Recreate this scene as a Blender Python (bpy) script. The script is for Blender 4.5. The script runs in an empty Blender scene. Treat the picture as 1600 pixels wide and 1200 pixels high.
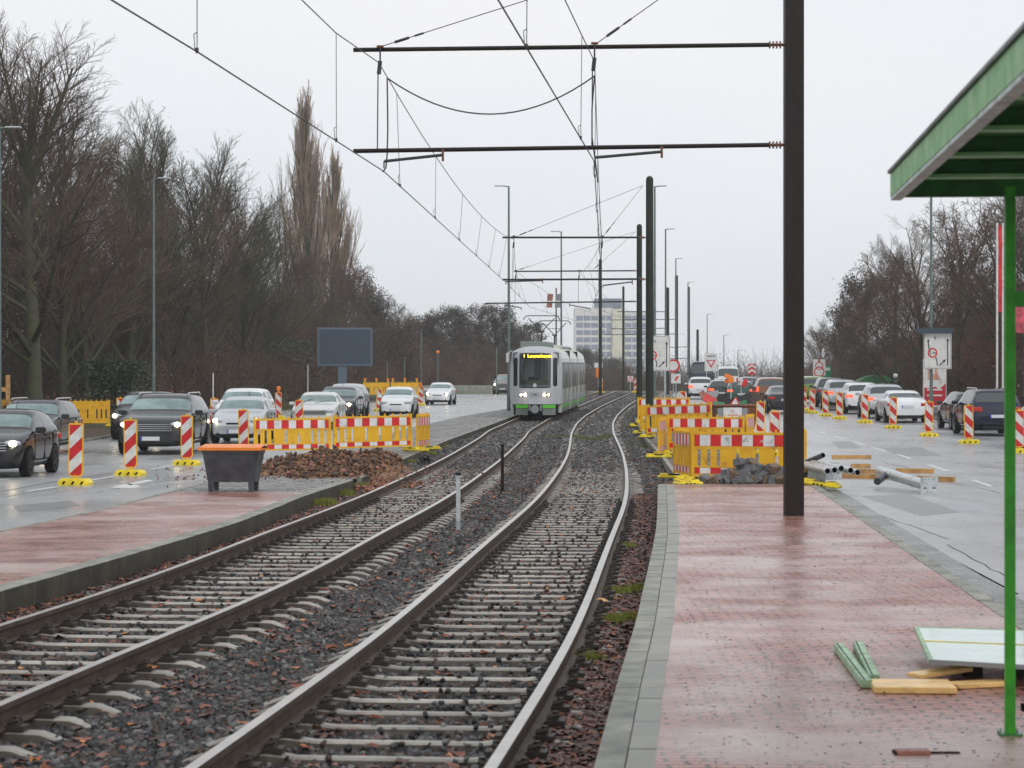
import bpy, bmesh, math, random
import numpy as np
from mathutils import Vector, Matrix
rnd = random.Random(7)
nrg = np.random.default_rng(5)
S = bpy.context.scene
COL = S.collection
R = math.radians
F = 3750.0          # focal length in photo pixels (1600 px wide)
CAMZ = 1.93
# ------------------------------------------------------------------ camera
cam = bpy.data.cameras.new('camera'); camo = bpy.data.objects.new('camera', cam); COL.objects.link(camo)
camo.location = (0, 0, CAMZ); camo.rotation_euler = (R(90), 0, 0)
cam.sensor_width = 36.0; cam.lens = F/1600*36; cam.clip_start = .2; cam.clip_end = 3000
cam.dof.use_dof = True; cam.dof.focus_distance = 60; cam.dof.aperture_fstop = 6.3
S.camera = camo
# ------------------------------------------------------------------ world
W = bpy.data.worlds.new('World'); S.world = W; W.use_nodes = True
nt = W.node_tree; nt.nodes.clear()
def wn(t): return nt.nodes.new(t)
out = wn('ShaderNodeOutputWorld'); bg = wn('ShaderNodeBackground'); bg.inputs[1].default_value = 1.26
sky = wn('ShaderNodeTexSky'); sky.sky_type = 'NISHITA'; sky.sun_disc = False
sky.sun_elevation = R(38); sky.sun_rotation = R(150); sky.air_density = 1.2; sky.dust_density = 4
hs = wn('ShaderNodeHueSaturation'); hs.inputs['Saturation'].default_value = .25; hs.inputs['Value'].default_value = .055
nt.links.new(sky.outputs[0], hs.inputs['Color'])
# overcast layer: a grey-white cloud deck with soft large-scale variation
tc = wn('ShaderNodeTexCoord'); mp = wn('ShaderNodeMapping'); mp.inputs['Scale'].default_value = (1, 1, 3)
nt.links.new(tc.outputs['Generated'], mp.inputs[0])
nz = wn('ShaderNodeTexNoise'); nz.inputs['Scale'].default_value = 1.6; nz.inputs['Detail'].default_value = 4; nz.inputs['Roughness'].default_value = .5
nt.links.new(mp.outputs[0], nz.inputs[0])
cr = wn('ShaderNodeValToRGB'); cr.color_ramp.elements[0].position = .3; cr.color_ramp.elements[1].position = .72
cr.color_ramp.elements[0].color = (.70, .765, .83, 1); cr.color_ramp.elements[1].color = (.835, .835, .855, 1)
nt.links.new(nz.outputs[0], cr.inputs[0])
mx = wn('ShaderNodeMix'); mx.data_type = 'RGBA'; mx.inputs[0].default_value = .85
nt.links.new(hs.outputs[0], mx.inputs[6]); nt.links.new(cr.outputs[0], mx.inputs[7])
nt.links.new(mx.outputs[2], bg.inputs[0]); nt.links.new(bg.outputs[0], out.inputs[0])
sl = bpy.data.lights.new('sun', 'SUN'); sl.energy = .9; sl.angle = R(20); sl.color = (1, .97, .93)
slo = bpy.data.objects.new('sun', sl); COL.objects.link(slo)
slo.rotation_euler = (R(52), 0, R(180-150))
S.view_settings.view_transform = 'Standard'; S.view_settings.look = 'None'
S.view_settings.exposure = 0.0; S.view_settings.gamma = 1.0
S.cycles.max_bounces = 6; S.cycles.volume_bounces = 1; S.cycles.transparent_max_bounces = 6
# ------------------------------------------------------------------ helpers
def tag(o, label=None, cat=None, group=None, kind=None):
    if label: o['label'] = label
    if cat: o['category'] = cat
    if group: o['group'] = group
    if kind: o['kind'] = kind
    return o
def empty(name, loc=(0, 0, 0), rz=0, label=None, cat=None, group=None):
    o = bpy.data.objects.new(name, None); COL.objects.link(o)
    o.location = loc; o.rotation_euler = (0, 0, rz); o.empty_display_size = .2
    return tag(o, label, cat, group)
def copy_tree(o, parent=None):
    c = o.copy(); COL.objects.link(c)
    if parent is not None:
        c.parent = parent; c.matrix_parent_inverse = o.matrix_parent_inverse.copy()
    for ch in list(o.children): copy_tree(ch, c)
    return c
class MB:
    def __init__(s): s.v = []; s.f = []; s.m = []; s.mats = []
    def mi(s, m):
        if m not in s.mats: s.mats.append(m)
        return s.mats.index(m)
    def add(s, vs, fs, m):
        k = len(s.v); i = s.mi(m); s.v += [tuple(v) for v in vs]
        for f in fs: s.f.append(tuple(a+k for a in f)); s.m.append(i)
        return s
    def box(s, x0, x1, y0, y1, z0, z1, m, bev=0):
        if bev:
            b = bev
            vs = []
            for (z, i) in ((z0, b), (z0+b, 0), (z1-b, 0), (z1, b)):
                vs += [(x0+i, y0+b, z), (x0+b, y0+i, z), (x1-b, y0+i, z), (x1-i, y0+b, z), (x1-i, y1-b, z), (x1-b, y1-i, z), (x0+b, y1-i, z), (x0+i, y1-b, z)]
            fs = [tuple(range(7, -1, -1)), tuple(range(24, 32))]
            for r in range(3):
                for k in range(8):
                    a = r*8+k; c = r*8+(k+1) % 8; fs.append((a, c, c+8, a+8))
            return s.add(vs, fs, m)
        vs = [(x0, y0, z0), (x1, y0, z0), (x1, y1, z0), (x0, y1, z0), (x0, y0, z1), (x1, y0, z1), (x1, y1, z1), (x0, y1, z1)]
        return s.add(vs, [(3, 2, 1, 0), (4, 5, 6, 7), (0, 1, 5, 4), (1, 2, 6, 5), (2, 3, 7, 6), (3, 0, 4, 7)], m)
    def tube(s, p0, p1, r0, m, r1=None, n=8, caps=True):
        r1 = r0 if r1 is None else r1
        p0 = Vector(p0); p1 = Vector(p1); d = (p1-p0)
        if d.length < 1e-6: return s
        d.normalize(); a = Vector((0, 0, 1)) if abs(d.z) < .9 else Vector((1, 0, 0))
        u = d.cross(a).normalized(); w = d.cross(u)
        vs = []
        for p, r in ((p0, r0), (p1, r1)):
            for k in range(n):
                t = 2*math.pi*k/n; vs.append(p+u*(r*math.cos(t))+w*(r*math.sin(t)))
        fs = [(k, k+n, (k+1) % n+n, (k+1) % n) for k in range(n)]
        if caps: fs += [tuple(range(n)), tuple(range(2*n-1, n-1, -1))]
        return s.add(vs, fs, m)
    def path(s, pts, r, m, n=6):
        for a, b in zip(pts[:-1], pts[1:]): s.tube(a, b, r, m, n=n, caps=False)
        return s
    def bar(s, p0, p1, w, h, m):      # rectangular bar between two points
        p0 = Vector(p0); p1 = Vector(p1); d = (p1-p0).normalized()
        up = Vector((0, 0, 1)) if abs(d.z) < .95 else Vector((0, 1, 0))
        u = d.cross(up).normalized()*(w/2); v = u.cross(d).normalized()*(h/2)
        vs = [p+a*u+b*v for p in (p0, p1) for a, b in ((-1, -1), (1, -1), (1, 1), (-1, 1))]
        return s.add(vs, [(0, 1, 2, 3), (7, 6, 5, 4), (0, 4, 5, 1), (1, 5, 6, 2), (2, 6, 7, 3), (3, 7, 4, 0)], m)
    def prism(s, pts, y0, y1, m):     # polygon in x,z extruded along y
        n = len(pts)
        vs = [(x, y0, z) for x, z in pts]+[(x, y1, z) for x, z in pts]
        fs = [tuple(range(n)), tuple(range(2*n-1, n-1, -1))]+[(k, k+n, (k+1) % n+n, (k+1) % n) for k in range(n)]
        return s.add(vs, fs, m)
    def lathe(s, prof, m, n=16, c=(0, 0, 0), axis='z'):
        vs = []
        for r, z in prof:
            for k in range(n):
                t = 2*math.pi*k/n; a, b = r*math.cos(t), r*math.sin(t)
                if axis == 'z': vs.append((c[0]+a, c[1]+b, c[2]+z))
                elif axis == 'x': vs.append((c[0]+z, c[1]+a, c[2]+b))
                else: vs.append((c[0]+a, c[1]+z, c[2]+b))
        fs = [(i*n+k, i*n+(k+1) % n, (i+1)*n+(k+1) % n, (i+1)*n+k) for i in range(len(prof)-1) for k in range(n)]
        return s.add(vs, fs, m)
    def sphere(s, c, r, m, n=10, sc=(1, 1, 1)):
        vs = []; h = n//2
        for i in range(h+1):
            ph = math.pi*i/h
            for k in range(n):
                t = 2*math.pi*k/n
                vs.append((c[0]+sc[0]*r*math.sin(ph)*math.cos(t), c[1]+sc[1]*r*math.sin(ph)*math.sin(t), c[2]+sc[2]*r*math.cos(ph)))
        return s.add(vs, [(i*n+k, (i+1)*n+k, (i+1)*n+(k+1) % n, i*n+(k+1) % n) for i in range(h) for k in range(n)], m)
    def build(s, name, parent=None, smooth=False, loc=None, rz=0):
        me = bpy.data.meshes.new(name); me.from_pydata(s.v, [], s.f)
        for m in s.mats: me.materials.append(m)
        me.polygons.foreach_set('material_index', s.m)
        me.update()
        b = bmesh.new(); b.from_mesh(me); bmesh.ops.recalc_face_normals(b, faces=b.faces); b.to_mesh(me); b.free()
        if smooth:
            me.polygons.foreach_set('use_smooth', [True]*len(me.polygons))
            try: me.set_sharp_from_angle(angle=R(35))
            except Exception: pass
        o = bpy.data.objects.new(name, me); COL.objects.link(o)
        if parent is not None: o.parent = parent
        if loc: o.location = loc
        if rz: o.rotation_euler = (0, 0, rz)
        return o
def np_mesh(name, verts, faces, mats, midx=None, parent=None, smooth=False):
    """verts (n,3), faces (m,k) arrays"""
    me = bpy.data.meshes.new(name); k = faces.shape[1]; m = len(faces)
    me.vertices.add(len(verts)); me.vertices.foreach_set('co', verts.astype(np.float32).ravel())
    me.loops.add(m*k); me.loops.foreach_set('vertex_index', faces.astype(np.int32).ravel())
    me.polygons.add(m); me.polygons.foreach_set('loop_start', np.arange(0, m*k, k, dtype=np.int32))
    me.polygons.foreach_set('loop_total', np.full(m, k, dtype=np.int32))
    for t in mats: me.materials.append(t)
    if midx is not None: me.polygons.foreach_set('material_index', midx.astype(np.int32))
    if smooth: me.polygons.foreach_set('use_smooth', np.ones(m, dtype=bool))
    me.update(calc_edges=True); me.validate()
    o = bpy.data.objects.new(name, me); COL.objects.link(o)
    if parent is not None: o.parent = parent
    return o
def text(name, body, size, m, parent=None, loc=(0, 0, 0), rz=0, sx=1.0, depth=.002, bold=0):
    c = bpy.data.curves.new(name, 'FONT'); c.body = body; c.size = size; c.extrude = depth; c.align_x = 'CENTER'; c.align_y = 'CENTER'; c.offset = bold
    o = bpy.data.objects.new(name, c); COL.objects.link(o)
    dg = bpy.context.evaluated_depsgraph_get(); me = bpy.data.meshes.new_from_object(o.evaluated_get(dg))
    bpy.data.objects.remove(o); bpy.data.curves.remove(c)
    me.materials.clear(); me.materials.append(m)
    o = bpy.data.objects.new(name, me); COL.objects.link(o)
    if parent is not None: o.parent = parent
    o.location = loc; o.rotation_euler = (R(90), 0, rz); o.scale = (sx, 1, 1)
    return o
# ------------------------------------------------------------------ materials
def mat(name, col, rough=.6, metal=0, var=0, scale=5, bump=0, bscale=None, coat=0, spec=.5, col2=None, det=4, rvar=0, emit=None, es=0, dist=.02, ior=None, lo=.35, hi=.65):
    m = bpy.data.materials.new(name); m.use_nodes = True; n = m.node_tree; p = n.nodes['Principled BSDF']
    p.inputs['Base Color'].default_value = (*col, 1); p.inputs['Roughness'].default_value = rough; p.inputs['Metallic'].default_value = metal
    p.inputs['Specular IOR Level'].default_value = spec; p.inputs['Coat Weight'].default_value = coat; p.inputs['Coat Roughness'].default_value = .08
    if ior: p.inputs['IOR'].default_value = ior
    if emit: p.inputs['Emission Color'].default_value = (*emit, 1); p.inputs['Emission Strength'].default_value = es
    if var or col2 or bump or rvar:
        t = n.nodes.new('ShaderNodeTexCoord')
        z = n.nodes.new('ShaderNodeTexNoise'); z.inputs['Scale'].default_value = scale; z.inputs['Detail'].default_value = det; z.inputs['Roughness'].default_value = .6
        n.links.new(t.outputs['Object'], z.inputs[0])
        r = n.nodes.new('ShaderNodeValToRGB'); r.color_ramp.elements[0].position = lo; r.color_ramp.elements[1].position = hi
        c2 = col2 or tuple(min(1, c*(1+var)) for c in col); c1 = col if col2 else tuple(c*(1-var) for c in col)
        r.color_ramp.elements[0].color = (*c1, 1); r.color_ramp.elements[1].color = (*c2, 1)
        n.links.new(z.outputs[0], r.inputs[0]); n.links.new(r.outputs[0], p.inputs['Base Color'])
        if rvar:
            q = n.nodes.new('ShaderNodeMapRange'); q.inputs[1].default_value = .35; q.inputs[2].default_value = .65
            q.inputs[3].default_value = max(.02, rough-rvar); q.inputs[4].default_value = rough+rvar
            n.links.new(z.outputs[0], q.inputs[0]); n.links.new(q.outputs[0], p.inputs['Roughness'])
        if bump:
            z2 = n.nodes.new('ShaderNodeTexNoise'); z2.inputs['Scale'].default_value = bscale or scale*4; z2.inputs['Detail'].default_value = 3
            n.links.new(t.outputs['Object'], z2.inputs[0])
            b = n.nodes.new('ShaderNodeBump'); b.inputs['Strength'].default_value = bump; b.inputs['Distance'].default_value = dist
            n.links.new(z2.outputs[0], b.inputs['Height']); n.links.new(b.outputs[0], p.inputs['Normal'])
    return m
M = {}
M['yellow'] = mat('yellow_plastic', (.74, .37, .008), .38, col2=(.86, .50, .012), scale=2.2, det=8)
M['yellow2'] = mat('yellow_rubber', (.78, .60, .02), .4, var=.2, scale=6)
M['red'] = mat('reflective_red', (.62, .015, .015), .4, var=.15, scale=3)
M['white'] = mat('reflective_white', (.72, .71, .69), .4, var=.10, scale=3)
M['black'] = mat('black_plastic', (.008, .008, .009), .45, spec=.3)
M['dark'] = mat('dark_void', (.005, .005, .005), .8, spec=.1)
M['rubber'] = mat('tyre_rubber', (.010, .010, .010), .6, spec=.2)
M['orange'] = mat('orange_plastic', (.85, .22, .015), .35, var=.1, scale=4)
M['binbody'] = mat('grey_bin_plastic', (.050, .052, .060), .4, var=.3, scale=4, rvar=.08)
M['polegreen'] = mat('dark_green_pole', (.018, .024, .016), .5, spec=.3, var=.3, scale=5, bump=.2)
M['polebrown'] = mat('dark_brown_steel', (.013, .008, .006), .55, spec=.3, var=.35, scale=9, bump=.25, bscale=60, dist=.004)
M['lamppole'] = mat('lamp_pole_green_grey', (.13, .17, .16), .45, var=.15, scale=4)
M['wire'] = mat('wire', (.03, .03, .032), .5)
M['insul'] = mat('brown_insulator', (.16, .06, .03), .3)
M['galv'] = mat('galvanised_steel', (.56, .59, .60), .33, metal=.55, var=.15, scale=8, rvar=.1)
M['timber'] = mat('wet_timber', (.50, .27, .09), .45, var=.3, scale=6)
M['plank'] = mat('yellow_formwork_board', (.86, .55, .20), .35, var=.15, scale=5)
M['shelt'] = mat('green_shelter_paint', (.035, .33, .012), .38, var=.25, scale=6)
M['sheltd'] = mat('weathered_green_metal', (.03, .15, .035), .6, var=.35, scale=5)
M['fascia'] = mat('faded_green_fascia', (.14, .42, .13), .5, col2=(.34, .58, .30), scale=5, det=8)
M['fascia2'] = mat('grey_fascia_edge', (.56, .62, .60), .6, var=.3, scale=12, det=6)
M['concrete'] = mat('wet_concrete', (.11, .11, .09), .42, col2=(.34, .33, .27), det=10, scale=2.2, bump=.25, bscale=60, rvar=.12, dist=.005)
M['sleeperside'] = mat('sleeper_shaded_side', (.10, .085, .068), .6, var=.4, scale=3, bump=.3, bscale=50, dist=.005)  # side faces coloured darker than the sleeper tops, shade put into the colour
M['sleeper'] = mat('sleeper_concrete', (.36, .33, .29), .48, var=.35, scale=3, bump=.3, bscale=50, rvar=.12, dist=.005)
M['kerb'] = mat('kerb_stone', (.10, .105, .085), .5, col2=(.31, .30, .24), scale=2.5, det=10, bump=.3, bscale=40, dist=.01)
M['kerbface'] = mat('dark_kerb_face', (.042, .036, .022), .7, var=.5, scale=2, det=8, bump=.3, bscale=30, dist=.01)  # upright kerb faces, darker brown than the kerb tops
M['railtop'] = mat('polished_rail_head', (.50, .47, .44), .28, metal=.7, var=.12, scale=2)
M['rail'] = mat('rusty_rail_web', (.062, .041, .029), .6, spec=.3, var=.35, scale=6)
M['clip'] = mat('rusty_rail_clip', (.035, .027, .022), .6)
M['bark'] = mat('wet_bark', (.055, .045, .033), .8, col2=(.065, .075, .03), scale=1.2, bump=.5, bscale=12)
M['twig'] = mat('twigs', (.095, .066, .046), .8, var=.4, scale=.3)
M['twigr'] = mat('reddish_twigs', (.115, .072, .050), .8, var=.35, scale=.3)
M['twigg'] = mat('olive_twigs', (.075, .072, .040), .8, var=.35, scale=.3)
M['leafbrown'] = mat('brown_leaves', (.16, .055, .02), .6, var=.5, scale=3)
M['leafdark'] = mat('dark_dry_leaves', (.05, .042, .03), .7, var=.4, scale=1)
M['leafgreen'] = mat('evergreen_leaves', (.022, .04, .016), .5, var=.5, scale=1)
M['leafolive'] = mat('olive_leaves', (.06, .07, .025), .6, var=.4, scale=1)
M['glass'] = mat('car_glass', (.05, .065, .065), .04, ior=1.9, metal=.3)
M['windglass'] = mat('windscreen_glass', (.26, .34, .33), .06, metal=.6, var=.3, scale=1.3)
M['twigtan'] = mat('tan_twigs', (.30, .215, .145), .8, var=.3, scale=.4)
M['smear'] = mat('worn_white', (.4, .4, .38), .5)
M['plate'] = mat('number_plate', (.62, .62, .64), .4)
M['plateblue'] = mat('plate_blue', (.02, .08, .5), .4)
M['chrome'] = mat('chrome', (.6, .6, .6), .18, metal=.9)
M['rim'] = mat('alloy_rim', (.30, .30, .31), .3, metal=.7)
M['rimdark'] = mat('black_rim', (.03, .03, .03), .35)
M['headlamp'] = mat('headlamp_lens', (.55, .57, .6), .12, metal=.3)
M['headlit'] = mat('lit_headlamp', (.9, .85, .7), .2, emit=(1, .80, .48), es=14)
M['tail'] = mat('tail_lamp', (.45, .02, .015), .2)
M['taillit'] = mat('lit_tail_lamp', (.6, .03, .02), .2, emit=(1, .10, .04), es=2.0)
M['indic'] = mat('indicator_lamp', (.8, .3, .03), .2, emit=(1, .45, .05), es=1.5)
M['signblue'] = mat('screen_blue', (.035, .055, .085), .45, var=.15, scale=8)
M['signframe'] = mat('screen_frame', (.09, .13, .17), .4)
M['signgrey'] = mat('sign_back_grey', (.25, .26, .27), .5)
M['signgreen'] = mat('sign_green', (.02, .22, .10), .4)
M['soil'] = mat('brown_soil', (.20, .105, .05), .8, var=.5, scale=3, bump=1, bscale=14, det=8)
M['tile'] = mat('broken_red_paving', (.32, .13, .09), .5, var=.4, scale=4)
M['moss'] = mat('moss', (.19, .21, .03), .8, var=.4, scale=12)
M['grass'] = mat('short_grass', (.07, .11, .025), .8, var=.4, scale=6)
for i, c in enumerate([(.042, .042, .044), (.080, .078, .076), (.135, .13, .125), (.23, .22, .21), (.095, .060, .045), (.022, .021, .022)]):
    M['stone%d' % i] = mat('ballast_stone', tuple(v*.8 for v in c), .5, var=.25, scale=20, spec=.35)
M['leaf1'] = mat('fallen_leaf_rust', (.20, .055, .02), .5, var=.4, scale=30)
M['leaf2'] = mat('fallen_leaf_orange', (.48, .16, .03), .5, var=.3, scale=30)
M['leaf3'] = mat('fallen_leaf_dark', (.075, .028, .018), .5, var=.4, scale=30)
M['cobr1'] = mat('basalt_cobble', (.13, .13, .135), .5, var=.3, scale=6, bump=.6, bscale=14)
M['palegreen'] = mat('pale_weathered_green', (.30, .46, .28), .45, var=.35, scale=9)
M['cobr2'] = mat('brown_cobble', (.17, .115, .075), .5, var=.5, scale=6, bump=.6, bscale=14)
M['mark'] = mat('road_paint', (.62, .62, .60), .45, var=.12, scale=6)
def vary(m, lo, hi):          # each copy of an object gets its own shade
    n = m.node_tree; p = n.nodes['Principled BSDF']; src = p.inputs['Base Color'].links[0].from_socket
    oi = n.nodes.new('ShaderNodeObjectInfo'); mr = n.nodes.new('ShaderNodeMapRange'); mr.inputs[3].default_value = lo; mr.inputs[4].default_value = hi; n.links.new(oi.outputs['Random'], mr.inputs[0])
    v = n.nodes.new('ShaderNodeVectorMath'); v.operation = 'SCALE'; n.links.new(src, v.inputs[0]); n.links.new(mr.outputs[0], v.inputs['Scale']); n.links.new(v.outputs[0], p.inputs['Base Color'])
def grime(m, dirt=(.10, .075, .05), lo=.56, hi=.72, scale=4, mx_=.75):   # blotches of mud
    n = m.node_tree; p = n.nodes['Principled BSDF']; src = p.inputs['Base Color'].links[0].from_socket
    t = n.nodes.new('ShaderNodeTexCoord'); z = n.nodes.new('ShaderNodeTexNoise'); z.inputs['Scale'].default_value = scale; z.inputs['Detail'].default_value = 10; z.inputs['Roughness'].default_value = .7
    oi = n.nodes.new('ShaderNodeObjectInfo'); ad = n.nodes.new('ShaderNodeVectorMath'); n.links.new(t.outputs['Object'], ad.inputs[0]); n.links.new(oi.outputs['Location'], ad.inputs[1]); n.links.new(ad.outputs[0], z.inputs[0])
    mr = n.nodes.new('ShaderNodeMapRange'); mr.inputs[1].default_value = lo; mr.inputs[2].default_value = hi; mr.inputs[4].default_value = mx_; n.links.new(z.outputs[0], mr.inputs[0])
    mm = n.nodes.new('ShaderNodeMix'); mm.data_type = 'RGBA'; n.links.new(mr.outputs[0], mm.inputs[0]); n.links.new(src, mm.inputs[6]); mm.inputs[7].default_value = (*dirt, 1); n.links.new(mm.outputs[2], p.inputs['Base Color'])
vary(M['sleeper'], .68, 1.12)
for k_ in ('yellow', 'yellow2', 'white', 'red', 'galv'): grime(M[k_])
M['patch'] = mat('asphalt_patch', (.17, .172, .175), .34, var=.15, scale=4)
# ---- ground sheets
def ground_mat(name, c1, c2, rough, rvar, scale, puddle=0, tex=None, bump=.2, bscale=90, dist=.004, sx=1, sy=1, dirt=None, dscale=.35, dlo=.5, dhi=.7):
    m = bpy.data.materials.new(name); m.use_nodes = True; n = m.node_tree; p = n.nodes['Principled BSDF']; L = n.links.new
    t = n.nodes.new('ShaderNodeTexCoord'); mpn = n.nodes.new('ShaderNodeMapping'); mpn.inputs['Scale'].default_value = (sx, sy, 1)
    L(t.outputs['Object'], mpn.inputs[0])
    z = n.nodes.new('ShaderNodeTexNoise'); z.inputs['Scale'].default_value = scale; z.inputs['Detail'].default_value = 9; z.inputs['Roughness'].default_value = .65
    L(mpn.outputs[0], z.inputs[0])
    r = n.nodes.new('ShaderNodeValToRGB'); r.color_ramp.elements[0].position = .38; r.color_ramp.elements[1].position = .62
    r.color_ramp.elements[0].color = (*c1, 1); r.color_ramp.elements[1].color = (*c2, 1); L(z.outputs[0], r.inputs[0])
    colr = r.outputs[0]
    h = n.nodes.new('ShaderNodeTexNoise'); h.inputs['Scale'].default_value = bscale; h.inputs['Detail'].default_value = 2; L(t.outputs['Object'], h.inputs[0])
    height = h.outputs[0]
    if tex:
        br = n.nodes.new('ShaderNodeTexBrick'); br.inputs['Scale'].default_value = 1
        br.inputs['Brick Width'].default_value = tex[0]; br.inputs['Row Height'].default_value = tex[1]; br.inputs['Mortar Size'].default_value = tex[2]
        br.inputs['Mortar Smooth'].default_value = .3; br.inputs['Color1'].default_value = (1, 1, 1, 1); br.inputs['Color2'].default_value = (tex[4],)*3+(1,); br.inputs['Mortar'].default_value = (tex[3],)*3+(1,)
        mb = n.nodes.new('ShaderNodeMapping'); mb.inputs['Rotation'].default_value = (0, 0, tex[5] if len(tex) > 5 else 0); L(t.outputs['Object'], mb.inputs[0])
        wz = n.nodes.new('ShaderNodeTexNoise'); wz.inputs['Scale'].default_value = 2.5; L(t.outputs['Object'], wz.inputs[0])
        ad = n.nodes.new('ShaderNodeVectorMath'); ad.operation = 'MULTIPLY_ADD'; ad.inputs[1].default_value = (.05, .05, 0); L(wz.outputs['Color'], ad.inputs[0]); L(mb.outputs[0], ad.inputs[2])
        L(ad.outputs[0], br.inputs[0])
        mm = n.nodes.new('ShaderNodeMix'); mm.data_type = 'RGBA'; mm.blend_type = 'MULTIPLY'; mm.inputs[0].default_value = 1; L(colr, mm.inputs[6]); L(br.outputs[0], mm.inputs[7]); colr = mm.outputs[2]
        mh = n.nodes.new('ShaderNodeMath'); mh.operation = 'MULTIPLY_ADD'; mh.inputs[1].default_value = -2.0; L(br.outputs['Fac'], mh.inputs[0]); L(height, mh.inputs[2]); height = mh.outputs[0]
    d = n.nodes.new('ShaderNodeTexNoise'); d.inputs['Scale'].default_value = dscale; d.inputs['Detail'].default_value = 8; d.inputs['Roughness'].default_value = .6; L(mpn.outputs[0], d.inputs[0])
    dr = n.nodes.new('ShaderNodeMapRange'); dr.inputs[1].default_value = dlo; dr.inputs[2].default_value = dhi; L(d.outputs[0], dr.inputs[0])
    if dirt:
        md = n.nodes.new('ShaderNodeMix'); md.data_type = 'RGBA'; L(dr.outputs[0], md.inputs[0]); L(colr, md.inputs[6]); md.inputs[7].default_value = (*dirt, 1); colr = md.outputs[2]
    L(colr, p.inputs['Base Color'])
    q = n.nodes.new('ShaderNodeMapRange'); q.inputs[1].default_value = .4; q.inputs[2].default_value = .62; q.inputs[3].default_value = rough-rvar; q.inputs[4].default_value = rough+rvar
    w2 = n.nodes.new('ShaderNodeTexNoise'); w2.inputs['Scale'].default_value = dscale*2.2; w2.inputs['Detail'].default_value = 6; L(mpn.outputs[0], w2.inputs[0])
    L(w2.outputs[0], q.inputs[0]); L(q.outputs[0], p.inputs['Roughness'])
    b = n.nodes.new('ShaderNodeBump'); b.inputs['Strength'].default_value = bump; b.inputs['Distance'].default_value = dist; L(height, b.inputs['Height']); L(b.outputs[0], p.inputs['Normal'])
    return m
M['asphalt'] = ground_mat('wet_asphalt', (.26, .265, .27), (.34, .345, .35), .30, .07, 3, bump=.10, bscale=70, dist=.002, sy=.35, dirt=(.38, .38, .375), dscale=.25)
M['pavers'] = ground_mat('wet_red_pavers', (.42, .145, .10), (.55, .25, .20), .31, .10, 1.1, tex=(.2, .1, .015, .10, .60), bump=.35, bscale=80, dist=.004, dirt=(.46, .33, .30), dscale=.45, dlo=.45, dhi=.62)
M['cobble'] = ground_mat('grey_cobbles', (.26, .25, .235), (.62, .60, .57), .55, .12, 4, tex=(.22, .30, .04, .12, .5), bump=.9, bscale=30, dist=.02, dirt=(.11, .095, .075), dscale=.8)
M['gutter'] = ground_mat('granite_gutter', (.17, .17, .165), (.27, .27, .26), .35, .12, 20, tex=(.3, .16, .012, .35, .75), bump=.6, bscale=30, dist=.006)
M['bed'] = ground_mat('ballast_bed', (.012, .012, .012), (.08, .078, .075), .85, .05, 26, bump=1, bscale=24, dist=.05, dirt=(.05, .028, .018), dscale=.5, dlo=.5, dhi=.62)
M['earth'] = ground_mat('leaf_litter_ground', (.045, .030, .018), (.09, .058, .035), .8, .1, 4, bump=.8, bscale=10, dist=.05, dirt=(.055, .08, .022), dscale=.08, dlo=.5, dhi=.6)
M['dirt'] = ground_mat('muddy_ground', (.07, .05, .035), (.15, .12, .09), .6, .2, 5, bump=.9, bscale=20, dist=.04)
# ------------------------------------------------------------------ terrain profile
def sm(a, b, x):
    t = min(1, max(0, (x-a)/(b-a))); return t*t*(3-2*t)
def prof(Y):
    if Y < 55: return 0.0
    if Y < 75: return .0085*(Y-55)**2/40
    if Y < 205: return .085+.0085*(Y-75)
    z = .085+.0085*130; t = Y-205
    if t < 50: return z+.0085*t-.00024*t*t
    z2 = z+.0085*50-.6; return max(-1.2, z2-.0155*(t-50))
def pL(Y): return prof(Y)-.07-.22*sm(100, 170, Y)
def pR(Y): return prof(Y)-.07
def gz(Y, off=0, side='M'):
    return (pL(Y) if side == 'L' else pR(Y) if side == 'R' else prof(Y))+off
def solve(px, py, off=0, side='M'):
    lo, hi = 3.0, 232.0
    for _ in range(50):
        Y = (lo+hi)/2
        y = 600+F*(CAMZ-gz(Y, off, side))/Y
        if y > py: lo = Y
        else: hi = Y
    return ((px-800)*Y/F, Y)
def PX(px, Y): return (px-800)*Y/F
def PZ(py, Y): return CAMZ+(600-py)*Y/F
def poly(pts, off=0, side='M'): return [solve(x, y, off, side) for x, y in pts]
class Curve:                       # X as a smooth function of Y
    def __init__(s, pts, sig=0):
        pts = sorted(pts, key=lambda p: p[1]); s.X = np.array([p[0] for p in pts]); s.Y = np.array([p[1] for p in pts])
        y = np.arange(-12, 330, 1.0); x = np.interp(y, s.Y, s.X)
        n = max(2, len(pts)//6) if sig else 1
        a = (s.X[1]-s.X[0])/(s.Y[1]-s.Y[0]) if not sig else (s.X[2]-s.X[0])/(s.Y[2]-s.Y[0])
        b = (s.X[-1]-s.X[-3])/(s.Y[-1]-s.Y[-3]) if len(pts) > 2 else a
        x = np.where(y < s.Y[0], s.X[0]+a*(y-s.Y[0]), x); x = np.where(y > s.Y[-1], s.X[-1]+b*(y-s.Y[-1]), x)
        if sig:
            k = np.arange(-15, 16); w = np.exp(-k**2/2/sig**2); w /= w.sum()
            xp = np.concatenate([x[0]-(x[1]-x[0])*np.arange(15, 0, -1), x, x[-1]+(x[-1]-x[-2])*np.arange(1, 16)])
            x = np.convolve(xp, w, 'valid')
        s.y = y; s.x = x
    def __call__(s, Y): return float(np.interp(Y, s.y, s.x))
    def slope(s, Y): return (s(Y+1)-s(Y-1))/2
rt = [(1197, 300, 768), (1065, 498, 849), (997, 600, 881), (897, 705, 931), (827, 782, 961), (799, 820, 971), (772, 845, 980), (752, 860, 981), (732, 875, 979.5), (710, 886, 975), (695, 891, 967), (677, 894, 957), (661, 902, 957), (649, 917, 962), (635, 940, 978), (624, 962, 997), (611.5, 993, 1020)]
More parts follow.
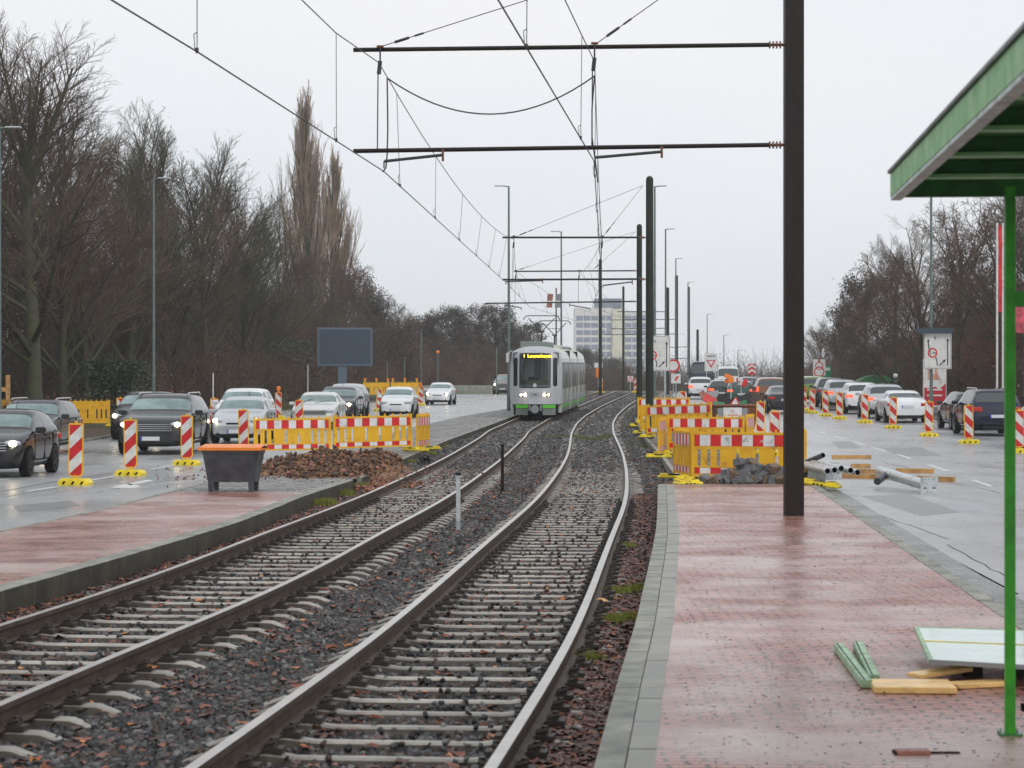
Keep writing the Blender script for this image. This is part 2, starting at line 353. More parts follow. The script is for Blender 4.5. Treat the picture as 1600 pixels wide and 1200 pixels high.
TR = Curve([solve((a+b)/2, y) for y, a, b in rt], 2.5)
lt = [(1105, -204), (1056, -89), (981, 137.5), (952, 222), (920, 306), (882, 398), (839, 489), (820, 531), (805, 570), (772, 640), (742, 695), (717, 737.5), (697, 766), (684, 784.5), (672, 795.5), (665, 811), (654, 832), (629, 899), (612, 948)]
TL = Curve([solve(x, y) for y, x in lt], 2.5)
KL = Curve(poly([(0, 925), (125, 890), (190, 871), (265, 850), (350, 824), (400, 807), (475, 775), (555, 750), (625, 717), (675, 696), (700, 686), (750, 668), (800, 650), (870, 622)], .03), 1.5)      # left kerb, track side
IL = Curve(poly([(0, 834), (125, 810), (237, 780), (325, 757), (440, 722), (560, 690), (655, 665), (720, 651), (790, 639), (850, 624)], 0), 2)                       # island / left road edge
LE = Curve(poly([(0, 710), (137, 690), (330, 655), (560, 632), (640, 622), (700, 616), (780, 611)], 0, 'L'), 3)                                                  # far edge of left road
KR = Curve(poly([(931, 1191), (959, 1084), (985, 1000), (995, 970), (1005, 920), (1016, 875), (1025, 830), (1027, 800), (1028, 757)], .03), 1)                      # right kerb, track side
KR2 = Curve(poly([(1051, 739), (1032, 712), (1008, 686), (991, 652)], -.02)+[(8.5, 150), (16, 225)], 1.5)
PR = Curve(poly([(1568, 948), (1500, 905), (1420, 852), (1350, 806), (1290, 766)], .03)+poly([(1122, 665), (1072, 634)], 0, 'R')+[(PX(1045, 200), 200)], 2)  # platform / right road edge
RE = Curve([(17.5, 20), (18.6, 70), (19.2, 110), (20.6, 150), (23, 190), (26, 230)], 4)
Y0P = solve(1028, 757, .03)[1]      # end of the right platform paving
YLP = solve(400, 769, .03)[1]       # end of the left platform paving
_KR2 = Curve(poly([(1051, 739), (1032, 712), (1008, 686), (991, 652)], -.02)+[(8.2, 150), (12.6, 205)], 1.5); KR2 = _KR2
_IL = IL
def IL(Y): return min(_IL(Y), KL(Y)-.9)
_PR = PR
def PR(Y): return max(_PR(Y), KR2(Y)+1.2)
def KRf(Y): return KR(Y) if Y < Y0P else KR2(Y)
# ------------------------------------------------------------------ ground sheets
def yrange(a, b, st=2.0):
    n = max(1, int(math.ceil((b-a)/st))); return [a+(b-a)*i/n for i in range(n+1)]
def sheet(name, fl, fr, a, b, fz, m, nx=1, st=2.0, kind='structure', noise=0):
    ys = yrange(a, b, st); vs = []
    for Y in ys:
        l, r = fl(Y), fr(Y)
        for i in range(nx+1):
            x = l+(r-l)*i/nx; z = fz(Y) if noise == 0 else fz(Y)+(noise*(rnd.random()-.5) if 0 < i < nx else 0)
            vs.append((x, Y, z))
    fs = [(j*(nx+1)+i, j*(nx+1)+i+1, (j+1)*(nx+1)+i+1, (j+1)*(nx+1)+i) for j in range(len(ys)-1) for i in range(nx)]
    mb = MB(); mb.add(vs, fs, m); o = mb.build(name); o['kind'] = kind; return o
cst = lambda c: (lambda Y: c)
sheet('ground', cst(-900), cst(900), -40, 1500, lambda Y: prof(Y)-.45, M['earth'], 1, 10)
sheet('verge_left', cst(-250), lambda Y: LE(Y)-.15, -20, 420, lambda Y: pL(Y)+.06, M['earth'], 6, 5)
sheet('verge_right', lambda Y: RE(Y)+.15, cst(260), -20, 420, lambda Y: pR(Y)+.08, M['earth'], 6, 5)
sheet('road_left', lambda Y: LE(Y)-.02, lambda Y: IL(Y)+.3, -12, 420, pL, M['asphalt'], 2, 2)
sheet('road_right', lambda Y: PR(Y)-.3, lambda Y: RE(Y)+.02, -12, 420, pR, M['asphalt'], 2, 2)
sheet('ballast_bed', lambda Y: KL(Y)-.2, lambda Y: KRf(Y)+.25, -8, 236, lambda Y: prof(Y)-.27, M['bed'], 40, .5, noise=.05)
def zplat(Y): return prof(Y)+.03
sheet('platform_left_paving', IL, lambda Y: KL(Y)-.22, -10, YLP, zplat, M['pavers'], 1, 1)
def zisl(Y): return prof(Y)+.03-.05*sm(43, 55, Y)
def zil(Y): return min(zisl(Y), pL(Y)+.10+.2*sm(100, 170, Y))
sheet('cobbled_island', IL, lambda Y: KL(Y)-.12, YLP, 232, zisl, M['cobble'], 1, 1)
sheet('platform_right_paving', lambda Y: KR(Y)+.30, lambda Y: PR(Y)-.14, -10, Y0P, zplat, M['pavers'], 1, 1)
sheet('muddy_island', lambda Y: KR2(Y)+.1, lambda Y: PR(Y), Y0P+.02, 232, lambda Y: prof(Y)-.02, M['dirt'], 12, 1, noise=.03)
def kerbrun(name, f, w0, w1, a, b, ztop, zbot, m, ln=1.0, mface=None):
    mb = MB(); Y = a
    while Y < b:
        y1 = min(b, Y+ln)-.008; j = (rnd.random()-.5)*.006
        p = [(f(Y)+w0, Y), (f(Y)+w1, Y), (f(y1)+w1, y1), (f(y1)+w0, y1)]
        zt = [ztop(q[1])+j for q in p]; zb = [zbot(q[1]) for q in p]
        vs = [(q[0], q[1], z) for q, z in zip(p, zb)]+[(q[0], q[1], z) for q, z in zip(p, zt)]
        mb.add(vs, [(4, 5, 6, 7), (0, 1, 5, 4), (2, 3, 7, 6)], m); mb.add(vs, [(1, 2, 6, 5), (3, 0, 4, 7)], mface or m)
        Y += ln
    return tag(mb.build(name), kind='structure')
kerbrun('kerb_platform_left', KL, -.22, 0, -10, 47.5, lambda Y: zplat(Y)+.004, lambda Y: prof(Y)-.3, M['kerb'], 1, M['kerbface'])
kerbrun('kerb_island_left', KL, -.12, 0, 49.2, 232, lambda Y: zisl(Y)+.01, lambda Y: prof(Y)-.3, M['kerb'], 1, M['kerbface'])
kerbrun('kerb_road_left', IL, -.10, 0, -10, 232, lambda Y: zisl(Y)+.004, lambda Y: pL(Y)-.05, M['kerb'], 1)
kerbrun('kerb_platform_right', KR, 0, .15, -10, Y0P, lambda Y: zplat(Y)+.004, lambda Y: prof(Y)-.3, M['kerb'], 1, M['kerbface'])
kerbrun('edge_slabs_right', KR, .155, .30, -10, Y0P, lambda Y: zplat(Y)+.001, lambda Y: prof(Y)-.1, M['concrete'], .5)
kerbrun('kerb_thin_right', KR2, 0, .1, Y0P+.3, 110, lambda Y: prof(Y)+.0, lambda Y: prof(Y)-.3, M['concrete'], 1)
kerbrun('kerb_road_right', PR, -.14, 0, -10, 60, lambda Y: zplat(Y)+.006, lambda Y: pR(Y)-.05, M['kerb'], 1)
kerbrun('kerb_verge_left', LE, -.15, 0, -10, 400, lambda Y: pL(Y)+.07, lambda Y: pL(Y)-.1, M['kerb'], 1)
kerbrun('kerb_verge_right', RE, 0, .15, -10, 400, lambda Y: pR(Y)+.09, lambda Y: pR(Y)-.1, M['kerb'], 1)
sheet('gutter_right', lambda Y: PR(Y), lambda Y: PR(Y)+.42, -10, 60, lambda Y: pR(Y)+.004, M['gutter'], 1, 1)
kerbrun('paving_edge_end', lambda Y: 0, KR(Y0P), PR(Y0P), Y0P, Y0P+.1, lambda Y: zplat(Y)+.002, lambda Y: prof(Y)-.1, M['concrete'], .1)
# concrete crossing at the crest
mb = MB(); mb.box(TL(222)-2.5, KR2(222)+2, 219.5, 224, prof(222)-.3, prof(222)+.02, M['concrete']); tag(mb.build('track_crossing'), kind='structure')
# ------------------------------------------------------------------ markings
def mark_line(pts, w, off, side, name='lane_marking'):
    mb = MB()
    for a, b in pts:
        (x0, y0), (x1, y1) = a, b
        n = max(1, int(abs(y1-y0)/3))
        for i in range(n):
            t0, t1 = i/n, (i+1)/n
            ax, ay, bx, by = x0+(x1-x0)*t0, y0+(y1-y0)*t0, x0+(x1-x0)*t1, y0+(y1-y0)*t1
            zf = pL if side == 'L' else pR
            mb.add([(ax-w/2, ay, zf(ay)+off), (ax+w/2, ay, zf(ay)+off), (bx+w/2, by, zf(by)+off), (bx-w/2, by, zf(by)+off)], [(0, 1, 2, 3)], M['mark'])
    return tag(mb.build(name), kind='structure')
SL = lambda x, y: solve(x, y, .004, 'L')
SR = lambda x, y: solve(x, y, .004, 'R')
mark_line([(SL(40, 768), SL(92, 760)), (SL(143, 750), SL(182, 743)), (SL(235, 733), SL(318, 719)), (SL(-30, 753), SL(16, 748))], .12, .004, 'L')
mark_line([(SL(137, 687), SL(176, 680)), (SL(60, 700), SL(130, 688))], .12, .004, 'L')
mark_line([(SR(1276, 674), SR(1290, 678)), (SR(1305, 682), SR(1322, 687)), (SR(1335, 690), SR(1352, 696)), (SR(1362, 699), SR(1384, 705)), (SR(1403, 710), SR(1424, 717)), (SR(1450, 726), SR(1480, 736)), (SR(1520, 750), SR(1550, 760))], .12, .004, 'R')
ll = []
for y in np.arange(90, 225, 9.0): ll.append(((LE(y)*.5+IL(y)*.5, y), (LE(y+4)*.5+IL(y+4)*.5, y+4)))
mark_line(ll, .12, .004, 'L')
# worn lane arrow on the left road
mb = MB(); z = pL(46)+.004
def flat(pts, m): mb.add([(x, y, z) for x, y in pts], [tuple(range(len(pts)))], m)
a = SL(178, 760); b = SL(230, 750); dx = b[0]-a[0]; dy = b[1]-a[1]
flat([SL(197, 756), SL(230, 749.5), SL(241, 750.5), SL(205, 758)], M['mark'])
flat([SL(172, 762), SL(200, 755), SL(209, 757), SL(222, 760), SL(210, 763)], M['mark'])
tag(mb.build('lane_arrow_marking'), kind='structure')
# asphalt seam lines
mb = MB()
for pts in ([(0, 768), (90, 752), (180, 738)], [(1300, 772), (1400, 828), (1500, 880), (1590, 928)]):
    side = 'L' if pts[0][0] < 600 else 'R'
    q = [solve(x, y, .004, side) for x, y in pts]
    for (x0, y0), (x1, y1) in zip(q[:-1], q[1:]):
        zf = pL if side == 'L' else pR
        mb.add([(x0-.015, y0, zf(y0)+.003), (x0+.015, y0, zf(y0)+.003), (x1+.015, y1, zf(y1)+.003), (x1-.015, y1, zf(y1)+.003)], [(0, 1, 2, 3)], M['dark'])
tag(mb.build('road_seam'), kind='structure')
# repair patches, cracks and a gully grate on the roads
g_ = random.Random(21)
for side, polys in (('R', [[(1345, 775), (1420, 772), (1500, 800), (1440, 806)], [(1380, 700), (1440, 699), (1470, 712), (1405, 713)], [(1300, 690), (1330, 690), (1345, 700), (1310, 701)]]), ('L', [[(20, 790), (110, 782), (125, 790), (30, 800)], [(250, 745), (300, 742), (310, 748), (262, 752)]])):
    zf = pL if side == 'L' else pR
    for pl_ in polys:
        w_ = [solve(x, y, .002, side) for x, y in pl_]; mb = MB(); mb.add([(x, y, zf(y)+.002) for x, y in w_], [(0, 1, 2, 3)], M['patch']); tag(mb.build('road_patch'), kind='structure')
mb = MB()
for side, starts in (('R', [(1330, 790, 150, 52), (1420, 740, 140, 30), (1350, 715, 90, 22), (1480, 850, 100, 55)]), ('L', [(10, 775, 120, -18), (150, 768, 110, -16), (560, 672, 100, -14)])):
    zf = pL if side == 'L' else pR
    for x0, y0, dx, dy in starts:
        pts = [(x0+dx*k/10+g_.uniform(-3, 3), y0+dy*k/10+g_.uniform(-1.5, 1.5)) for k in range(11)]; w_ = [solve(x, y, .003, side) for x, y in pts]
        for (xa, ya), (xb, yb) in zip(w_[:-1], w_[1:]): mb.add([(xa-.006, ya, zf(ya)+.003), (xa+.006, ya, zf(ya)+.003), (xb+.006, yb, zf(yb)+.003), (xb-.006, yb, zf(yb)+.003)], [(0, 1, 2, 3)], M['dark'])
tag(mb.build('road_cracks'), kind='structure')
# ------------------------------------------------------------------ tracks
RAILP = [(-.0335, 0), (.0335, 0), (.0335, -.038), (.010, -.050), (.010, -.125), (.0625, -.140), (.0625, -.149), (-.0625, -.149), (-.0625, -.140), (-.010, -.125), (-.010, -.050), (-.0335, -.038)]
def railmesh(C, off, root, a=-8, b=236):
    ys = yrange(a, b, 1.0); vs = []; n = len(RAILP)
    for Y in ys:
        s = C.slope(Y); nx = 1/math.hypot(1, s); ny = -s*nx
        for (u, w) in RAILP: vs.append((C(Y)+(off+u)*nx, Y+(off+u)*ny, prof(Y)+w))
    mb = MB(); top = []; rest = []
    for j in range(len(ys)-1):
        for k in range(n):
            f = (j*n+k, (j+1)*n+k, (j+1)*n+(k+1) % n, j*n+(k+1) % n); (top if k == 0 else rest).append(f)
    mb.add(vs, top, M['railtop']); i = mb.mi(M['rail'])
    for f in rest: mb.f.append(f); mb.m.append(i)
    return mb.build('rail', root)
def sleeper_mesh():
    prof_x = [(-1.16, -.215, .055), (-1.02, -.165, .060), (-.66, -.155, .070), (-.50, -.178, .050), (.50, -.178, .050), (.66, -.155, .070), (1.02, -.165, .060), (1.16, -.215, .055)]
    mb = MB(); vs = []
    for x, z, hw in prof_x:
        hb = hw+.018
        vs += [(x, -hb, -.36), (x, -hw-.006, z-.014), (x, -hw+.010, z), (x, hw-.010, z), (x, hw+.006, z-.014), (x, hb, -.36)]
    fs = [(0, 1, 2, 3, 4, 5), tuple(range(47, 41, -1))]
    for i in range(7):
        for k in (1, 2, 3): fs.append((i*6+k, (i+1)*6+k, (i+1)*6+(k+1) % 6, i*6+(k+1) % 6))
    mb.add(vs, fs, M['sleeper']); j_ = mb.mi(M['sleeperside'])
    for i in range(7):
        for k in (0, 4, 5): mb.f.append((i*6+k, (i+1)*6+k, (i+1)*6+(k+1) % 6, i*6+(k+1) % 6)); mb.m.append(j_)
    return mb
def clip_mesh(sx, s):
    mb = MB()
    if 1:
        if 1:
            x = sx+s*.115
            mb.box(x-.06, x+.06, -.07, .07, -.158, -.128, M['clip'])
            mb.tube((x, -.05, -.12), (x, .05, -.12), .016, M['clip'], n=6)
            mb.tube((x, 0, -.13), (x, 0, -.075), .022, M['clip'], n=6)
            mb.tube((x-s*.05, -.04, -.115), (x+s*.02, -.04, -.095), .014, M['clip'], n=6)
            mb.tube((x-s*.05, .04, -.115), (x+s*.02, .04, -.095), .014, M['clip'], n=6)
    return mb
def track(C, label, Ys, far):
    root = empty('railway_track', (0, 0, 0), 0, label, 'railway track', 'tram tracks side by side')
    railmesh(C, -.75, root); railmesh(C, .75, root)
    s0 = c0 = None; pos = []; Y = Ys
    while Y < 225:
        s = C.slope(Y); pos.append((C(Y)+(rnd.random()-.5)*.04, Y, prof(Y)+(rnd.random()-.5)*.006, -math.atan(s)+(rnd.random()-.5)*.02)); Y += .615/math.sqrt(1+s*s)
    near = pos[:96]; rest = pos[96:]
    for i, (x, y, z, r) in enumerate(near):
        if s0 is None:
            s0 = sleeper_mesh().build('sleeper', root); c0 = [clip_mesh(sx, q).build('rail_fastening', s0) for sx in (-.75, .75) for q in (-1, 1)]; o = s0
        else:
            o = s0.copy(); COL.objects.link(o); o.parent = root
            if i < 52:
                for c_ in c0: c = c_.copy(); COL.objects.link(c); c.parent = o
        o.location = (x, y, z); o.rotation_euler = (0, 0, r)
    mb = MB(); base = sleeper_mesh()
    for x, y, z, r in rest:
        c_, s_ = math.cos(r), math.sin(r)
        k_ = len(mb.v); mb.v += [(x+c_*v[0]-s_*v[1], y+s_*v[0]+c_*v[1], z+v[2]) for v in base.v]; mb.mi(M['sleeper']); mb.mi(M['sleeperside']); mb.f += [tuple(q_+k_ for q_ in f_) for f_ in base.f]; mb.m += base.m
    tag(mb.build('far_sleepers', root), kind='stuff')
    return root
track(TR, 'right-hand tram track on pale sleepers, bending right past the yellow barriers', 10.5, 0)
track(TL, 'left-hand tram track on pale sleepers that the tram is running on', 11.5, 0)
# ------------------------------------------------------------------ ballast stones, leaves (uncountable)
def scatter_stones(name, n, region, mats, smin, smax, zoff, flat=1.0, wts=None, seed=1):
    g = np.random.default_rng(seed)
    pts = []
    P = region(g, n)
    X, Y, Z = P
    n = len(X); cube = np.array([(-1, -1, -1), (1, -1, -1), (1, 1, -1), (-1, 1, -1), (-1, -1, 1), (1, -1, 1), (1, 1, 1), (-1, 1, 1)], float)*.62
    fc = np.array([(3, 2, 1, 0), (4, 5, 6, 7), (0, 1, 5, 4), (1, 2, 6, 5), (2, 3, 7, 6), (3, 0, 4, 7)])
    V = cube[None]+g.normal(0, .17, (n, 8, 3)); s = g.uniform(smin, smax, (n, 1, 3)); s[:, :, 2] *= flat; V = V*s
    ang = g.uniform(0, 6.28, (n, 3))
    ca, sa = np.cos(ang), np.sin(ang)
    def rot(V, i, j, c, s_):
        a = V[:, :, i].copy(); b = V[:, :, j].copy(); V[:, :, i] = a*c[:, None]-b*s_[:, None]; V[:, :, j] = a*s_[:, None]+b*c[:, None]
    if flat == 1.0: rot(V, 1, 2, ca[:, 0], sa[:, 0]); rot(V, 0, 2, ca[:, 1], sa[:, 1])
    rot(V, 0, 1, ca[:, 2], sa[:, 2])
    V[:, :, 0] += X[:, None]; V[:, :, 1] += Y[:, None]; V[:, :, 2] += (Z+zoff+g.uniform(-.012, .014, n))[:, None]
    F_ = (fc[None]+np.arange(n)[:, None, None]*8).reshape(-1, 4)
    mi = np.repeat(g.choice(len(mats), n, p=wts), 6)
    return tag(np_mesh(name, V.reshape(-1, 3), F_, mats, mi), kind='stuff')
pv = np.vectorize(prof)
def bed_region(a, b, pw=1.0):
    def f(g, n):
        Y = a+(b-a)*g.random(n)**pw; l = np.array([KL(y) for y in Y])+.02; r = np.array([KRf(y) for y in Y])-.02
        X = l+(r-l)*g.random(n)
        keep = (np.abs(X-800/1e9) > -1) & (np.abs(X) < .235*Y+1.2)
        X, Y = X[keep], Y[keep]
        for C in (TR, TL):
            c = np.interp(Y, C.y, C.x); d = X-c
            m = np.ones(len(X), bool)
            for off in (-.75, .75): m &= np.abs(d-off) > .075
            X, Y = X[m], Y[m]
        dmin = np.minimum(np.abs(X-np.interp(Y, TR.y, TR.x)), np.abs(X-np.interp(Y, TL.y, TL.x)))
        return X, Y, pv(Y)-.010*np.clip((1.28-dmin)/.2, 0, 1)+g.uniform(-.012, .008, len(X))+.038*np.clip((Y-34)/32, 0, 1)
    return f
stm = [M['stone%d' % i] for i in range(6)]
scatter_stones('ballast_stones', 62000, bed_region(9.5, 24, 1.3), stm, .022, .046, -.234, wts=[.25, .25, .15, .07, .13, .15], seed=3)
scatter_stones('ballast_stones', 60000, bed_region(24, 60, 1.3), stm, .026, .052, -.232, wts=[.24, .26, .18, .09, .10, .13], seed=4)
scatter_stones('ballast_stones', 34000, bed_region(60, 228, 1.5), stm, .032, .068, -.222, wts=[.2, .3, .2, .12, .08, .10], seed=5)
def leaves(name, n, region, mats, smin, smax, zoff, wts, seed):
    g = np.random.default_rng(seed); X, Y, Z = region(g, n); n = len(X)
    base = np.array([(-1, 0, 0), (-.45, -.75, .25), (.5, -.6, .1), (1.05, 0, .35), (.45, .7, .15), (-.5, .65, .3)], float)
    V = base[None]+g.normal(0, .16, (n, 6, 3)); V = V*g.uniform(smin, smax, (n, 1, 1))
    t = g.uniform(0, 6.28, n); c, s = np.cos(t)[:, None], np.sin(t)[:, None]
    a, b = V[:, :, 0].copy(), V[:, :, 1].copy(); V[:, :, 0] = a*c-b*s+X[:, None]; V[:, :, 1] = a*s+b*c+Y[:, None]
    V[:, :, 2] += (Z+zoff+g.uniform(0, .02, n))[:, None]
    F_ = np.array([(0, 1, 2, 3), (0, 3, 4, 5)])[None]+np.arange(n)[:, None, None]*6
    mi = np.repeat(g.choice(len(mats), n, p=wts), 2)
    return tag(np_mesh(name, V.reshape(-1, 3), F_.reshape(-1, 4), mats, mi), kind='stuff')
def on_sleepers(g, n):
    Y = 9.5+36*g.random(n)**1.3; X = np.where(g.random(n) < .5, np.interp(Y, TR.y, TR.x), np.interp(Y, TL.y, TL.x))+g.uniform(-.62, .62, n); return X, Y, pv(Y)
scatter_stones('stones_on_sleepers', 1700, on_sleepers, stm, .014, .030, -.180, wts=[.24, .26, .18, .09, .10, .13], seed=6)
lm = [M['leaf1'], M['leaf2'], M['leaf3']]
leaves('fallen_leaves', 9000, bed_region(9.5, 70, 1.3), lm, .02, .05, -.195, [.46, .07, .47], 11)
def edge_region(cf, w0, w1, a, b, pw=1.2):
    def f(g, n):
        Y = a+(b-a)*g.random(n)**pw; X = np.array([cf(y) for y in Y])+w0+(w1-w0)*g.random(n)
        return X, Y, pv(Y)
    return f
def between_region(a, b, pw=1.2):
    def f(g, n):
        Y = a+(b-a)*g.random(n)**pw; l = np.array([TR(y)+.83 for y in Y]); r = np.array([KR(y)-.03 for y in Y])
        return l+(r-l)*g.random(n), Y, pv(Y)
    return f
leaves('fallen_leaves_by_kerb', 11000, between_region(9.5, 46), lm, .018, .045, -.185, [.30, .03, .67], 12)
leaves('fallen_leaves_by_left_kerb', 4200, edge_region(KL, .02, .5, 14, 60), lm, .018, .042, -.20, [.55, .05, .40], 13)
scatter_stones('dark_litter_by_kerb', 22000, between_region(9.5, 46), [M['stone4'], M['stone5'], M['leaf3']], .015, .038, -.200, wts=[.4, .30, .30], seed=14)
def plat_region(a, b):
    def f(g, n):
        Y = a+(b-a)*g.random(n)**1.3; l = np.array([KR(y) for y in Y])+.4; r = np.array([PR(y) for y in Y])-.1
        return l+(r-l)*g.random(n), Y, pv(Y)
    return f
leaves('paving_debris', 4500, plat_region(10, 46), [M['leaf3'], M['dark']], .004, .012, .036, [.5, .5], 15)
# moss tufts beside the rails: blades
def tufts(name, centres, n, rad, h, mats, seed, zoff=-.2):
    g = np.random.default_rng(seed); C = np.array([(x, y) for x, y in centres]); k = g.integers(0, len(C), n)
    X = C[k, 0]+g.normal(0, rad, n); Y = C[k, 1]+g.normal(0, rad*2.2, n); Z = pv(Y)+zoff
    t = g.uniform(0, 6.28, n); w = g.uniform(.004, .010, n); hh = g.uniform(.4, 1, n)*h; lx = g.normal(0, .4, n)*hh; ly = g.normal(0, .4, n)*hh
    dx, dy = np.cos(t)*w, np.sin(t)*w
    V = np.stack([np.stack([X-dx, Y-dy, Z], 1), np.stack([X+dx, Y+dy, Z], 1), np.stack([X+lx, Y+ly, Z+hh], 1)], 1)
    F_ = np.arange(3*n).reshape(-1, 3)
    return tag(np_mesh(name, V.reshape(-1, 3), F_, mats, g.integers(0, len(mats), n)), kind='stuff')
SM = lambda x, y: solve(x, y, -.2)
tufts('moss_tufts', [SM(*p) for p in ((980, 858), (955, 930), (965, 975), (985, 972), (975, 930), (918, 1035), (1000, 925))], 5000, .05, .10, [M['moss']], 21)
tufts('moss_tufts_left', [SM(*p) for p in ((505, 790), (520, 772), (560, 762), (535, 775), (615, 735), (635, 725), (670, 712), (690, 700), (750, 668), (678, 704))], 16000, .09, .15, [M['moss']], 22)
tufts('moss_tufts_between_tracks', [SM(*p) for p in ((915, 687), (900, 684), (930, 688), (945, 684), (870, 683), (985, 670), (995, 690), (1005, 700), (980, 650))], 12000, .16, .11, [M['moss'], M['leafolive']], 23)
# ------------------------------------------------------------------ catenary poles and wires
def gantry(px, Y, ytop, arms, xl, label, w=.27, square=False, zb=None, m=None):
    X = PX(px, Y); zb = gz(Y, -.05) if zb is None else zb; zt = PZ(ytop, Y)
    r = empty('catenary_mast', (X, Y, zb), 0, label, 'catenary mast', 'catenary masts along the tram line')
    m = m or M['polegreen']; mb = MB()
    if square:
        h = w/2
        mb.box(-h, h, -h, -h+.02, 0, zt-zb, m); mb.box(-h, h, h-.02, h, 0, zt-zb, m); mb.box(-.012, .012, -h+.02, h-.02, 0, zt-zb, m)
        mb.box(-h, -h+.015, -h+.02, h-.02, 0, zt-zb, m)
    else:
        mb.tube((0, 0, 0), (0, 0, zt-zb-.12), w/2, m, r1=w/2*.92, n=16); mb.sphere((0, 0, zt-zb-.12), w/2*.92, m, 14)
    mb.build('mast', r, smooth=not square)
    for i, (ya, yb, xr0) in enumerate(arms):
        z0 = PZ(ya, Y)-zb; z1 = PZ(yb, Y)-zb; x0 = PX(xr0, Y)-X
        a = MB(); a.tube((x0, 0, z0), (-w/2-.22, 0, z1), .032, m, n=8); a.build('crossarm', r)
        b = MB()
        for k in range(4): b.tube((-w/2-.22+k*.05, 0, z1), (-w/2-.20+k*.05, 0, z1), .055, M['insul'], n=10)
        b.tube((-w/2-.24, 0, z1), (-w/2+.01, 0, z1), .022, M['insul'], n=8); b.build('insulator', r)
    return r
Z1 = lambda y: PZ(y, 34.7)
gantry(1240, 34.7, -180, [(78, 70, 552), (236, 226.5, 552)], 0, 'tall dark brown steel mast standing in the middle of the red platform', w=.27, square=True, zb=.03, m=M['polebrown'])
gantry(1015, 80, 275, [(371, 371, 785), (437, 436, 785)], 0, 'tall dark green round-topped mast behind the yellow barriers, nearer of the pair', w=.27)
gantry(999, 110, 350, [(424, 423, 803), (474, 471, 758)], 0, 'shorter-looking dark green mast just left of the nearer round-topped mast', w=.27)
gantry(1043, 196, 449, [(487, 487, 965), (514, 513, 948)], 0, 'thin distant mast behind the left lane sign, ending beside a lamp post', w=.3)
gantry(1057, 220, 430, [(500, 499, 955), (523, 522, 945)], 0, 'thin distant mast directly right of the left lane sign', w=.32)
gantry(1076, 250, 448, [(543, 542, 1040), (560, 560, 1040)], 0, 'thin distant mast left above the blue van', w=.3)
gantry(1090, 300, 515, [(572, 572, 1045), (584, 584, 1045)], 0, 'short far mast rising above the blue van roof', w=.35)
gantry(938, 190, 405, [], 0, 'thick dark green mast without arm behind the rear of the tram', w=.28)
gantry(974, 235, 447, [], 0, 'slimmer far green mast in front of the pale tower block', w=.25)
wn_ = [0]
def wire(name, pts, r, label, cat='overhead wire', group=None, root=None):
    mb = MB(); mb.path(pts, r, M['wire'], n=5); o = mb.build(name, root)
    if root is None: tag(o, label, cat, group)
    return o
def P3(px, py, Y): return (PX(px, Y), Y, PZ(py, Y))
G1, G2, G3 = 34.7, 80.0, 110.0
def sag(a, b, s, n=12):
    a = Vector(a); b = Vector(b)
    return [tuple(a.lerp(b, i/n)+Vector((0, 0, -4*s*(i/n)*(1-i/n)))) for i in range(n+1)]
lc = [(-5.6, -12, 5.05), (-3.2, 19.2, 5.0), (-2.9, 22.1, 4.99), P3(600, 268, G1), P3(790, 441, G2), P3(828, 480, G3), (4.6, 150, 5.7), (9.5, 196, 6.3), (15, 235, 6.6)]
rc = [(-2.8, -12, 5.17), (-.12, 20.2, 5.17), P3(928, 251, G1), P3(940, 440, G2), P3(925, 480, G3), (7.6, 150, 5.8), (11.6, 196, 6.35), (17, 235, 6.7)]
lmw = [(-5.6, -12, 6.8), (-2.9, 22.1, 6.40), (-2.22, 30.3, 6.36), P3(592, 98, G1)]+sag(P3(592, 98, G1), P3(803, 374, G2), .50)[1:]+sag(P3(803, 374, G2), P3(806, 424, G3), .25)[1:]+sag(P3(806, 424, G3), (9.5, 196, 7.6), .8)[1:]
rmw = [(-2.8, -12, 6.8), (.15, 23.1, 6.45), (.62, 28.2, 6.45), (.92, 31.6, 6.52), P3(929, 96, G1)]+sag(P3(929, 96, G1), P3(941, 374, G2), .50)[1:]+sag(P3(941, 374, G2), P3(905, 426, G3), .25)[1:]+sag(P3(905, 426, G3), (11.8, 196, 7.7), .8)[1:]
ia = lambda pts, Y: tuple(np.interp(Y, [p[1] for p in pts], [p[k] for p in pts]) for k in (0, 2))
for nm, cw, mw in (('left', lc, lmw), ('right', rc, rmw)):
    root = empty('overhead_line', (0, 0, 0), 0, f'{nm}-hand overhead line of contact wire, carrier wire and droppers above the {nm} track', 'overhead line', 'overhead lines above the tracks')
    wire('contact_wire', cw, .0085, None, root=root); wire('carrier_wire', mw, .0075, None, root=root)
    for Y in ((22.1, 30.3) if nm == 'left' else (23.1, 31.6))+(37.5, 45.6, 53.5, 61, 68, 75, 86, 95, 104, 120, 135, 150, 165, 180):
        (x0, z0), (x1, z1) = ia(cw, Y), ia(mw, Y)
        mb = MB(); mb.tube((x0, Y, z0), (x1, Y, z1), .0045, M['wire'], n=4)
        mb.tube((x0-.02, Y, z0+.02), (x0-.03, Y, z0+.16), .004, M['wire'], n=4); mb.tube((x0-.03, Y, z0+.16), (x0, Y, z0+.18), .004, M['wire'], n=4)
        mb.box(x0-.014, x0+.014, Y-.02, Y+.02, z0-.012, z0+.035, M['wire']); mb.build('dropper', root)
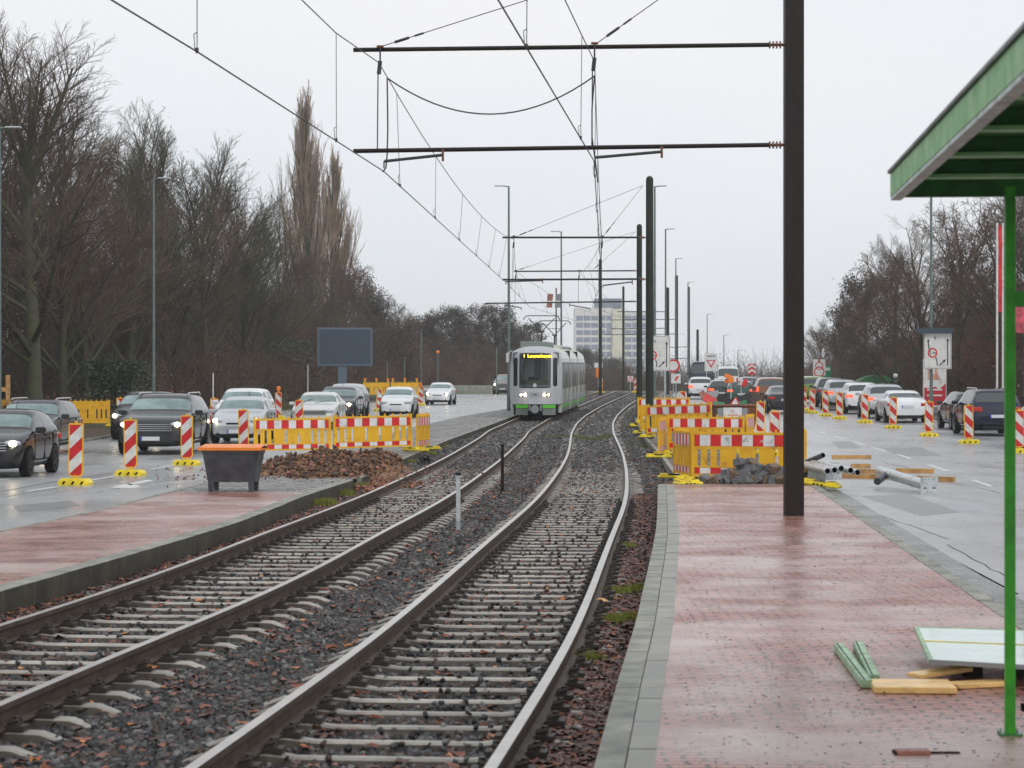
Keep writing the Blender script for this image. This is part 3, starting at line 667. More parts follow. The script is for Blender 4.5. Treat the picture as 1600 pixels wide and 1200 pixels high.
def fitting(px, Yg, y_up, y_lo, xr, yr, cx, cy, label):
    r = empty('suspension_set', P3(px, y_up, Yg), 0, label, 'wire suspension', 'suspensions hanging from the crossarms')
    o = Vector(r.location)
    def q(x, y): return tuple(Vector(P3(x, y, Yg))-o)
    s = F/Yg
    mb = MB(); mb.tube(q(px, y_up-.04*s), q(px, y_up+.16*s), .014, M['wire'], n=6); mb.tube(q(px-.05*s, y_up-.05*s), q(px+.05*s, y_up-.05*s), .02, M['insul'], n=6)
    mb.tube(q(px, y_up+.16*s), q(px-.02*s, y_up+.35*s), .03, M['wire'], n=8)
    mb.tube(q(px-.03*s, y_up+.3*s), q(px-.04*s, y_lo), .010, M['wire'], n=6); mb.build('hanger', r)
    mb = MB(); mb.tube(q(cx, cy), q(xr, yr+.01*s), .022, M['wire'], n=8); mb.tube(q(xr, yr-.07*s), q(xr, yr+.1*s), .02, M['insul'], n=6); mb.tube(q(cx, cy), q(cx, cy+.1*s), .012, M['wire'], n=6)
    mb.build('registration_arm', r)
fitting(594, G1-.06, 78, 234, 692, 241, 600, 252, 'hanger and steady arm holding the left wires at the nearest crossarms')
fitting(929, G1-.06, 73, 231, 1034, 236, 930, 246, 'hanger and steady arm holding the right wires at the nearest crossarms')
fitting(803, G2-.06, 371, 437, 848, 438, 790, 440, 'hanger and steady arm on the left half of the second crossarms')
fitting(941, G2-.06, 371, 437, 988, 440, 942, 446, 'hanger and steady arm on the right half of the second crossarms')
fitting(806, G3-.06, 424, 474, 790, 476, 815, 481, 'hanger and steady arm on the left half of the third crossarms')
fitting(905, G3-.06, 424, 474, 890, 476, 922, 482, 'hanger and steady arm on the right half of the third crossarms')
# stay cables with turnbuckles
def stay(a, b, label):
    mb = MB(); A = Vector(a); B = Vector(b); d = (B-A).normalized()
    mb.tube(A, B, .007, M['wire'], n=5)
    mb.tube(A+d*.18, A+d*.40, .022, M['wire'], n=6); mb.tube(A+d*.48, A+d*.62, .016, M['wire'], n=6)
    tag(mb.build('stay_cable'), label, 'stay cable', 'stay cables from the crossarms to the mast tops')
mt = lambda px, y, Y: P3(px, y, Y)
stay(P3(598, 72, G1), P3(1225, -128, G1), 'long stay cable from the left half of the nearest crossarm')
stay(P3(932, 68, G1), P3(1225, -140, G1), 'short steep stay cable from the right half of the nearest crossarm')
stay(P3(805, 370, G2), P3(1004, 290, G2), 'long stay cable reaching the top of the nearer round-topped mast')
stay(P3(942, 370, G2), P3(1004, 291, G2), 'short stay cable reaching the top of the nearer round-topped mast')
stay(P3(806, 423, G3), P3(992, 362, G3), 'long stay cable reaching the top of the farther round-topped mast')
stay(P3(925, 423, G3), P3(992, 363, G3), 'short stay cable reaching the top of the farther round-topped mast')
wire('jumper_cable', sag(P3(605, 122, G1), P3(930, 118, G1), .54, 18), .011, 'thick sagging jumper cable looping between the two carrier wires')
tag(bpy.data.objects['jumper_cable'], 'thick sagging jumper cable looping between the two carrier wires', 'cable')
wire('feeder_cable', [P3(605, 122, G1), P3(606, 200, G1), P3(605, 240, G1), P3(603, 262, G1), P3(598, 269, G1)], .011, 'short vertical feeder cable down to the left contact wire', 'cable')
wire('feeder_cable', [P3(929, 118, G1), P3(925, 170, G1), P3(925, 215, G1), P3(930, 250, G1), P3(934, 285, G1)], .011, 'short vertical feeder cable down to the right contact wire', 'cable')
# ------------------------------------------------------------------ street lamps
def lamp(px, Y, ytop, side, label, arm=.55, zoff=0, r0=.09):
    X = PX(px, Y); zb = gz(Y, -.1); zt = PZ(ytop, Y)-zb
    r = empty('street_lamp', (X, Y, zb), 0, label, 'street lamp', 'street lamps along the road')
    mb = MB(); mb.tube((0, 0, 0), (0, 0, 1.3), r0, M['lamppole'], n=12); mb.tube((0, 0, 1.3), (0, 0, zt), r0*.8, M['lamppole'], r1=.05, n=12)
    mb.tube((0, 0, zt-.02), (side*.25, 0, zt+.01), .03, M['lamppole'], n=8); mb.build('pole', r, smooth=True)
    mb = MB(); mb.box(min(side*.2, side*(.2+arm)), max(side*.2, side*(.2+arm)), -.12, .12, zt-.01, zt+.05, M['galv'], .02); mb.build('lamp_head', r)
    return r
lamp(240, 104, 279, 1, 'tall grey street lamp rising behind the dark SUV on the left road')
lamp(-1, 83, 200, 1, 'street lamp at the very left edge, in front of the big bare tree')
lamp(795, 127, 291, -1, 'tall street lamp immediately left of the tram front', r0=.10)
lamp(877, 170, 362, -1, 'street lamp rising directly behind the tram roof', r0=.10)
lamp(1023, 125, 291, 1, 'street lamp immediately right of the nearer round-topped mast', arm=.4)
lamp(1040, 160, 358, 1, 'street lamp second in the row right of the round-topped masts', arm=.4)
lamp(1056, 205, 404, 1, 'street lamp third in the row right of the round-topped masts', arm=.4)
lamp(1075, 245, 441, 1, 'street lamp fourth in the row, left above the blue van', arm=.4)
lamp(1105, 300, 491, 1, 'street lamp above the give-way sign and blue van', arm=.6)
lamp(1131, 330, 524, 1, 'small far street lamp just right of the give-way sign', arm=.6)
lamp(1153, 340, 547, 1, 'smallest farthest street lamp above the queue, left of the chevron sign', arm=.6)
lamp(1455, 111, 200, 1, 'street lamp behind the right lane sign, its head hidden by the shelter roof')
def thin_pole(px, Y, yt, yb, label, r=.05, m=None, head=None):
    X = PX(px, Y); zb = PZ(yb, Y) if yb else gz(Y, -.1)
    mb = MB(); mb.tube((0, 0, 0), (0, 0, PZ(yt, Y)-zb), r, m or M['lamppole'], n=8)
    o = mb.build('thin_pole', None, loc=(X, Y, zb)); return tag(o, label, 'pole', 'thin poles')
thin_pole(776, 215, 542, None, 'thin pole above the grey van, left of the tram', .05)
thin_pole(605, 190, 565, None, 'thin pole rising from the far yellow barrier, left end', .045)
thin_pole(632, 200, 558, None, 'thin pale pole rising from the far yellow barrier, right half', .05)
thin_pole(658, 205, 515, None, 'tall thin pole behind the white hatchback with its bonnet towards the tram', .05)
mb = MB(); mb.tube((0, 0, 0), (0, 0, 3.6), .045, M['lamppole'], n=8); mb.lathe([(.001, 3.62), (.13, 3.66), (.15, 3.8), (.08, 3.9), (.001, 3.92)], M['orange'], 12)
tag(mb.build('warning_lamp_post', None, loc=(PX(684, 205), 205, gz(205, -.3))), 'thin post carrying a round orange warning lamp before the far trees', 'warning lamp')
# ------------------------------------------------------------------ vehicles
def paint(name, c, met=.0, rough=.28):
    return mat('paint_'+name, c, .10, metal=met, coat=0, var=.06, scale=1.5, spec=.55)
P_black = paint('black', (.016, .015, .016)); P_grey = paint('dark_grey', (.04, .04, .043), .2); P_silver = paint('silver', (.50, .52, .54), .35)
P_white = paint('white', (.74, .75, .76)); P_blue = paint('dark_blue', (.006, .010, .032)); P_brown = paint('copper_brown', (.20, .085, .045), .3)
P_beige = paint('beige', (.36, .33, .26), .3); P_green = paint('dark_green', (.02, .07, .05)); P_red = paint('red', (.35, .015, .015)); P_lime = paint('yellow_green', (.16, .24, .05)); P_lgrey = paint('warm_grey', (.22, .20, .19), .3)
P_whitev = paint('off_white', (.62, .62, .60))
# station: t, ztop, half width, belt z, roof half width, zbottom   (fractions of H / W/2 )
KINDS = {
 'hatch': [(0, .40, .70, .36, .62, .20), (.015, .50, .86, .46, .76, .13), (.07, .58, .95, .53, .84, .12), (.17, .645, .99, .60, .86, .12), (.265, .685, 1, .64, .86, .12), (.29, .70, 1, .655, .86, .12), (.42, .955, 1, .67, .745, .12), (.50, .995, 1, .675, .75, .12), (.555, 1, 1, .68, .75, .12), (.59, 1, 1, .68, .75, .12), (.74, .985, 1, .685, .745, .12), (.86, .955, .99, .69, .73, .12), (.90, .93, .98, .69, .71, .13), (.965, .70, .96, .66, .74, .15), (.99, .60, .92, .56, .78, .18), (1, .45, .84, .42, .72, .24)],
 'sedan': [(0, .40, .70, .36, .62, .20), (.015, .50, .86, .46, .76, .13), (.07, .59, .95, .54, .84, .12), (.17, .65, .99, .60, .86, .12), (.27, .69, 1, .645, .86, .12), (.295, .70, 1, .66, .86, .12), (.42, .95, 1, .67, .72, .12), (.49, .995, 1, .675, .73, .12), (.535, 1, 1, .68, .73, .12), (.565, 1, 1, .68, .73, .12), (.68, .97, 1, .685, .71, .12), (.725, .94, 1, .69, .70, .12), (.84, .75, .99, .70, .80, .13), (.97, .72, .95, .67, .80, .14), (.99, .62, .91, .58, .78, .18), (1, .45, .84, .42, .72, .24)],
 'suv': [(0, .42, .74, .38, .66, .20), (.012, .54, .88, .50, .80, .14), (.06, .615, .96, .57, .86, .13), (.17, .66, 1, .62, .87, .13), (.27, .69, 1, .65, .87, .13), (.29, .70, 1, .66, .87, .13), (.405, .95, 1, .67, .76, .13), (.47, .99, 1, .675, .77, .13), (.53, 1, 1, .68, .77, .13), (.56, 1, 1, .68, .77, .13), (.72, .995, 1, .685, .765, .13), (.88, .975, .99, .69, .75, .13), (.915, .95, .98, .69, .74, .14), (.965, .70, .96, .66, .80, .16), (.99, .60, .93, .56, .80, .19), (1, .45, .86, .42, .76, .26)],
 'van': [(0, .36, .80, .32, .72, .16), (.015, .42, .92, .38, .82, .12), (.05, .50, .97, .46, .88, .10), (.12, .54, 1, .50, .88, .10), (.16, .57, 1, .53, .88, .10), (.18, .585, 1, .54, .88, .10), (.28, .93, 1, .56, .85, .10), (.33, .98, 1, .56, .87, .10), (.40, 1, 1, .56, .87, .10), (.43, 1, 1, .56, .88, .10), (.70, 1, 1, .56, .88, .10), (.96, .99, 1, .56, .87, .10), (.975, .97, .99, .56, .86, .11), (.985, .58, .98, .54, .88, .12), (.995, .45, .96, .42, .86, .14), (1, .35, .9, .32, .8, .2)],
}
def car_shell(kind, L, Wd, H, pm):
    st = KINDS[kind]; vs = []; nst = len(st); hw = Wd/2; K = 9
    half = []
    for (t, zt, w, zb, wt, z0) in st:
        y = -L/2+t*L; gh = zt-zb > .08
        zs = zt-(.045 if gh else .012)
        pts = [(0, z0), (.78*w, z0), (.97*w, z0+.05), (1.0*w, min(.40, zb*.72)), (.985*w, zb-.02), (.965*w, zb+.005 if gh else zb), (wt+.03 if gh else wt+.05, zs-.0), (wt*.86, zt-.006), (0, zt)]
        half.append([(x*hw, y, z*H) for x, z in pts])
    for h in half:
        vs += h+[(-p[0], p[1], p[2]) for p in h[1:-1]][::-1]
    n = K+K-2
    mb = MB(); gl = M['glass']
    for i in range(nst-1):
        for k in range(n):
            f = (i*n+k, i*n+(k+1) % n, (i+1)*n+(k+1) % n, (i+1)*n+k)
            kk = k if k < K-1 else n-1-k          # segment index 0..7
            m = pm
            if i == 5 and kk >= 6: m = 'ws'
            elif i == 12 and kk >= 6 and kind != 'sedan': m = 'rw'
            elif i == 11 and kk >= 6 and kind == 'sedan': m = 'rw'
            elif kk == 5 and 5 < i <= 11 and i not in (8,):
                if kind == 'van': m = 'sw' if i < 8 else pm
                elif kind == 'sedan' and i == 11: m = pm
                else: m = 'sw'
            elif kk in (0, 1): m = M['black']
            mb.f.append(f); mb.m.append({'ws': 2, 'rw': 3, 'sw': 4}.get(m, 1 if m is M['black'] else 0) if isinstance(m, str) or m is not pm else 0)
    mb.v = vs; mb.f += [tuple(range(n)), tuple(range((nst-1)*n, nst*n))[::-1]]; mb.m += [0, 0]
    mb.mats = [pm, M['black'], gl, bpy.data.materials['car_glass'], gl]
    mb.mats = [pm, M['black']]
    me = bpy.data.meshes.new('shell'); me.from_pydata(mb.v, [], mb.f)
    for q in range(5): me.materials.append([pm, M['black'], M['windglass'], gl, gl][q])
    me.polygons.foreach_set('material_index', mb.m); me.update()
    o = bpy.data.objects.new('shell', me); COL.objects.link(o)
    sd = o.modifiers.new('s', 'SUBSURF'); sd.levels = 2; sd.render_levels = 2
    dg = bpy.context.evaluated_depsgraph_get(); me2 = bpy.data.meshes.new_from_object(o.evaluated_get(dg)); bpy.data.objects.remove(o)
    res = {}
    for key, idx in (('body', (0, 1)), ('windscreen', (2,)), ('rear_window', (3,)), ('side_window', (4,)), ('side_window_', (4,))):
        b = bmesh.new(); b.from_mesh(me2)
        dl = [f for f in b.faces if f.material_index not in idx or (key == 'side_window' and f.calc_center_median().x < 0) or (key == 'side_window_' and f.calc_center_median().x > 0)]; bmesh.ops.delete(b, geom=dl, context='FACES')
        if not b.faces: b.free(); continue
        bmesh.ops.recalc_face_normals(b, faces=b.faces) if key == 'body' else None
        m2 = bpy.data.meshes.new(key); b.to_mesh(m2); b.free()
        for mm in ([pm, M['black']] if key == 'body' else [M['windglass'] if key == 'windscreen' else gl]*5): m2.materials.append(mm)
        if key != 'body': m2.polygons.foreach_set('material_index', [0]*len(m2.polygons))
        m2.polygons.foreach_set('use_smooth', [True]*len(m2.polygons))
        res[key] = m2
    return res, half
def add_me(name, me, parent):
    o = bpy.data.objects.new(name, me); COL.objects.link(o); o.parent = parent; return o
def wheel(parent, x, y, r, w, rimm):
    s = 1 if x > 0 else -1
    mb = MB(); mb.lathe([(r*.66, -w/2), (r*.95, -w/2), (r, -w*.3), (r, w*.3), (r*.95, w/2), (r*.66, w/2)], M['rubber'], 22, axis='x'); t = mb.build('tyre', None, smooth=True)
    wheel_root = t
    wheel_root.name = 'wheel'; t.parent = parent; t.location = (x, y, r)
    mb = MB(); mb.lathe([(r*.68, s*w*.42), (r*.64, s*w*.30), (.001, s*w*.22)], M['rimdark'], 22, axis='x')
    mb.lathe([(r*.70, s*w*.3), (r*.70, s*w*.47), (r*.62, s*w*.47), (r*.60, s*w*.3)], rimm, 22, axis='x')
    for k in range(5):
        a = 2*math.pi*k/5; mb.bar((s*w*.36, .03*math.cos(a), .03*math.sin(a)), (s*w*.42, r*.65*math.cos(a), r*.65*math.sin(a)), r*.16, .03, rimm)
    mb.tube((s*w*.3, 0, 0), (s*w*.44, 0, 0), r*.13, rimm, n=10)
    mb.build('rim', t)
def car(name, label, cat, kind, L, Wd, H, pm, X, Y, side, yaw=0, away=False, lit=True, rails=False, dark_rim=False, plate=None, group='cars queuing on the road', grille='bars', tl='mid', simple=False):
    """X, Y = centre of the end that faces the camera"""
    rz = yaw+(math.pi if away else 0)
    cx, cy = X-math.sin(yaw)*(-1)*L/2*1, Y+math.cos(yaw)*L/2
    cx = X-math.sin(yaw)*L/2
    zf = pL if side == 'L' else pR
    zg = zf(cy); pitch = math.atan((zf(cy+1.5)-zf(cy-1.5))/3)
    r = empty(name, (cx, cy, zg), 0, label, cat, group); r.rotation_euler = (pitch if not away else -pitch, 0, rz); r.rotation_mode = 'XYZ'
    res, half = car_shell(kind, L, Wd, H, pm)
    for k, me in res.items(): add_me(k.rstrip('_'), me, r)
    hw = Wd/2; R_ = .215*H if kind != 'van' else .135*H; R_ = max(.30, min(.37, R_)); fa = -L/2+.19*L; ra = L/2-.19*L
    for y in (fa, ra):
        for s in (-1, 1):
            arch = MB(); n = 14; vs = []; rr = R_*1.17
            for j in range(n+1):
                a = -.35+(math.pi+.7)*j/n; vs.append((s*(hw*.955), y+rr*math.cos(a), R_+rr*math.sin(a)))
            vs += [(s*(hw*1.004), v[1], v[2]) for v in vs]
            m_ = n+1
            arch.add(vs, [tuple(range(m_, 2*m_))]+[(k, k+1, m_+k+1, m_+k) for k in range(n)], M['dark']); arch.build('wheel_arch', r)
            wheel(r, s*(hw-.085), y, R_, .21, M['rimdark'] if dark_rim else M['rim'])
    if kind != 'van':
        for s in (-1, 1):
            q_ = MB()
            for y in (-L/2+.315*L, -L/2+.555*L, L/2-.235*L): q_.box(min(s*hw*.955, s*hw*1.001), max(s*hw*.955, s*hw*1.001), y-.006, y+.006, .24*H, .63*H, M['dark'])
            q_.box(min(s*hw*.955, s*hw*1.001), max(s*hw*.955, s*hw*1.001), -L/2+.32*L, L/2-.24*L, .235*H, .243*H, M['dark']); q_.build('door_seams', r)
            for y in (-L/2+.52*L, -L/2+.70*L): q_ = MB(); q_.box(min(s*hw*.96, s*hw*1.012), max(s*hw*.96, s*hw*1.012), y-.09, y+.09, .545*H, .57*H, pm, .008); q_.build('door_handle', r)
    yf = -L/2; hl = M['headlit'] if (lit and not away) else M['headlamp']; 
    bonnet = KINDS[kind][2][1]*H
    # front end
    zl = .50*H if kind != 'van' else .36*H
    for s in (-1, 1):
        mb = MB(); mb.sphere((0, 0, 0), 1, M['headlamp'], 14, (.19, .16, .075)); h = mb.build('headlight', r, smooth=True, loc=(s*hw*.72, yf+.125 if kind != 'van' else yf+.1, zl), rz=s*.45)
        if lit and not away:
            mb = MB(); mb.sphere((0, 0, 0), .075, M['headlit'], 10, (1.2, .8, .9)); mb.build('bulb', h, loc=(-s*.02, -.125, 0))
        mb = MB(); mb.box(-.11, .11, -.05, .05, -.065, .065, pm if kind != 'van' else M['black'], .025); mb.bar((-s*.1, 0, -.04), (-s*.24, .02, -.09), .04, .03, M['black'])
        mb.build('mirror', r, loc=(s*(hw+.10), -L/2+.335*L if kind != 'van' else -L/2+.2*L, .685*H if kind != 'van' else .60*H))
    mb = MB(); gz_ = .40*H if kind != 'van' else .28*H
    if grille == 'bars':
        mb.box(-hw*.58, hw*.58, yf-.012, yf+.10, gz_, gz_+.13*H*.8, M['black'], .02)
        for k in range(4): mb.box(-hw*.60, hw*.60, yf-.03, yf-.012, gz_-.01+k*.055, gz_+.012+k*.055, M['chrome'])
    else: mb.box(-hw*.36, hw*.36, yf-.012, yf+.08, gz_+.02, gz_+.08, M['black'], .02)
    mb.build('grille', r)
    mb = MB(); mb.box(-hw*.72, hw*.72, yf-.004, yf+.15, .165*H, .235*H, M['black'], .03); mb.build('lower_intake', r)
    mb = MB(); mb.box(-hw*.60, hw*.60, L/2-.12, L/2+.006, .15*H, .215*H, M['black'], .02); mb.build('rear_valance', r)
    for yy, sg in ((yf-.03, -1), (L/2+.012, 1)):
        pz = (.27*H if kind != 'van' else .2*H) if sg < 0 else (.42*H if kind in ('hatch', 'suv') else .50*H if kind == 'sedan' else .3*H)
        mb = MB(); mb.box(-.26, .26, -.008, .008, -.055, .055, M['plate']); mb.box(-.262, -.225, -.012, .012, -.056, .056, M['plateblue']); p = mb.build('number_plate', r, loc=(0, yy+(.0 if sg < 0 else .0), pz)); p.rotation_euler = (0, 0, 0 if sg < 0 else math.pi)
        if plate and sg < 0: text('plate_number', plate, .1, M['black'], p, (.215, -.010, 0))
    tm = M['taillit'] if (lit and away) else M['tail']
    zt_ = .56*H if kind != 'van' else .35*H
    for s in (-1, 1):
        mb = MB()
        if tl == 'tall': mb.box(-.06, .06, -.12, .03, -.05*H, .13*H, tm, .025)
        else: mb.box(-.19, .17, -.15, .04, -.052*H, .052*H, tm, .03)
        mb.build('tail_light', r, loc=(s*(hw*.80 if tl != 'tall' else hw*.88), L/2-.015*L, zt_), rz=-s*.25)
    if rails:
        for s in (-1, 1):
            mb = MB(); a = [(s*hw*.70, -L/2+.42*L, H*.975), (s*hw*.71, -L/2+.47*L, H*1.005), (s*hw*.71, -L/2+.84*L, H*1.005), (s*hw*.70, -L/2+.89*L, H*.97)]
            mb.path(a, .018, M['chrome'], n=6); mb.build('roof_rail', r)
    else:
        mb = MB(); mb.tube((0, L*.26, H*.97), (0, L*.31, H*1.10), .008, M['black'], n=5); mb.build('antenna', r)
    return r
qL = 'cars queuing towards the camera on the left road'; qR = 'cars queuing away on the right road'
c = car('parked_car', 'black three-door hatchback with black wheels, nearest car at the left edge', 'car', 'hatch', 3.95, 1.69, 1.46, P_black, -11.25, 51.0, 'L', -.03, dark_rim=True, plate='6', group=qL)
car('car', 'dark estate car with roof rails half hidden behind the black hatchback', 'car', 'suv', 4.5, 1.8, 1.55, P_grey, -13.6, 66, 'L', -.03, rails=True, group=qL)
car('suv', 'large dark grey SUV with chrome-barred grille and roof rails behind two striped beacons', 'SUV', 'suv', 4.85, 1.98, 1.70, P_grey, -10.02, 66.5, 'L', -.03, rails=True, group=qL)
car('suv', 'dark SUV peeping out just left of the large grey SUV, one headlamp lit', 'SUV', 'suv', 4.4, 1.83, 1.62, P_black, -12.55, 80, 'L', -.03, group=qL)
car('car', 'small silver hatchback with lit headlamps above the grey bin', 'car', 'hatch', 3.75, 1.70, 1.50, P_silver, -8.75, 76, 'L', -.04, grille='small', group=qL)
car('suv', 'white SUV directly behind the small silver hatchback', 'SUV', 'suv', 4.4, 1.83, 1.62, P_white, -10.35, 90, 'L', -.04, lit=False, group=qL)
car('car', 'off-white saloon with both wipers raised on its windscreen, above the left barrier', 'car', 'sedan', 4.6, 1.80, 1.44, P_whitev, -7.75, 93, 'L', -.05, lit=False, group=qL)
car('car', 'dark grey hatchback behind the off-white saloon', 'car', 'suv', 4.4, 1.82, 1.56, P_grey, -7.75, 104, 'L', -.06, group=qL)
car('car', 'silver car of which only the roof shows behind the dark grey hatchback', 'car', 'suv', 4.4, 1.8, 1.62, P_silver, -8.2, 115, 'L', -.06, lit=False, group=qL)
car('car', 'tiny white two-seat city car above the right end of the left barrier', 'small car', 'hatch', 2.75, 1.56, 1.48, P_white, PX(618, 113), 113, 'L', -.08, lit=False, grille='small', group=qL)
car('car', 'white compact hatchback driving alone on the empty part of the left road', 'car', 'hatch', 3.85, 1.70, 1.5, P_white, PX(683, 160), 160, 'L', -.10, lit=True, grille='small', group=qL)
car('van', 'distant grey minivan with lit headlamps beside the tram', 'minivan', 'suv', 4.6, 1.85, 1.85, P_lgrey, PX(785, 219), 219, 'L', -.10, group=qL)
# wipers of the off-white saloon are part of that car
sal = [o for o in S.objects if o.get('label', '').startswith('off-white saloon')][0]
mb = MB(); mb.bar((-.55, -1.05, 1.02), (-.15, -.92, 1.17), .02, .02, M['black']); mb.bar((-.05, -1.05, 1.02), (.5, -.95, 1.10), .02, .02, M['black']); mb.build('windscreen_wiper', sal)
# right-hand queue
car('people_carrier', 'dark blue people carrier with roof rails seen from behind, next to the green post', 'people carrier', 'suv', 4.4, 1.80, 1.68, P_blue, 17.0, 84, 'R', -.01, away=True, lit=False, rails=True, group=qR)
car('car', 'dark car right in front of the blue people carrier', 'car', 'hatch', 4.3, 1.78, 1.50, P_grey, 17.75, 91.5, 'R', -.01, away=True, lit=False, group=qR)
car('car', 'beige car at the right edge, cut by the green shelter post', 'car', 'sedan', 4.5, 1.80, 1.45, P_beige, 16.25, 70.5, 'R', -.01, away=True, lit=False, group=qR)
car('car', 'low white convertible-like saloon seen from behind', 'car', 'sedan', 4.5, 1.80, 1.40, P_white, 17.0, 103, 'R', -.02, away=True, lit=False, group=qR)
car('suv', 'silver SUV with lit brake lamps ahead of the low white saloon', 'SUV', 'suv', 4.5, 1.83, 1.62, P_silver, 17.35, 111, 'R', -.03, away=True, group=qR)
car('suv', 'white SUV with black lower bumper ahead of the silver SUV', 'SUV', 'suv', 4.4, 1.85, 1.62, P_white, 17.75, 121, 'R', -.03, away=True, group=qR)
car('car', 'silver-grey estate ahead of the white SUV', 'car', 'suv', 4.5, 1.82, 1.70, P_silver, 18.1, 131, 'R', -.04, away=True, group=qR)
car('suv', 'dark grey SUV ahead of the silver-grey estate', 'SUV', 'suv', 4.6, 1.85, 1.75, P_grey, 18.7, 140, 'R', -.05, away=True, lit=False, group=qR)
car('taxi', 'yellow-green striped vehicle at the far end of the right queue', 'patrol car', 'suv', 4.6, 1.85, 1.75, P_lime, 19.4, 154, 'R', -.06, away=True, lit=False, group=qR)
car('suv', 'copper brown SUV with lit brake lamps, left of the dark mast', 'SUV', 'suv', 4.7, 1.95, 1.75, P_brown, PX(1207, 140), 140, 'R', -.04, away=True, tl='tall', group=qR)
car('car', 'black car half hidden by the dark mast, closer than the copper brown SUV', 'car', 'sedan', 4.5, 1.82, 1.42, P_black, PX(1228, 122), 122, 'R', -.03, away=True, lit=False, group=qR)
car('car', 'dark green hatchback left of the copper brown SUV', 'car', 'hatch', 4.2, 1.78, 1.48, P_green, PX(1158, 152), 152, 'R', -.05, away=True, group=qR)
car('car', 'grey hatchback with a red tail lamp above the rusty skip', 'car', 'hatch', 4.2, 1.78, 1.48, P_grey, PX(1128, 158), 158, 'R', -.05, away=True, group=qR)
car('car', 'white estate car in the far queue below the blue van', 'car', 'suv', 4.4, 1.8, 1.6, P_white, PX(1095, 172), 172, 'R', -.05, away=True, group=qR)
car('car', 'silver saloon in the far queue below the white van', 'car', 'sedan', 4.4, 1.8, 1.5, P_silver, PX(1132, 178), 178, 'R', -.05, away=True, lit=False, group=qR)
car('car', 'dark hatchback in the far queue right below the chevron sign', 'car', 'hatch', 4.2, 1.8, 1.5, P_blue, PX(1170, 190), 190, 'R', -.05, away=True, group=qR)
car('delivery_van', 'dark blue high-roof delivery van seen from behind', 'van', 'van', 5.9, 2.0, 2.75, P_blue, PX(1097, 205), 205, 'R', -.05, away=True, lit=False, tl='tall', group=qR)
car('delivery_van', 'white van with dark rear window right of the blue van', 'van', 'van', 5.5, 1.98, 2.35, P_white, PX(1138, 216), 216, 'R', -.05, away=True, lit=False, tl='tall', group=qR)
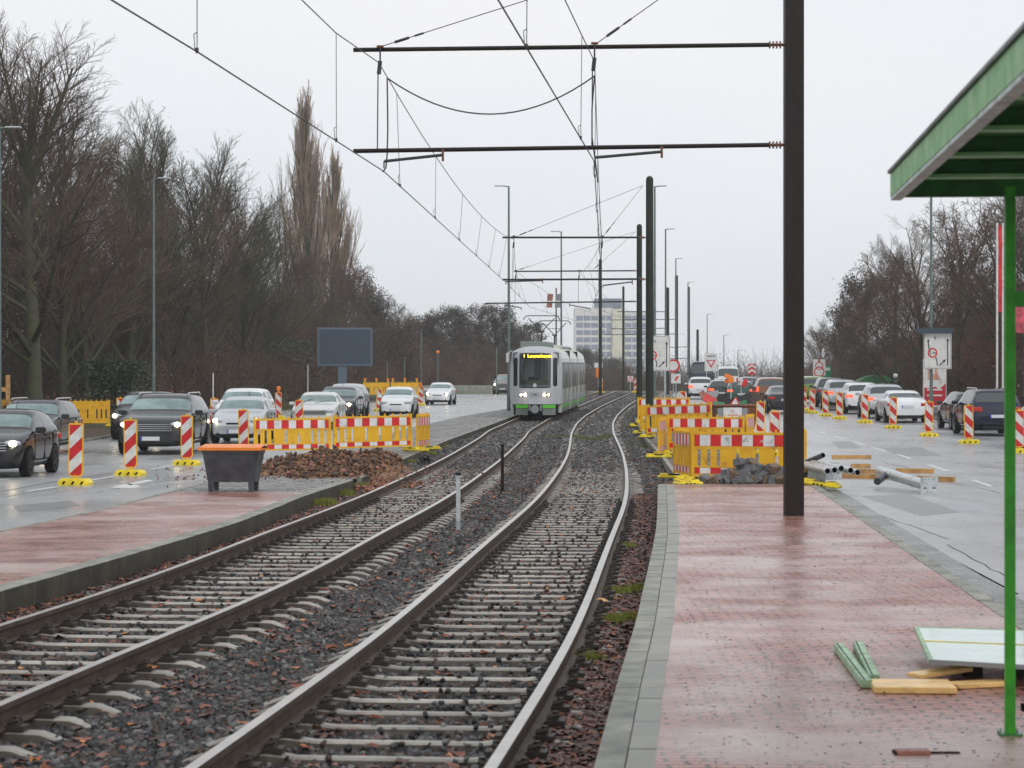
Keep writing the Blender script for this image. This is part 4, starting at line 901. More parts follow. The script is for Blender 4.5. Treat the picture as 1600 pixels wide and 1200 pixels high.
# ------------------------------------------------------------------ tram
def tram():
    Yf = 110.0; LEN = 28.0; H = 3.28; hw = 1.2
    body = mat('tram_silver', (.50, .51, .54), .3, metal=.15, coat=.4, var=.05, scale=1.5); bodyw = mat('tram_pale_side', (.62, .66, .60), .3, metal=.15, coat=.5, var=.08, scale=.8)
    lime = mat('tram_green_band', (.10, .52, .03), .35, coat=.3); glassd = mat('tram_glass', (.010, .012, .013), .06, ior=1.45)
    glasss = mat('tram_side_glass', (.42, .44, .42), .08, metal=.6, var=.5, scale=2)
    grey = mat('tram_grey_skirt', (.16, .18, .17), .45, var=.15, scale=2); roofm = mat('tram_roof_cream', (.55, .58, .48), .45, var=.15, scale=1.5)
    amber = mat('amber_display', (.9, .6, .05), .3, emit=(1, .62, .03), es=3.0)
    x0 = TL(Yf); hd = -math.atan(TL.slope(Yf+2))
    r = empty('tram', (x0+.02, Yf, prof(Yf)), 0, 'silver tram with green band and lit headlamps coming towards the camera on the left track', 'tram')
    r.rotation_euler = (math.atan(.0085), 0, 0)
    # front face as a curved surface: x across, z up
    def fy(x, z): return .55*(abs(x)/1.2)**2.6+.10*max(0, z-1.3)**1.5+.25*max(0, .95-z)*0+(.30*max(0, (z-2.85)/.45)**2)
    def tx(p): c_, s_ = math.cos(hd), math.sin(hd); return (p[0]*c_-p[1]*s_, p[0]*s_+p[1]*c_, p[2])
    def roofz(x): return 3.28-.30*(abs(x)/1.2)**3
    mb = MB(); NX = 24; NZ = 18; vs = []
    zb = .62
    for j in range(NZ+1):
        for i in range(NX+1):
            u = -1+2*i/NX; v = j/NZ
            z = zb+(roofz(u*1.15)-zb)*v; wz = 1.2-(.16*max(0, (z-1.9)/1.4)**2)-.05*max(0, (1.0-z)/.4)
            x = u*wz; vs.append((x, fy(x, z), z))
    fs = [(j*(NX+1)+i, j*(NX+1)+i+1, (j+1)*(NX+1)+i+1, (j+1)*(NX+1)+i) for j in range(NZ) for i in range(NX)]
    fs = [f for f in fs if not (abs(sum(vs[i][0] for i in f)/4+.02) < .60 and 1.50 < sum(vs[i][2] for i in f)/4 < 2.64)]
    mb.add([tx(v) for v in vs], fs, body)
    # nose side walls back to the first section
    sect = []
    for j in range(NZ+1): sect.append(vs[j*(NX+1)+NX])
    rr = []
    for (x, y, z) in sect: rr.append((x, y, z))
    back = 1.2
    def xs(z): return 1.2-(.16*max(0, (z-1.9)/1.4)**2)-.05*max(0, (1.0-z)/.4)
    for s in (-1, 1):
        v2 = []
        for (x, y, z) in rr: v2 += [tx((s*x, y, z)), tx((s*xs(z), back, z))]
        mb.add(v2, [(2*k, 2*k+1, 2*k+3, 2*k+2) for k in range(NZ)], body)
    top = [vs[NZ*(NX+1)+i] for i in range(NX+1)]
    v3 = [tx(p) for p in top]+[tx((p[0], back, roofz(p[0]))) for p in top]
    mb.add(v3, [(k, k+1, NX+2+k, NX+1+k) for k in range(NX)], body)
    mb.build('cab_front', r, smooth=True)
    def patch(name, cx, cz, w, h, rad, m, off, parent=r, nseg=6, ny=10):
        """rounded rectangle lying on the curved front, built as strips"""
        cols = 16; vs2 = []; fs2 = []
        for i in range(cols+1):
            x = cx-w/2+w*i/cols; dxe = max(0, abs(x-cx)-(w/2-rad)); cut = rad-math.sqrt(max(0, rad*rad-dxe*dxe))
            for j in range(ny+1):
                z = cz-h/2+cut+(h-2*cut)*j/ny; vs2.append(tx((x, fy(x, z)-off, z)))
        for i in range(cols):
            for j in range(ny): fs2.append((i*(ny+1)+j, (i+1)*(ny+1)+j, (i+1)*(ny+1)+j+1, i*(ny+1)+j+1))
        q = MB(); q.add(vs2, fs2, m); return q.build(name, parent, smooth=True)
    clear = bpy.data.materials.new('tram_windscreen_glass'); clear.use_nodes = True; cn = clear.node_tree; cn.nodes.clear()
    co = cn.nodes.new('ShaderNodeOutputMaterial'); cm = cn.nodes.new('ShaderNodeMixShader'); ct = cn.nodes.new('ShaderNodeBsdfTransparent'); ct.inputs[0].default_value = (.50, .55, .55, 1); cg = cn.nodes.new('ShaderNodeBsdfGlossy'); cg.inputs['Roughness'].default_value = .04; cf = cn.nodes.new('ShaderNodeFresnel'); cf.inputs[0].default_value = 1.38
    cn.links.new(cf.outputs[0], cm.inputs[0]); cn.links.new(ct.outputs[0], cm.inputs[1]); cn.links.new(cg.outputs[0], cm.inputs[2]); cn.links.new(cm.outputs[0], co.inputs[0])
    ws = patch('windscreen', -.02, 2.17, 1.42, 1.62, .2, clear, .012)
    q = MB()       # black gasket ring round the screen, then the cab interior
    for (a, b) in (((-.72, 1.40), (.68, 1.40)), ((-.72, 2.94), (.68, 2.94)), ((-.72, 1.40), (-.72, 2.94)), ((.68, 1.40), (.68, 2.94))):
        pts_ = [tx((a[0]+(b[0]-a[0])*k/10, fy(a[0]+(b[0]-a[0])*k/10, a[1]+(b[1]-a[1])*k/10)-.012, a[1]+(b[1]-a[1])*k/10)) for k in range(11)]
        q.path(pts_, .022, M['rubber'], n=6)
    q.build('screen_gasket', r)
    intm = mat('cab_interior', (.05, .05, .05), .7); dash = mat('cab_dashboard', (.22, .21, .12), .6); pale_ = mat('cab_partition', (.26, .29, .36), .5)
    q = MB(); q.box(-1.0, 1.0, 1.25, 1.28, .7, 3.0, intm); q.box(-1.02, 1.0, .45, 1.25, .7, .74, intm); q.box(-1.0, 1.0, .45, 1.25, 2.98, 3.0, intm); q.box(-1.05, -1.02, .5, 1.25, .7, 2.98, intm); q.box(1.02, 1.05, .5, 1.25, .7, 2.98, intm); q.box(-.12, .22, 1.2, 1.24, 1.3, 2.9, pale_); q.box(.30, .36, 1.2, 1.24, 1.3, 2.9, pale_); q.build('cab_interior', r, rz=hd)
    q = MB(); q.box(-.85, .85, .28, .80, 1.40, 1.72, dash, .05); q.box(-.35, .1, .5, .7, 1.72, 1.88, M['black'], .03); q.build('dashboard', r, rz=hd)
    patch('destination_display', -.02, 2.82, 1.30, .24, .06, M['black'], .024)
    t = text('display_text', 'Langenhagen', .22, amber, r, tx((.20, fy(.2, 2.83)-.045, 2.83)), hd, bold=.004); t = text('display_text', '1', .2, amber, r, tx((-.52, fy(-.52, 2.83)-.05, 2.83)), hd, bold=.006)
    patch('side_cab_window', -.93, 2.10, .19, 1.30, .07, glassd, .012); patch('side_cab_window', .90, 2.10, .19, 1.30, .07, glassd, .012)
    for s in (-1, 1):
        h = patch('headlight', s*.52-.02, 1.05, .42, .18, .08, M['black'], .012)
        q = MB(); q.sphere((0, 0, 0), .095, M['headlit'], 12, (.8, .4, .8)); q.build('lamp', h, smooth=True, loc=tx((s*.44-.02, fy(.44, 1.05)-.03, 1.05)))
        q = MB(); q.sphere((0, 0, 0), .055, M['headlit'], 10, (1, .4, 1)); q.build('lamp', h, smooth=True, loc=tx((s*.63-.02, fy(.63, 1.05)-.03, 1.05)))
    patch('emblem', -.02, 1.48, .14, .16, .02, M['white'], .028); text('emblem_mark', 'U', .10, M['dark'], r, tx((-.02, fy(0, 1.48)-.033, 1.48)), hd)
    patch('number_panel', -.02, 1.05, .48, .22, .02, mat('tram_number_panel', (.36, .37, .40), .4), .008); text('fleet_number', '6148', .09, M['dark'], r, tx((-.02, fy(0, 1.06)-.02, 1.06)), hd)
    q = MB(); q.sphere((0, 0, 0), .06, M['white'], 10); q.build('top_lamp', r, loc=tx((-.02, fy(0, 3.12)-.01, 3.12)))
    # bumper, green bands, skirts, coupler
    for s in (-1, 1):
        q = MB()
        a, b = sorted((s*.34, s*.92)); vsb = [(a, .02), (b, .28 if s > 0 else .28)]
        pts = [(a, fy(a, .6)-.01), (b, fy(b, .6)-.01), (b, .75), (a, .75)]
        def slab(z0, z1, m, inset=0): q.add([tx((x, y+inset, z)) for z in (z0, z1) for x, y in pts], [(3, 2, 1, 0), (4, 5, 6, 7), (0, 1, 5, 4), (1, 2, 6, 5), (2, 3, 7, 6), (3, 0, 4, 7)], m)
        slab(.44, .60, lime); slab(.12, .436, grey, .03)
        q.build('front_skirt', r)
    q = MB(); 
    for s in (-1, 1): q.add([tx((x, y, z)) for z in (.12, .62) for x, y in ((s*.93, .30), (s*1.02, .42), (s*1.02, .9), (s*.93, .9))], [(0, 1, 5, 4), (1, 2, 6, 5), (3, 0, 4, 7), (4, 5, 6, 7)], M['dark'])
    q.add([tx(p) for p in ((-.9, .4, .1), (.9, .4, .1), (.9, .4, .6), (-.9, .4, .6))], [(0, 1, 2, 3)], M['dark']); q.build('underframe', r)
    q = MB(); q.tube(tx((0, .3, .40)), tx((0, -.22, .40)), .13, M['galv'], n=12); q.tube(tx((0, -.18, .40)), tx((0, -.30, .40)), .19, M['signgrey'], n=12); q.box(-.30, -.22, -.02, .3, .3, .58, M['signgrey']); q.box(.22, .30, -.02, .3, .3, .58, M['signgrey']); q.build('coupler', r)
    q = MB(); q.box(-.07, .07, -.05, .03, -.22, .22, mat('tram_mirror', (.55, .56, .56), .4), .03); q.bar((0, 0, .2), (.22, .08, .34), .03, .03, M['galv']); q.build('mirror', r, loc=tx((-1.30, .35, 2.75)))
    # three body sections following the track curve
    def P(s): 
        Y = Yf+s; return Vector((TL(Y)-x0, s, prof(Y)-prof(Yf)-s*.0085))
    secs = [(1.2, 9.6, 'a'), (10.4, 18.6, 'b'), (19.4, 28.0, 'c')]
    for (a, b, nm) in secs:
        pa, pb = P(a), P(b); d = (pb-pa); Ls = d.length; ang = math.atan2(-d.x, d.y)
        sec = empty('body_section', tuple(pa), ang); sec.parent = r
        # section profile half: x,z
        pr = [(1.15, .22), (1.17, .40), (1.19, .62), (1.2, 1.1), (1.2, 1.9), (xs(2.4), 2.4), (xs(2.8), 2.75), (1.06, 2.98), (.8, 3.18), (.4, 3.26), (0, 3.28)]
        full = pr+[(-x, z) for x, z in pr[:-1]][::-1]
        q = MB(); n = len(full); vs4 = [(x, y, z) for y in (0, Ls) for x, z in full]
        cols = [grey, lime, bodyw, bodyw, bodyw, bodyw, bodyw, roofm, roofm, roofm]
        for k in range(n-1):
            kk = k if k < 10 else n-2-k
            q.f.append((k, k+n, k+n+1, k+1)); q.m.append(q.mi(cols[kk]))
        q.v = vs4; i_ = q.mi(bodyw); q.f += [tuple(range(n)), tuple(range(n, 2*n))]; q.m += [i_, i_]
        q.build('shell', sec, smooth=False)
        ndoor = 2; wins = []
        seg = Ls/6
        for k in range(6):
            y0 = k*seg+.12; y1 = (k+1)*seg-.12
            for s in (-1, 1):
                w_ = MB()
                if k in (1, 4):
                    for dd in range(2):
                        ya = y0+dd*(y1-y0)/2+.02; yb = ya+(y1-y0)/2-.06
                        w_.box(s*1.198-.012, s*1.198+.012, ya, yb, .66, 2.55, M['signgrey']); w_.box(s*1.205-.014, s*1.205+.014, ya+.08, yb-.08, .95, 2.42, glasss)
                    w_.build('door', sec)
                else:
                    w_.box(s*1.195-.014, s*1.195+.014, y0, y1, 1.32, 2.42, glasss); w_.build('side_window', sec)
        q = MB()
        for s in (-1, 1): q.box(s*1.201-.006, s*1.201+.006, 0, Ls, .62, .70, M['signgrey']); q.box(s*1.203-.006, s*1.203+.006, .02, Ls-.02, 2.46, 2.54, M['signgrey'])
        q.build('trim_strip', sec)
        q = MB()
        for yb_ in (1.5, Ls-1.5):
            for s in (-1, 1):
                for dy in (-.9, .9): q.lathe([(.001, -.06), (.33, -.06), (.33, .06), (.001, .06)], M['dark'], 16, c=(s*.75, yb_+dy, .33), axis='x')
            q.box(-.9, .9, yb_-1.2, yb_+1.2, .15, .5, M['dark'])
        q.build('bogie', sec)
        q = MB()
        if nm == 'a': q.box(-.75, .55, -.5, 4.6, 3.2, 3.5, mat('roof_box_green_grey', (.20, .24, .21), .5), .04)
        elif nm == 'b': q.box(-.6, .6, .8, 3.0, 3.2, 3.42, roofm, .04); q.box(-.5, .5, 4.2, 7, 3.2, 3.38, M['signgrey'], .04)
        else: q.box(-.6, .6, 1, 4, 3.2, 3.40, M['signgrey'], .04); q.box(-.5, .5, 5, 7.5, 3.2, 3.36, roofm, .04)
        q.build('roof_equipment', sec)
    for (a, b) in ((9.6, 10.4), (18.6, 19.4)):
        pa, pb = P(a), P(b); d = pb-pa; q = MB()
        for k in range(6):
            t = d.length*(k+.15)/6; q.box(-1.12, 1.12, t, t+.08, .35, 3.12, M['rubber'])
        q.box(-1.02, 1.02, 0, d.length, .4, 3.02, M['rubber']); o = q.build('bellows', r, loc=tuple(pa), rz=math.atan2(-d.x, d.y))
    # pantographs
    def panto(s, hz, nm):
        p = P(s); q = MB(); c_ = M['wire']
        zt = hz; zm = 3.28+(hz-3.28)*.48
        q.box(-.6, .6, -.5, .5, 3.34, 3.40, M['galv'])
        q.tube((0, .4, 3.4), (0, -.45, zm), .04, c_, n=8)
        q.tube((0, -.45, zm), (-.62, .25, zt-.12), .022, c_, n=6); q.tube((0, -.45, zm), (.62, .25, zt-.12), .022, c_, n=6); q.tube((-.36, -.05, zm+.45*(zt-zm)), (.36, -.05, zm+.45*(zt-zm)), .015, c_, n=6)
        q.tube((-.14, -.42, zm), (.14, -.42, zm), .04, c_, n=6)
        for dy in (-.0, .3): 
            q.path([(-.88, dy, zt-.2), (-.78, dy, zt-.03), (-.62, dy, zt), (.62, dy, zt), (.78, dy, zt-.03), (.88, dy, zt-.2)], .022, c_, n=6)
        q.tube((-.62, 0, zt), (-.62, .3, zt), .02, c_, n=5); q.tube((.62, 0, zt), (.62, .3, zt), .02, c_, n=5)
        for x in (-.45, .45):
            for y in (-.4, .4): q.tube((x, y, 3.25), (x, y, 3.36), .05, M['insul'], n=8)
        q.build('pantograph', r, loc=(p.x, p.y, p.z))
    panto(5.2, 4.78, 'a'); panto(17.0, 4.75, 'b')
    return r
tram()
# ------------------------------------------------------------------ striped beacons
def stripe_mat(name, sgn):
    m = bpy.data.materials.new(name); m.use_nodes = True; n = m.node_tree; p = n.nodes['Principled BSDF']; L = n.links.new
    t = n.nodes.new('ShaderNodeTexCoord'); s = n.nodes.new('ShaderNodeSeparateXYZ'); L(t.outputs['Object'], s.inputs[0])
    a = n.nodes.new('ShaderNodeMath'); a.operation = 'MULTIPLY_ADD'; L(s.outputs[0], a.inputs[0]); a.inputs[1].default_value = -sgn*.95; L(s.outputs[2], a.inputs[2])
    b = n.nodes.new('ShaderNodeMath'); b.operation = 'MULTIPLY_ADD'; L(a.outputs[0], b.inputs[0]); b.inputs[1].default_value = 1/.50; b.inputs[2].default_value = .334
    f = n.nodes.new('ShaderNodeMath'); f.operation = 'FRACT'; L(b.outputs[0], f.inputs[0])
    g = n.nodes.new('ShaderNodeMath'); g.operation = 'GREATER_THAN'; L(f.outputs[0], g.inputs[0]); g.inputs[1].default_value = .5
    z = n.nodes.new('ShaderNodeTexNoise'); z.inputs['Scale'].default_value = 5; z.inputs['Detail'].default_value = 6; L(t.outputs['Object'], z.inputs[0])
    r = n.nodes.new('ShaderNodeMapRange'); r.inputs[1].default_value = .3; r.inputs[2].default_value = .7; r.inputs[3].default_value = .62; r.inputs[4].default_value = 1.06; L(z.outputs[0], r.inputs[0])
    mm = n.nodes.new('ShaderNodeMix'); mm.data_type = 'RGBA'; L(g.outputs[0], mm.inputs[0]); mm.inputs[6].default_value = (.70, .69, .66, 1); mm.inputs[7].default_value = (.60, .012, .015, 1)
    v = n.nodes.new('ShaderNodeVectorMath'); v.operation = 'SCALE'; L(mm.outputs[2], v.inputs[0]); L(r.outputs[0], v.inputs['Scale']); L(v.outputs[0], p.inputs['Base Color'])
    p.inputs['Roughness'].default_value = .38; return m
STL = stripe_mat('stripes_rising_right', 1); STR = stripe_mat('stripes_falling_right', -1)
def make_beacon(sgn, lamp=False):
    r = empty('warning_beacon'); mb = MB(); M_ = M['yellow']
    # frame with chamfered lower corners
    out_ = [(-.15, .235), (-.10, .17), (.10, .17), (.15, .235), (.15, 1.20), (.13, 1.225), (-.13, 1.225), (-.15, 1.20)]
    mb.prism(out_, -.015, .015, M_); mb.tube((0, 0, .08), (0, 0, .20), .03, M_, n=8); mb.box(-.025, .025, -.02, .02, 1.22, 1.27, M_)
    mb.build('frame', r)
    mb = MB(); inn = [(-.125, .25), (-.09, .195), (.09, .195), (.125, .25), (.125, 1.195), (-.125, 1.195)]
    mb.prism(inn, -.0225, -.0155, STL if sgn > 0 else STR); mb.prism(inn, .0155, .0225, STL if sgn > 0 else STR); mb.build('striped_panel', r)
    mb = MB(); vs = []
    for (z, i) in ((0, 0), (.06, .0), (.13, .05)):
        vs += [(-.31+i, -.2+i, z), (-.27+i, -.2, z), (.27-i, -.2, z), (.31-i, -.2+i, z), (.31-i, .2-i, z), (.27-i, .2, z), (-.27+i, .2, z), (-.31+i, .2-i, z)]
    fs = [tuple(range(16, 24))]+[(q*8+k, q*8+(k+1) % 8, q*8+(k+1) % 8+8, q*8+k+8) for q in range(2) for k in range(8)]
    mb.add(vs, fs, M['yellow2'])
    for x in (-.18, 0, .18):
        mb.add([(x-.045, -.203, .02), (x+.0, -.203, .02), (x+.035, -.203, .085), (x-.01, -.203, .085)], [(0, 1, 2, 3)], M['dark']); mb.add([(x-.01, -.19, .095), (x+.035, -.19, .095), (x+.04, -.155, .131), (x, -.155, .131)], [(0, 1, 2, 3)], M['dark'])
    mb.box(-.08, .08, -.10, .10, .13, .145, M['yellow2']); mb.build('foot', r)
    if lamp:
        mb = MB(); mb.lathe([(.001, 0), (.06, .0), (.06, .06), (.10, .08), (.10, .22), (.06, .26), (.001, .27)], M['orange'], 12, c=(0, 0, 1.24)); mb.build('lamp', r)
    return r
protoB = {}
def beacon(X, Y, side, sgn, label, group, rz=0, lamp=False, dz=0):
    k = (sgn, lamp)
    if k not in protoB: protoB[k] = r = make_beacon(sgn, lamp)
    else: r = copy_tree(protoB[k])
    r.location = (X, Y, gz(Y, dz, side)); r.rotation_euler = (R(rnd.uniform(-1.5, 1.5)), R(rnd.uniform(-1.2, 1.2)), rz)
    tag(r, label, 'beacon', group)
gl_ = 'striped beacons along the left road'; gr_ = 'striped beacons along the right road'
for px, Y, lab in ((118, 47.5, 'red and white striped beacon beside the black hatchback, nearest on the left road'),
                   (204, 52.4, 'red and white striped beacon in front of the large grey SUV\'s left headlamp'),
                   (292, 59.0, 'red and white striped beacon in front of the large grey SUV\'s right headlamp'),
                   (381, 69.0, 'red and white striped beacon directly above the grey bin'),
                   (413, 79.0, 'striped beacon top showing over the left end of the yellow barrier row'),
                   (467, 87.5, 'striped beacon top in front of the off-white saloon bonnet'),
                   (507, 95.5, 'striped beacon top right of the off-white saloon mirror')):
    beacon(PX(px, Y), Y, 'L', 1, lab, gl_, rz=-.08)
for px, Y, lab in ((92, 76, 'striped beacon half hidden behind the black hatchback roof'),
                   (188, 93, 'striped beacon just left of the dark SUV roof'),
                   (334, 91.5, 'striped beacon at the road edge between the grey SUV and the white SUV'),
                   (435, 113, 'striped beacon between the white SUV and the off-white saloon'),
                   (569, 126, 'striped beacon right of the dark grey hatchback, left of two'),
                   (592, 134, 'striped beacon close to the tiny city car, right of two'),
                   (658, 158, 'striped beacon beside the lone white compact hatchback')):
    beacon(PX(px, Y), Y, 'L', -1, lab, gl_, lamp=(px in (435, 658)))
thinp = [(333, 92, 583, 'thin white rod standing at the beacon beside the grey SUV'), (481, 118, 570, 'thin white rod standing above the off-white saloon')]
for px, Y, yt, lab in thinp: thin_pole(px, Y, yt, None, lab, .02, M['white'])
for px, py, lab in ((1592, 708, 'striped beacon at the right edge behind the green shelter post'),
                    (1514, 693, 'striped beacon in front of the blue people carrier'),
                    (1451, 682, 'striped beacon between the white saloon and the dark car'),
                    (1395, 669.5, 'striped beacon in front of the low white saloon\'s left rear wheel'),
                    (1351, 661, 'striped beacon in front of the silver SUV'),
                    (1311.5, 655, 'striped beacon in front of the white SUV'),
                    (1290, 650.5, 'striped beacon in front of the dark grey SUV, third from the mast'),
                    (1269, 646, 'striped beacon second to the right of the dark mast'),
                    (1256, 642, 'striped beacon peeping out right behind the dark mast')):
    h = 1.95; Y = solve(px, py, 0, 'R')[1]
    beacon(PX(px, Y), Y, 'R', -1, lab, gr_, rz=.05)
beacon(PX(1211, 66), 66, 'R', -1, 'striped beacon on its own behind the nearest right barrier', gr_)
beacon(PX(1188, 84), 84, 'R', -1, 'dirty striped beacon beside the rusty skip', gr_)
beacon(PX(1066, 108), 108, 'M', -1, 'striped beacon at the far right barrier end, left of the skip', gr_)
beacon(PX(939, 205), 205, 'M', 1, 'far striped beacon right behind the tram', 'far beacons by the crossing')
beacon(PX(993, 205), 205, 'M', 1, 'far striped beacon left of the farther round-topped mast', 'far beacons by the crossing')
# ------------------------------------------------------------------ barriers
def make_barrier(board, Lg=2.1, lamps=0):
    r = empty('safety_barrier'); h = Lg/2; mb = MB(); Y_ = M['yellow']
    mb.box(-h, -h+.06, -.02, .02, .05, 1.03, Y_); mb.box(h-.06, h, -.02, .02, .05, 1.03, Y_)
    mb.box(-h+.06, h-.06, -.018, .018, .94, .985, Y_); mb.box(-h+.06, h-.06, -.018, .018, .665, .70, Y_)
    mb.box(-h+.06, h-.06, -.018, .018, .285, .31, Y_); mb.box(-h+.06, h-.06, -.018, .018, .12, .155, Y_)
    mb.box(-h+.06, h-.06, -.006, .006, .70, .94, Y_); mb.box(-h+.06, h-.06, -.006, .006, .155, .285, Y_)
    n = 11; w = (Lg-.12)/n
    for k in range(n):                       # slats with open slots, closed middle plate
        x0 = -h+.06+k*w
        if k in (5,): mb.box(x0-.03, x0+w+.03, -.010, .010, .31, .665, Y_)
        else:
            mb.box(x0+.0, x0+w*.30, -.012, .012, .31, .665, Y_); mb.box(x0+w*.66, x0+w, -.012, .012, .31, .665, Y_)
            if k % 4 == 3: mb.box(x0+w*.30, x0+w*.66, -.008, .008, .31, .665, Y_)
    for k in range(10): x = -h+.12+k*(Lg-.24)/9; mb.box(x-.018, x+.018, -.014, .014, .985, 1.045, Y_)
    mb.tube((-h+.03, 0, 0), (-h+.03, 0, .08), .02, Y_, n=6); mb.tube((h-.03, 0, 0), (h-.03, 0, .08), .02, Y_, n=6)
    mb.build('frame', r)
    if board:
        for nm, z0, z1 in (('upper_striped_board', .71, .93), ('lower_striped_board', .165, .275)):
            mb = MB(); a = -h+.065; tot = Lg-.13; n = 10; w = tot/n
            xs_ = [a, a+w/2]+[a+w/2+w*i for i in range(1, n)]+[a+tot]
            for k in range(len(xs_)-1): mb.box(xs_[k], xs_[k+1], -.0165, -.0065, z0, z1, M['red'] if k % 2 == 0 else M['white'])
            mb.build(nm, r)
    for x in (-h+.03, h-.03):
        mb = MB(); mb.box(-.11, .11, -.34, .34, 0, .055, M['yellow2'], .015); mb.box(-.08, .08, -.30, -.14, .05, .10, M['yellow2'], .012); mb.box(-.08, .08, .14, .32, .05, .10, M['yellow2'], .012)
        mb.box(-.055, .055, -.10, .10, .05, .085, M['dark']); mb.build('foot', r, loc=(x, 0, 0))
    for k in range(lamps):
        x = -h+.15+k*(Lg-.3)/max(1, lamps-1); mb = MB(); mb.box(-.05, .05, -.04, .04, 0, .10, M['yellow2']); mb.lathe([(.001, -.03), (.10, -.03), (.10, .03), (.001, .03)], M['orange'], 14, c=(0, 0, .19), axis='y'); mb.build('warning_lamp', r, loc=(x, 0, 1.03))
    return r
protoS = {}
def barrier(p0, p1, z, board, label, group, lamps=0, lean=0, dz=0):
    """from p0 to p1 on the ground, boards facing the camera side"""
    L_ = math.hypot(p1[0]-p0[0], p1[1]-p0[1]); key = (board, round(L_, 1), lamps)
    if key not in protoS: protoS[key] = r = make_barrier(board, round(L_, 1), lamps)
    else: r = copy_tree(protoS[key])
    r.location = ((p0[0]+p1[0])/2, (p0[1]+p1[1])/2, z); r.rotation_euler = (lean, -math.atan2(dz, L_), math.atan2(p1[1]-p0[1], p1[0]-p0[0]))
    tag(r, label, 'barrier', group)
gb = 'yellow barriers by the left road'; gc = 'yellow barriers by the right track'
q = lambda px, Y: (PX(px, Y), Y)
barrier(q(396, 64.5), q(518, 65.0), prof(65)+.0, True, 'yellow barrier with red and white board, left of the pair above the soil heap', gb, dz=.02)
barrier(q(520, 65.2), q(645, 66.8), prof(66)+.04, True, 'yellow barrier with red and white board, right of the pair above the soil heap', gb, dz=.03)
barrier(q(651, 67.0), (PX(651, 67.0)+.28, 69.1), prof(67)+.02, True, 'yellow barrier seen end-on at the right end of the left barrier row', gb)
barrier(q(88, 94), q(172, 94), pL(94)+.10, False, 'plain yellow barrier at the left road edge below the trees', gb)
barrier(q(2, 95), q(81, 94), pL(94)+.10, False, 'plain yellow barrier showing over the roofs at the left edge', gb)
barrier(q(567, 172), q(609, 173), pL(172)+.42, False, 'far plain yellow barrier with orange lamps, left of two', gb, lamps=3)
barrier(q(611, 173), q(654, 174), pL(173)+.42, False, 'far plain yellow barrier with orange lamps, right of two', gb, lamps=3)
barrier(q(1082, 47.8), q(1256, 47.0), -.01, True, 'nearest yellow barrier with scribbled red and white board behind the cobble heap', gc, dz=-.0)
barrier(q(1053, 49.6), q(1080, 47.9), -.01, True, 'yellow barrier seen obliquely at the left end of the nearest right barrier', gc)
barrier((PX(1259, 47.2), 47.2), (PX(1259, 47.2)+.22, 49.3), -.02, True, 'yellow barrier seen end-on immediately right of the dark mast', gc)
barrier(q(1043, 64.2), q(1163, 63.6), .07, True, 'second yellow barrier from the front in the right-hand row', gc)
barrier((PX(1166, 64), 64), (PX(1166, 64)+.4, 66), .07, True, 'yellow barrier seen end-on left of the rusty skip', gc)
barrier((PX(1029, 63.0), 63.0), (PX(1040, 65.0), 65.0), .0, True, 'narrow-looking turned barrier at the left end of the second right barrier', gc)
barrier(q(1010, 75.6), q(1114, 74.0), .30, True, 'third yellow barrier from the front in the right-hand row', gc, dz=.10)
barrier(q(996, 96), q(1078, 96), .38, True, 'far yellow barrier behind the two round-topped masts', gc)
barrier(q(1000, 88), q(1090, 90), .12, False, 'plain yellow barrier between the third and the far right barriers', gc)
barrier((PX(997, 98), 98), (PX(997, 98)+.1, 100.1), .20, False, 'yellow barrier seen end-on at the left of the farther round-topped mast', gc)
# scribbles on the nearest board: white scratches
mb = MB(); o_ = [o for o in S.objects if str(o.get('label', '')).startswith('nearest yellow barrier')][0]
g_ = random.Random(3)
for cx, w in ((.33, .16), (.80, .14), (-.42, .08), (-.05, .1)):
    x = cx-w/2
    for k in range(7):
        x2 = x+w/7; mb.bar((x, -.0185, .82+g_.uniform(-.07, .07)), (x2+.02, -.0185, .82+g_.uniform(-.07, .07)), .002, .010, M['white'] if cx > .3 else M['signgrey']); x = x2
mb.build('scratched_scribble', o_)
# loose barrier feet
def foot(name, X, Y, z, rz, label, L_=.8, tilt=0):
    mb = MB(); mb.box(-L_/2, L_/2, -.16, .16, 0, .07, M['yellow2'], .02); mb.box(-L_/2+.06, -L_/2+.24, -.12, .12, .06, .11, M['yellow2'], .015); mb.box(L_/2-.24, L_/2-.06, -.12, .12, .06, .11, M['yellow2'], .015)
    for x in (-.08, .0, .08): mb.box(x-.02, x+.02, -.165, -.155, .02, .05, M['dark'])
    mb.box(-L_/2+.10, -L_/2+.18, -.05, .05, .10, .115, M['dark']); mb.box(L_/2-.18, L_/2-.10, -.05, .05, .10, .115, M['dark'])
    o = mb.build(name, None, loc=(X, Y, z), rz=rz); o.rotation_euler = (0, tilt, rz); tag(o, label, 'barrier foot', 'loose yellow barrier feet')
foot('barrier_foot', PX(1075, 45.7), 45.7, .0, .25, 'loose yellow barrier foot at the left front corner of the right barriers', .52)
foot('barrier_foot', PX(1282, 45.0), 45.0, .02, -.5, 'yellow barrier foot lying on the paving right of the dark mast', .75, .12)
